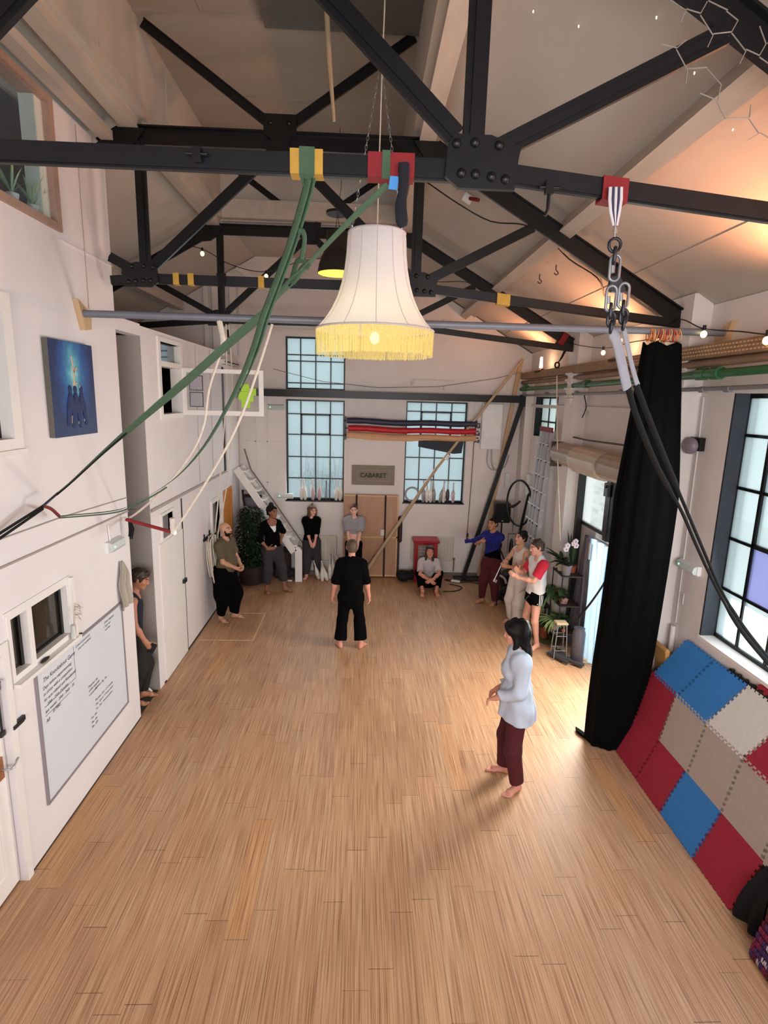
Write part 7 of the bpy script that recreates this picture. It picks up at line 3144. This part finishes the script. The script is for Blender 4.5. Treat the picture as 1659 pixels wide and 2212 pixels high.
        return q

    def head(p):
        c, R, q_ = p.H_, p.Rh, p.hs
        e = lambda x, y, z, r, k=.02: ell(c(x, y, z), [v * q_ for v in r], R, k)
        jw = .056 if not p.fem else .050
        q = [e(0, -.012, .035, (.074, .094, .082)), e(0, .022, -.02, (.064, .074, .080), .03), e(0, .048, -.072, (jw * .8, .040, .036), .03), e(0, .076, -.092, (.024, .020, .018), .02),
             cap(c(0, .085, .030), c(0, .106, -.018), .009 * q_, .013 * q_, k=.012), e(0, .109, -.024, (.015, .012, .009), .008),
             e(.012, .098, -.027, (.009, .010, .007), .006), e(-.012, .098, -.027, (.009, .010, .007), .006),
             cap(c(-.036, .083, .032), c(.036, .083, .032), .010 * q_, .010 * q_, k=.015),
             e(.042, .062, -.020, (.020, .018, .016), .02), e(-.042, .062, -.020, (.020, .018, .016), .02),
             e(0, .090, -.052, (.024, .011, .007), .006), e(0, .088, -.062, (.019, .011, .007), .006)]
        for sd in (1, -1):
            q.append(e(sd * .032, .083, .012, (.016, .012, .011), .004))          # eyeballs under the lids
            q.append(e(sd * .076, -.006, -.004, (.010, .020, .032), .008))
            q.append(e(sd * .080, -.010, .014, (.009, .014, .014), .006))
        q.append(cap(p.N - p.up * .02, p.H_(0, -.016, -.055), (.056 if not p.fem else .047) * p.s, (.053 if not p.fem else .045) * p.s, k=.03))
        return q

    def body(p, skin_m, hair_m, hand_kw=None, h=.0072):
        F_ = Field(p.lo, p.hi, h)
        F_.add(p.torso(), .045)
        hand_kw = hand_kw or {}
        for sd in (1, -1):
            F_.add(p.leg(sd), .035)
            F_.add(p.foot(sd), .02)
            F_.add(p.arm(sd), .028)
            F_.add(p.hand(sd, **hand_kw.get(sd, {})), .010)
        F_.add(p.head(), .02)
        V, Q = F_.mesh()
        C = V[Q].mean(1)
        L = ((C - p.hc) @ p.Rh.T) / p.hs
        mi = np.zeros(len(Q), int)
        for sd in (1, -1):
            de = ((L[:, 0] - sd * .032) / .0135) ** 2 + ((L[:, 2] - .011) / .0062) ** 2
            mi[(de < 1) & (L[:, 1] > .07)] = 1
            br = (np.abs(L[:, 0] - sd * .034) < .020) & (np.abs(L[:, 2] - .0335 - .004 * (1 - np.abs(L[:, 0] - sd * .034) / .02)) < .0048) & (L[:, 1] > .06)
            mi[br] = 2
        lp = (L[:, 0] / .022) ** 2 + ((L[:, 2] + .057) / .0095) ** 2
        mi[(lp < 1) & (L[:, 1] > .08)] = 3
        lips = mat('lips_' + skin_m.name, tuple(int(x) for x in np.array(SKIN_RGB[skin_m.name]) * (.86, .66, .66)), .5)
        p.bodyobj = link_field('body', V, Q, [skin_m, mat('dark_eye', (30, 22, 20), .2, .1, 10), hair_m, lips], p.t, mi=mi)
        return p

    def cloth(p, name, prims, m, k=.03, clips=(), wr=(.004, 22, 1, .5), h=.0085, label=None, cutters=None, lo=None, hi=None, parent=None):
        F_ = Field(p.lo - .06 if lo is None else lo, p.hi + .06 if hi is None else hi, h)
        F_.add(prims, k)
        if cutters:
            for c in cutters:
                c['cut'] = True
            F_.add(cutters)
        if wr:
            F_.wrinkle(*wr)
        for pt, n in clips:
            F_.clip(np.asarray(pt, float), _n(n))
        V, Q = F_.mesh()
        return link_field(name, V, Q, m, parent or p.t, label=label)

    def sleeve(p, sd, frac, g0=.018, g1=.022):
        """sleeve to a fraction of the whole arm (upper arm = 0..0.5, forearm = 0.5..1)"""
        s = p.s
        a, e, h = p.sh[sd], p.elb[sd], p.wr[sd]
        m = (1.0 if not p.fem else .86)
        q = []
        if frac <= .5:
            b = a + (e - a) * (frac / .5)
            dr = _n(e - a)
            q.append(cap(a, b + dr * .03, .052 * s * m + g0, (.052 - .012 * frac / .5) * s * m + g1, clip=[(b, dr)]))
        else:
            b = e + (h - e) * ((frac - .5) / .5)
            dr = _n(h - e)
            q.append(cap(a, e, .052 * s * m + g0, .040 * s * m + (g0 + g1) / 2))
            q.append(cap(e, b + dr * .02, .040 * s * m + (g0 + g1) / 2, .032 * s * m + g1, clip=[(b, dr)]))
        return q

    def trouser(p, sd, top, knee, hem_r, frac=.92):
        """frac: how far down the shin the leg ends"""
        h, k, a = p.hip[sd], p.knee[sd], p.ank[sd]
        dr = _n(a - k)
        b = k + (a - k) * frac
        return [cap(h, k, top, knee), cap(k, b + dr * .03, knee, hem_r, clip=[(b, dr)])]

    def seat_block(p, g=.02, waist=.10):
        H, up = p.H, p.up
        fem = p.fem
        hipw = (.160 if not fem else .168) * p.s * p.w
        return [cap(p.P - up * .035 * H, p.P + up * waist * H, hipw + g, hipw * .88 + g, p.R, (1, .74, 1))] + [ell(p.hip[sd] - p.f * .045 * p.s, [(.090 * p.w * p.s + g)] * 3, None, .05) for sd in (1, -1)]

    def skullcap(p, g=.010, front=.045, low=-.06, back=.0):
        """short hair: skull shell behind a tilted hairline"""
        c, q_ = p.H_, p.hs
        n1 = p.hf * .80 - p.hu * .60
        return [ell(c(0, -.014, .036), [(.074 + g) * q_, (.094 + g) * q_, (.082 + g) * q_], p.Rh, .02, [(c(0, front, .052), n1)]),
                ell(c(0, -.040, -.018), [(.068 + g * .6) * q_, (.062 + g * .6) * q_, .072 * q_], p.Rh, .02, [(c(0, -.004, 0), p.hf), (c(0, 0, low), -p.hu)])]


SKIN_RGB = {'fair_skin': (214, 160, 138), 'rosy_skin': (206, 142, 122), 'tan_skin': (178, 122, 96), 'olive_skin': (196, 146, 118), 'brown_skin': (142, 94, 72), 'pale_skin': (226, 178, 160)}
for k_, v_ in SKIN_RGB.items():
    skin(k_, v_)
HB = mat('black_hair', (14, 11, 10), .6, .25, 40, .2, spec=.2)
HBR = mat('brown_hair', (50, 36, 28), .5, .25, 40, .2)
HDB = mat('dark_blond_hair', (82, 66, 50), .55, .25, 40, .2)
HAU = mat('auburn_hair', (74, 40, 30), .5, .25, 40, .2)
C_BLACK = mat('black_cotton', (6, 6, 7), .95, .15, 20, spec=.08)
C_CHAR = mat('charcoal_trousers', (50, 48, 52), .95, .12, 18)
C_OLIVE = mat('olive_tshirt', (92, 82, 62), .95, .08, 12)
C_BURG = mat('burgundy_trousers', (74, 20, 28), .9, .12, 14)
C_WHITE = mat('white_cotton', (226, 224, 226), .95, .05, 12)
C_GREYT = mat('grey_marl', (146, 144, 150), .95, .08, 60)
C_LGREY = mat('pale_grey_tshirt', (188, 180, 182), .95, .06, 14)
C_CREAM = mat('cream_cotton', (206, 198, 188), .95, .06, 14)
C_BLUE = mat('royal_blue_sweater', (20, 26, 108), .9, .12, 14)
C_RED = mat('raspberry_red_cotton', (196, 40, 62), .9, .08, 14)
C_NAVY = mat('navy_tank', (26, 30, 46), .95, .1, 16)
PI_ = math.pi


def shirt_prims(p, sl, g=.016, hem=None, g0=.018, g1=.024, loose=.0):
    q = p.torso(g + loose * .5)
    for sd in (1, -1):
        q += p.sleeve(sd, sl, g0, g1)
    return q


def neck_cut(p, r=.075, fwd=.015, dz=.035):
    return [ell(p.N + p.up * dz + p.f * fwd, [r * p.s] * 3)]




def face(fx, fy):
    return math.atan2(-fx, fy)


def hair_long(p, length=.26, wid=.075, depth=.05, side=True, k=.03):
    c, q_ = p.H_, p.hs
    q = [cap(c(0, -.055, .02), c(0, -.075, -length), wid * q_, wid * .85 * q_, p.Rh, (1, depth / wid, 1))]
    if side:
        for sd in (1, -1):
            q.append(cap(c(sd * .066, -.005, .03), c(sd * .068, .0, -length * .85), .028 * q_, .022 * q_, k=.02))
    return q


def at(px, py, z=0.0):
    q = on_z(px, py, z)
    return (q.x, q.y, z)


sk = lambda n: SKINS[n]

# --- 1 man in black, seen from behind
p = Person('man in black top and trousers standing mid-floor with his back to us', at(757, 1398), 0.02, 1.72, 'm', build=1.06, head=(0.05, -.06, 0),
           feet={1: (.17, -.02, .45), -1: (-.17, .0, .35)}, hands={1: (.30, .03, .80), -1: (-.31, .03, .80)}, elbows={1: (1, -.6, 0), -1: (-1, -.6, 0)})
p.body(sk('rosy_skin'), HDB, {1: dict(curl=.55, normal=(-1, .1, 0)), -1: dict(curl=.9, normal=(1, .1, 0))})
hem = p.P[2] - .04
p.cloth('sweater', shirt_prims(p, .56, .020, g0=.026, g1=.030) + [cap(p.P - p.up * .05, p.P + p.up * .12, .165, .165, p.R, (1, .74, 1))], C_BLACK, .04, [((0, 0, hem), (0, 0, -1))], (.004, 20, 3, .5), cutters=neck_cut(p, .078))
p.cloth('trousers', p.seat_block(.018) + p.trouser(1, .112, .088, .100, .80) + p.trouser(-1, .112, .088, .100, .80), C_BLACK, .035, [((0, 0, p.P[2] + .12), (0, 0, 1))], (.005, 18, 5, .4))
p.cloth('hair', p.skullcap(.010, .05, -.062), HDB, .015, wr=(.0015, 90, 2, 1), h=.007)

# --- 2 nearest person, seen from the side
p = Person('long-haired person in pale grey shirt and burgundy trousers nearest the viewpoint', at(1103, 1688), 1.33, 1.74, 'f', pelvis=(0, .0), build=1.02, lean=.02, head=(-.10, -.16, .04), twist=.10,
           feet={1: (.14, .07, .05), -1: (-.13, -.06, .85)}, hands={1: (.09, .20, 1.02), -1: (-.14, .22, 1.03)}, elbows={1: (.5, -1, -.2), -1: (-.5, -1, -.2)})
p.body(sk('rosy_skin'), HB, {1: dict(curl=.7, normal=(0, 0, -1)), -1: dict(curl=.75, normal=(0, .2, -1))}, h=.0066)
hem = p.P[2] - .13
p.cloth('shirt', p.torso(.038) + p.sleeve(1, .86, .045, .030) + p.sleeve(-1, .86, .045, .030) + [cap(p.P - p.up * .15, p.P + p.up * .12, .225, .185, p.R, (1, .86, 1))], mat('pale_blue_grey_cotton', (182, 190, 204), .95, .04, 14), .05, [((0, 0, hem), (0, .08, -1))], (.010, 15, 8, .6), cutters=neck_cut(p, .075))
b = B()
p.cloth('trousers', p.seat_block(.0) + p.trouser(1, .102, .088, .078, .88) + p.trouser(-1, .102, .090, .074, .90), C_BURG, .04, [((0, 0, p.P[2] - .085), (0, 0, 1))], (.006, 14, 9, .3))
p.cloth('hair', p.skullcap(.020, .075, -.10) + [ell(p.H_(0, -.03, .03), [.096 * p.hs, .108 * p.hs, .102 * p.hs], p.Rh, .03, [(p.H_(0, .062, .02), p.hf * .9 - p.hu * .25)])] + hair_long(p, .20, .092, .062), HB, .03, wr=(.010, 40, 10, .4), h=.0075)

# --- 3 bearded man at the left wall
p = Person('bald bearded man in olive T-shirt and baggy black trousers by the left wall', at(491, 1336), face(.93, -.36), 1.70, 'm', build=1.12, head=(.10, .14, 0),
           feet={1: (.13, -.05, .4), -1: (-.10, .08, .3)}, hands={1: (.05, .25, 1.0), -1: (-.06, .28, 1.02)}, elbows={1: (1, -.8, -.6), -1: (-1, -.8, -.6)})
p.body(sk('olive_skin'), HB, {1: dict(curl=1.0, normal=(-1, 0, .2)), -1: dict(curl=1.0, normal=(1, 0, .2))})
p.cloth('tshirt', p.torso(.024, .15) + p.sleeve(1, .40, .034, .040) + p.sleeve(-1, .40, .034, .040), C_OLIVE, .04, [((0, 0, p.P[2] - .03), (0, 0, -1))], (.006, 16, 12, .6), cutters=neck_cut(p, .08, .03))
p.cloth('trousers', p.seat_block(.045) + p.trouser(1, .150, .150, .080, .86) + p.trouser(-1, .150, .150, .080, .86) + [cap(p.P, p.P - np.array([0, 0, .45]), .16, .15)], C_BLACK, .06, [((0, 0, p.P[2] + .12), (0, 0, 1))], (.012, 14, 13, .3))
c = p.H_
p.cloth('beard', [ell(c(0, .045, -.075), [.062 * p.hs, .056 * p.hs, .046 * p.hs], p.Rh, .02, [(c(0, 0, -.045), p.hu), (c(0, -.01, 0), -p.hf)]), cap(c(-.058, .025, -.02), c(-.05, .04, -.07), .014, .018, k=.015), cap(c(.058, .025, -.02), c(.05, .04, -.07), .014, .018, k=.015), cap(c(-.026, .094, -.042), c(.026, .094, -.042), .008, .008, k=.01)], HB, .02, wr=(.002, 80, 2, 1), h=.006)

# --- 4 woman in black wrap top, hand on hip
p = Person('woman in black wrap top over white, one hand on her hip, in the left corner', at(590, 1278), face(.55, -.83), 1.74, 'f', build=1.0, lean=-.02, side=.03, head=(.42, -.03, 0),
           feet={1: (.13, -.03, .1), -1: (-.22, .10, .75)}, hands={1: (.17, .17, .98), -1: (-.22, -.12, .98)}, elbows={1: (1, -.5, .1), -1: (-1, -.6, 0)})
p.body(sk('brown_skin'), HB, {1: dict(curl=.25, d=(-.75, .35, .1), normal=(0, -1, 0)), -1: dict(curl=.4, d=(.4, -.6, 0), normal=(0, 1, 0))})
vcut = [cap(p.N + p.f * .13 - p.up * .17, p.N + p.f * .09 + p.up * .04, .030, .125)]
p.cloth('undershirt', p.torso(.010), C_WHITE, .03, [((0, 0, p.P[2] + .01), (0, 0, -1)), (p.N - p.up * .045 + p.f * .0, (0, .35, 1))], (.002, 20, 12, .6), cutters=neck_cut(p, .074, .04, .03))
p.cloth('wrap_top', p.torso(.020) + p.sleeve(1, .66, .022, .024) + p.sleeve(-1, .56, .022, .024), C_BLACK, .035, [((0, 0, p.P[2] + .075), (.12, 0, -1))], (.004, 18, 15, .6), cutters=neck_cut(p, .075) + vcut)
p.cloth('trousers', p.seat_block(.020) + p.trouser(1, .112, .098, .080, .62) + p.trouser(-1, .112, .100, .084, .62), C_CHAR, .04, [((0, 0, p.P[2] + .07), (0, 0, 1))], (.007, 15, 16, .3))
p.cloth('hair', p.skullcap(.012, .058, -.07) + [ell(p.H_(0, -.03, .140), [.052, .052, .045], None, .006)], HB, .02, wr=(.006, 60, 2, 1), h=.007)

# --- 5 woman with half-up hair
p = Person('woman in black top with half-up brown hair and clasped hands before the clubs', at(673, 1248), face(.22, -1), 1.60, 'f', build=1.0, head=(.28, -.14, 0),
           feet={1: (.12, .02, .45), -1: (-.13, -.04, .25)}, hands={1: (.03, .26, .78), -1: (-.02, .28, .79)}, elbows={1: (1, -.5, 0), -1: (-1, -.5, 0)})
p.body(sk('fair_skin'), HBR, {1: dict(curl=.7, normal=(-.5, -1, 0)), -1: dict(curl=.7, normal=(.5, -1, 0))})
p.cloth('top', p.torso(.022) + p.sleeve(1, .60, .030, .028) + p.sleeve(-1, .60, .030, .028), C_BLACK, .04, [((0, 0, p.P[2] + .05), (0, 0, -1))], (.005, 18, 17, .6), cutters=neck_cut(p, .072))
p.cloth('trousers', p.seat_block(.016) + p.trouser(1, .104, .092, .080, .84) + p.trouser(-1, .104, .092, .080, .84), C_CHAR, .035, [((0, 0, p.P[2] + .09), (0, 0, 1))], (.006, 15, 18, .3))
p.cloth('hair', p.skullcap(.014, .06, -.07) + hair_long(p, .155, .100, .07) + [cap(p.H_(sd * .080, .02, .0), p.H_(sd * .082, .015, -.135), .030, .024, k=.02) for sd in (1, -1)] + [ell(p.H_(0, -.02, .135), [.026, .026, .034], None, .006)], mat('mid_brown_hair', (92, 66, 50), .5, .25, 40, .2), .02, wr=(.004, 50, 3, .5), h=.007)

# --- 6 woman in cropped grey T-shirt
q = on_y(764, 1180, 11.85)
p = Person('woman in cropped grey T-shirt with bare midriff before the plywood flat', (q.x, 11.85, 0), face(.02, -1), 1.66, 'f', build=1.02, head=(-.05, .02, .04),
           feet={1: (.11, 0, .3), -1: (-.11, 0, .3)}, hands={1: (.07, .24, .80), -1: (-.07, .24, .80)}, elbows={1: (1, -.5, 0), -1: (-1, -.5, 0)})
p.body(sk('pale_skin'), HAU, {1: dict(curl=.6, normal=(-.6, -1, 0)), -1: dict(curl=.6, normal=(.6, -1, 0))})
p.cloth('tshirt', p.torso(.030) + p.sleeve(1, .40, .050, .056) + p.sleeve(-1, .40, .050, .056), C_GREYT, .04, [((0, 0, p.P[2] + .235), (0, 0, -1))], (.007, 16, 19, .6), cutters=neck_cut(p, .072))
p.cloth('trousers', p.seat_block(.010, .06) + p.trouser(1, .098, .076, .062, .94) + p.trouser(-1, .098, .076, .062, .94), C_BLACK, .03, [((0, 0, p.P[2] + .075), (0, 0, 1))], (.004, 15, 20, .3))
p.cloth('hair', p.skullcap(.008, .052, -.06) + [ell(p.H_(0, -.11, .04), [.035, .035, .035], None, .02)], HAU, .015, wr=(.0015, 80, 2, 1), h=.007)

# --- 7 seated person hugging the knees
p = Person('person with long dark hair sitting on the floor hugging the knees before the red cabinet', at(928, 1284), face(0, -1), 1.70, 'm', build=.98, pelvis=(0, -.50), pz=.115, lean=.34, head=(0, .10, 0),
           feet={1: (.15, .0, .15), -1: (-.14, .0, .15)}, hands={1: (.03, .06, .33), -1: (-.03, .08, .345)}, elbows={1: (1.2, -.2, -.3), -1: (-1.2, -.2, -.3)}, knees={1: (.35, .3, 1), -1: (-.35, .3, 1)})
p.body(sk('rosy_skin'), HBR, {1: dict(curl=.6, d=(-.7, .5, -.35), normal=(0, -1, -.3)), -1: dict(curl=.6, d=(.7, .5, -.2), normal=(0, -1, -.3))})
p.cloth('tshirt', p.torso(.022) + p.sleeve(1, .40, .030, .036) + p.sleeve(-1, .40, .030, .036), C_LGREY, .04, [((0, 0, .10), (0, 0, -1))], (.006, 16, 21, .6), cutters=neck_cut(p, .072))
p.cloth('trousers', p.seat_block(.018, .07) + p.trouser(1, .105, .085, .085, .74) + p.trouser(-1, .105, .085, .085, .74), C_BLACK, .035, (), (.006, 15, 22, .3))
p.cloth('hair', p.skullcap(.012, .058, -.08) + hair_long(p, .20, .080, .05), HBR, .025, wr=(.004, 50, 4, .4), h=.007)

# --- 8 woman in blue sweater stretching one arm across
p = Person('woman in royal blue sweater and burgundy trousers stretching one arm out to the left', at(1056, 1303), face(-.55, -.83), 1.70, 'f', build=1.0, head=(-.30, -.08, 0), twist=-.15,
           feet={1: (.14, .02, .5), -1: (-.12, -.02, -.1)}, hands={-1: (.50, .34, 1.27), 1: (.12, .36, 1.34)}, elbows={-1: (.3, 1, .1), 1: (1, .5, -1)})
p.body(sk('tan_skin'), HB, {1: dict(curl=.7, normal=(-1, -.2, 0)), -1: dict(curl=.4)})
p.cloth('sweater', p.torso(.026) + p.sleeve(-1, .5, .030, .034) + [cap(p.elb[-1], p.wr[-1] + _n(p.wr[-1] - p.elb[-1]) * .16, .062, .044, clip=[(p.wr[-1] + _n(p.wr[-1] - p.elb[-1]) * .15, p.wr[-1] - p.elb[-1])])] + p.sleeve(1, .46, .034, .034), C_BLUE, .04, [((0, 0, p.P[2] + .20), (-.5, 0, -1))], (.007, 16, 23, .6), cutters=neck_cut(p, .072))
p.cloth('undershirt', p.torso(.014), C_BLACK, .035, [((0, 0, p.P[2] + .02), (0, 0, -1)), ((0, 0, p.P[2] + .32), (0, 0, 1))], (.003, 16, 24, .6))
p.cloth('trousers', p.seat_block(.018) + p.trouser(1, .110, .092, .066, .90) + p.trouser(-1, .110, .092, .066, .92), C_BURG, .035, [((0, 0, p.P[2] + .09), (0, 0, 1))], (.006, 15, 25, .3))
p.cloth('hair', p.skullcap(.010, .055, -.065) + [ell(p.H_(0, -.04, .138), [.046, .046, .042], None, .006)], HB, .02, wr=(.004, 60, 2, 1), h=.007)

# --- 9 man in cream tank and trousers
p = Person('dark-haired man in cream tank top and loose cream trousers with raised hands', at(1113, 1349), face(-.92, -.40), 1.68, 'm', build=.92, head=(.02, .06, 0),
           feet={1: (.13, -.02, .3), -1: (-.12, .04, .3)}, hands={1: (.05, .30, 1.22), -1: (-.06, .32, 1.16)}, elbows={1: (1, -.3, -1), -1: (-1, -.3, -1)})
p.body(sk('olive_skin'), HB, {1: dict(curl=.9, normal=(-1, 0, 0)), -1: dict(curl=.9, normal=(1, 0, 0))})
acut = [ell(p.sh[sd] + p.r * .018 * sd - p.up * .015, [.082 * p.s] * 3) for sd in (1, -1)]
p.cloth('tank_top', p.torso(.012), C_CREAM, .035, [((0, 0, p.P[2] + .02), (0, 0, -1))], (.005, 16, 26, .6), cutters=neck_cut(p, .10, .05, .03) + acut)
p.cloth('trousers', p.seat_block(.024) + p.trouser(1, .118, .112, .105, .93) + p.trouser(-1, .118, .112, .105, .93), C_CREAM, .04, [((0, 0, p.P[2] + .09), (0, 0, 1))], (.009, 14, 27, .25))
p.cloth('hair', p.skullcap(.016, .062, -.062) + [ell(p.H_(0, -.085, .085), [.045, .045, .04], None, .02)], HB, .02, wr=(.004, 60, 2, 1), h=.007)
e_ = p.sh[-1] + (p.elb[-1] - p.sh[-1]) * .38
p.cloth('tattoo', [ell(e_ + p.f * .0, [.052, .044, .06], None, .01, [(e_ + p.r * -.030, p.r)])], mat('blue_grey_tattoo_ink', (126, 104, 98), .6, .35, 60), .01, wr=None, h=.006)

# --- 10 man in raglan tee and sports shorts
p = Person('man in white T-shirt with red sleeves and black striped shorts on the right', at(1147, 1393), face(-.90, -.12), 1.75, 'm', build=1.0, lean=-.03, head=(.0, -.22, 0),
           feet={1: (.14, .06, .2), -1: (-.13, -.04, .5)}, hands={1: (.08, .30, 1.28), -1: (-.06, .36, 1.22)}, elbows={1: (1, -.5, -1), -1: (-.8, -.5, -1)})
p.body(sk('fair_skin'), HBR, {1: dict(curl=.4, normal=(-1, 0, 0), d=(-.3, .6, .6)), -1: dict(curl=.35, d=(.25, .8, .45), normal=(1, 0, 0))}, h=.0068)
acut = [ell(p.sh[sd] + p.r * .024 * sd - p.up * .02, [.090 * p.s] * 3) for sd in (1, -1)]
p.cloth('tshirt', p.torso(.022) + [cap(p.P - p.up * .04, p.P + p.up * .15, .185, .160, p.R, (1, .80, 1))], C_WHITE, .04, [((0, 0, p.P[2] - .02), (0, .2, -1))], (.007, 16, 28, .6), cutters=neck_cut(p, .074) )
for sd in (1, -1):
    p.cloth('sleeve', [ell(p.sh[sd] - p.r * .020 * sd + p.up * .004, [.076 * p.s] * 3)] + p.sleeve(sd, .38, .032, .034), C_RED, .03, (), (.003, 18, 29, .6), h=.0075)
sh_ = p.cloth('shorts', p.seat_block(.018) + [cap(p.hip[sd], p.hip[sd] + (p.knee[sd] - p.hip[sd]) * .40, .116, .104, clip=[(p.hip[sd] + (p.knee[sd] - p.hip[sd]) * .34, p.knee[sd] - p.hip[sd])]) for sd in (1, -1)], C_BLACK, .03, [((0, 0, p.P[2] + .09), (0, 0, 1))], None, h=.0075)
for i in range(3):
    yy = -.035 + .026 * i
    pr = p.seat_block(.021) + [cap(p.hip[-1], p.hip[-1] + (p.knee[-1] - p.hip[-1]) * .40, .119, .107, clip=[(p.hip[-1] + (p.knee[-1] - p.hip[-1]) * .337, p.knee[-1] - p.hip[-1])])]
    hx = p.hip[-1]
    p.cloth('stripe', pr, C_WHITE, .03, [((0, hx[1] + yy + .0065, 0), (0, 1, 0)), ((0, hx[1] + yy - .0065, 0), (0, -1, 0)), ((hx[0] - .02, 0, 0), (1, 0, 0)), ((0, 0, p.P[2] + .03), (0, 0, 1))], None, h=.0045, lo=hx + np.array([-.20, -.10, -.30]), hi=hx + np.array([.03, .12, .16]), parent=sh_)
hx = p.hip[-1]
for i, hh in enumerate((.018, .030, .042)):
    pr = [cap(p.hip[-1], p.hip[-1] + (p.knee[-1] - p.hip[-1]) * .40, .119, .107)]
    y0 = hx[1] + .075 - i * .016
    zb = hx[2] - .115
    p.cloth('logo_bar', pr, C_WHITE, .02, [((0, y0 + .006, 0), (0, 1, 0)), ((0, y0 - .006, 0), (0, -1, 0)), ((0, 0, zb + hh), (0, .5, 1)), ((0, 0, zb), (0, 0, -1)), ((hx[0] - .02, 0, 0), (1, 0, 0))], None, h=.004, lo=hx + np.array([-.16, -.02, -.16]), hi=hx + np.array([.0, .14, 0]), parent=sh_)
p.cloth('hair', p.skullcap(.014, .062, -.055), HBR, .015, wr=(.003, 70, 2, 1), h=.007)

# --- 11 man in the corridor opening
q = on_z(299, 1500, 0)
p = Person('man in navy tank top and dark trousers stepping out of the corridor opening', (-2.90, 6.80, .012), face(.93, .30), 1.74, 'm', build=.98, lean=.06, head=(-.10, -.40, 0),
           feet={1: (.10, -.05, .1), -1: (-.09, .05, .1)}, hands={1: (.24, .16, .92), -1: (-.24, .0, .88)}, elbows={1: (1, -1, 0), -1: (-1, -1, 0)})
p.body(sk('tan_skin'), HBR, {1: dict(curl=.9, normal=(-1, .2, 0)), -1: dict(curl=.6)})
acut = [ell(p.sh[sd] + p.r * .02 * sd - p.up * .015, [.084 * p.s] * 3) for sd in (1, -1)]
p.cloth('tank_top', p.torso(.012), C_NAVY, .035, [((0, 0, p.P[2] + .0), (0, 0, -1))], (.003, 16, 31, .6), cutters=neck_cut(p, .10, .05, .03) + acut)
p.cloth('trousers', p.seat_block(.020) + p.trouser(1, .120, .120, .070, .88) + p.trouser(-1, .120, .120, .070, .88), mat('black_brown_trousers', (30, 27, 27), .9, .15, 14), .04, [((0, 0, p.P[2] + .06), (0, 0, 1))], (.009, 14, 32, .3))
p.cloth('hair', p.skullcap(.016, .070, -.03) + [ell(p.H_(0, .03, .105), [.062, .06, .034], p.Rh, .02)], HBR, .02, wr=(.003, 70, 2, 1), h=.007)
hd = p.wr[1] + _n(p.wr[1] - p.elb[1]) * .09
R_ = rotz(face(.93, .30))
hw_ = R_ @ hd + np.array([-2.90, 6.80, .012])
b = B()
b.bbox(tuple(hw_ + np.array([.035, .0, -.01])), (.075, .012, .14), .005, rot=Matrix.Rotation(.5, 3, 'Y'))
tag(obj('phone', b, M_BLACKP), 'dark phone held by the man in the corridor opening', 'phone')
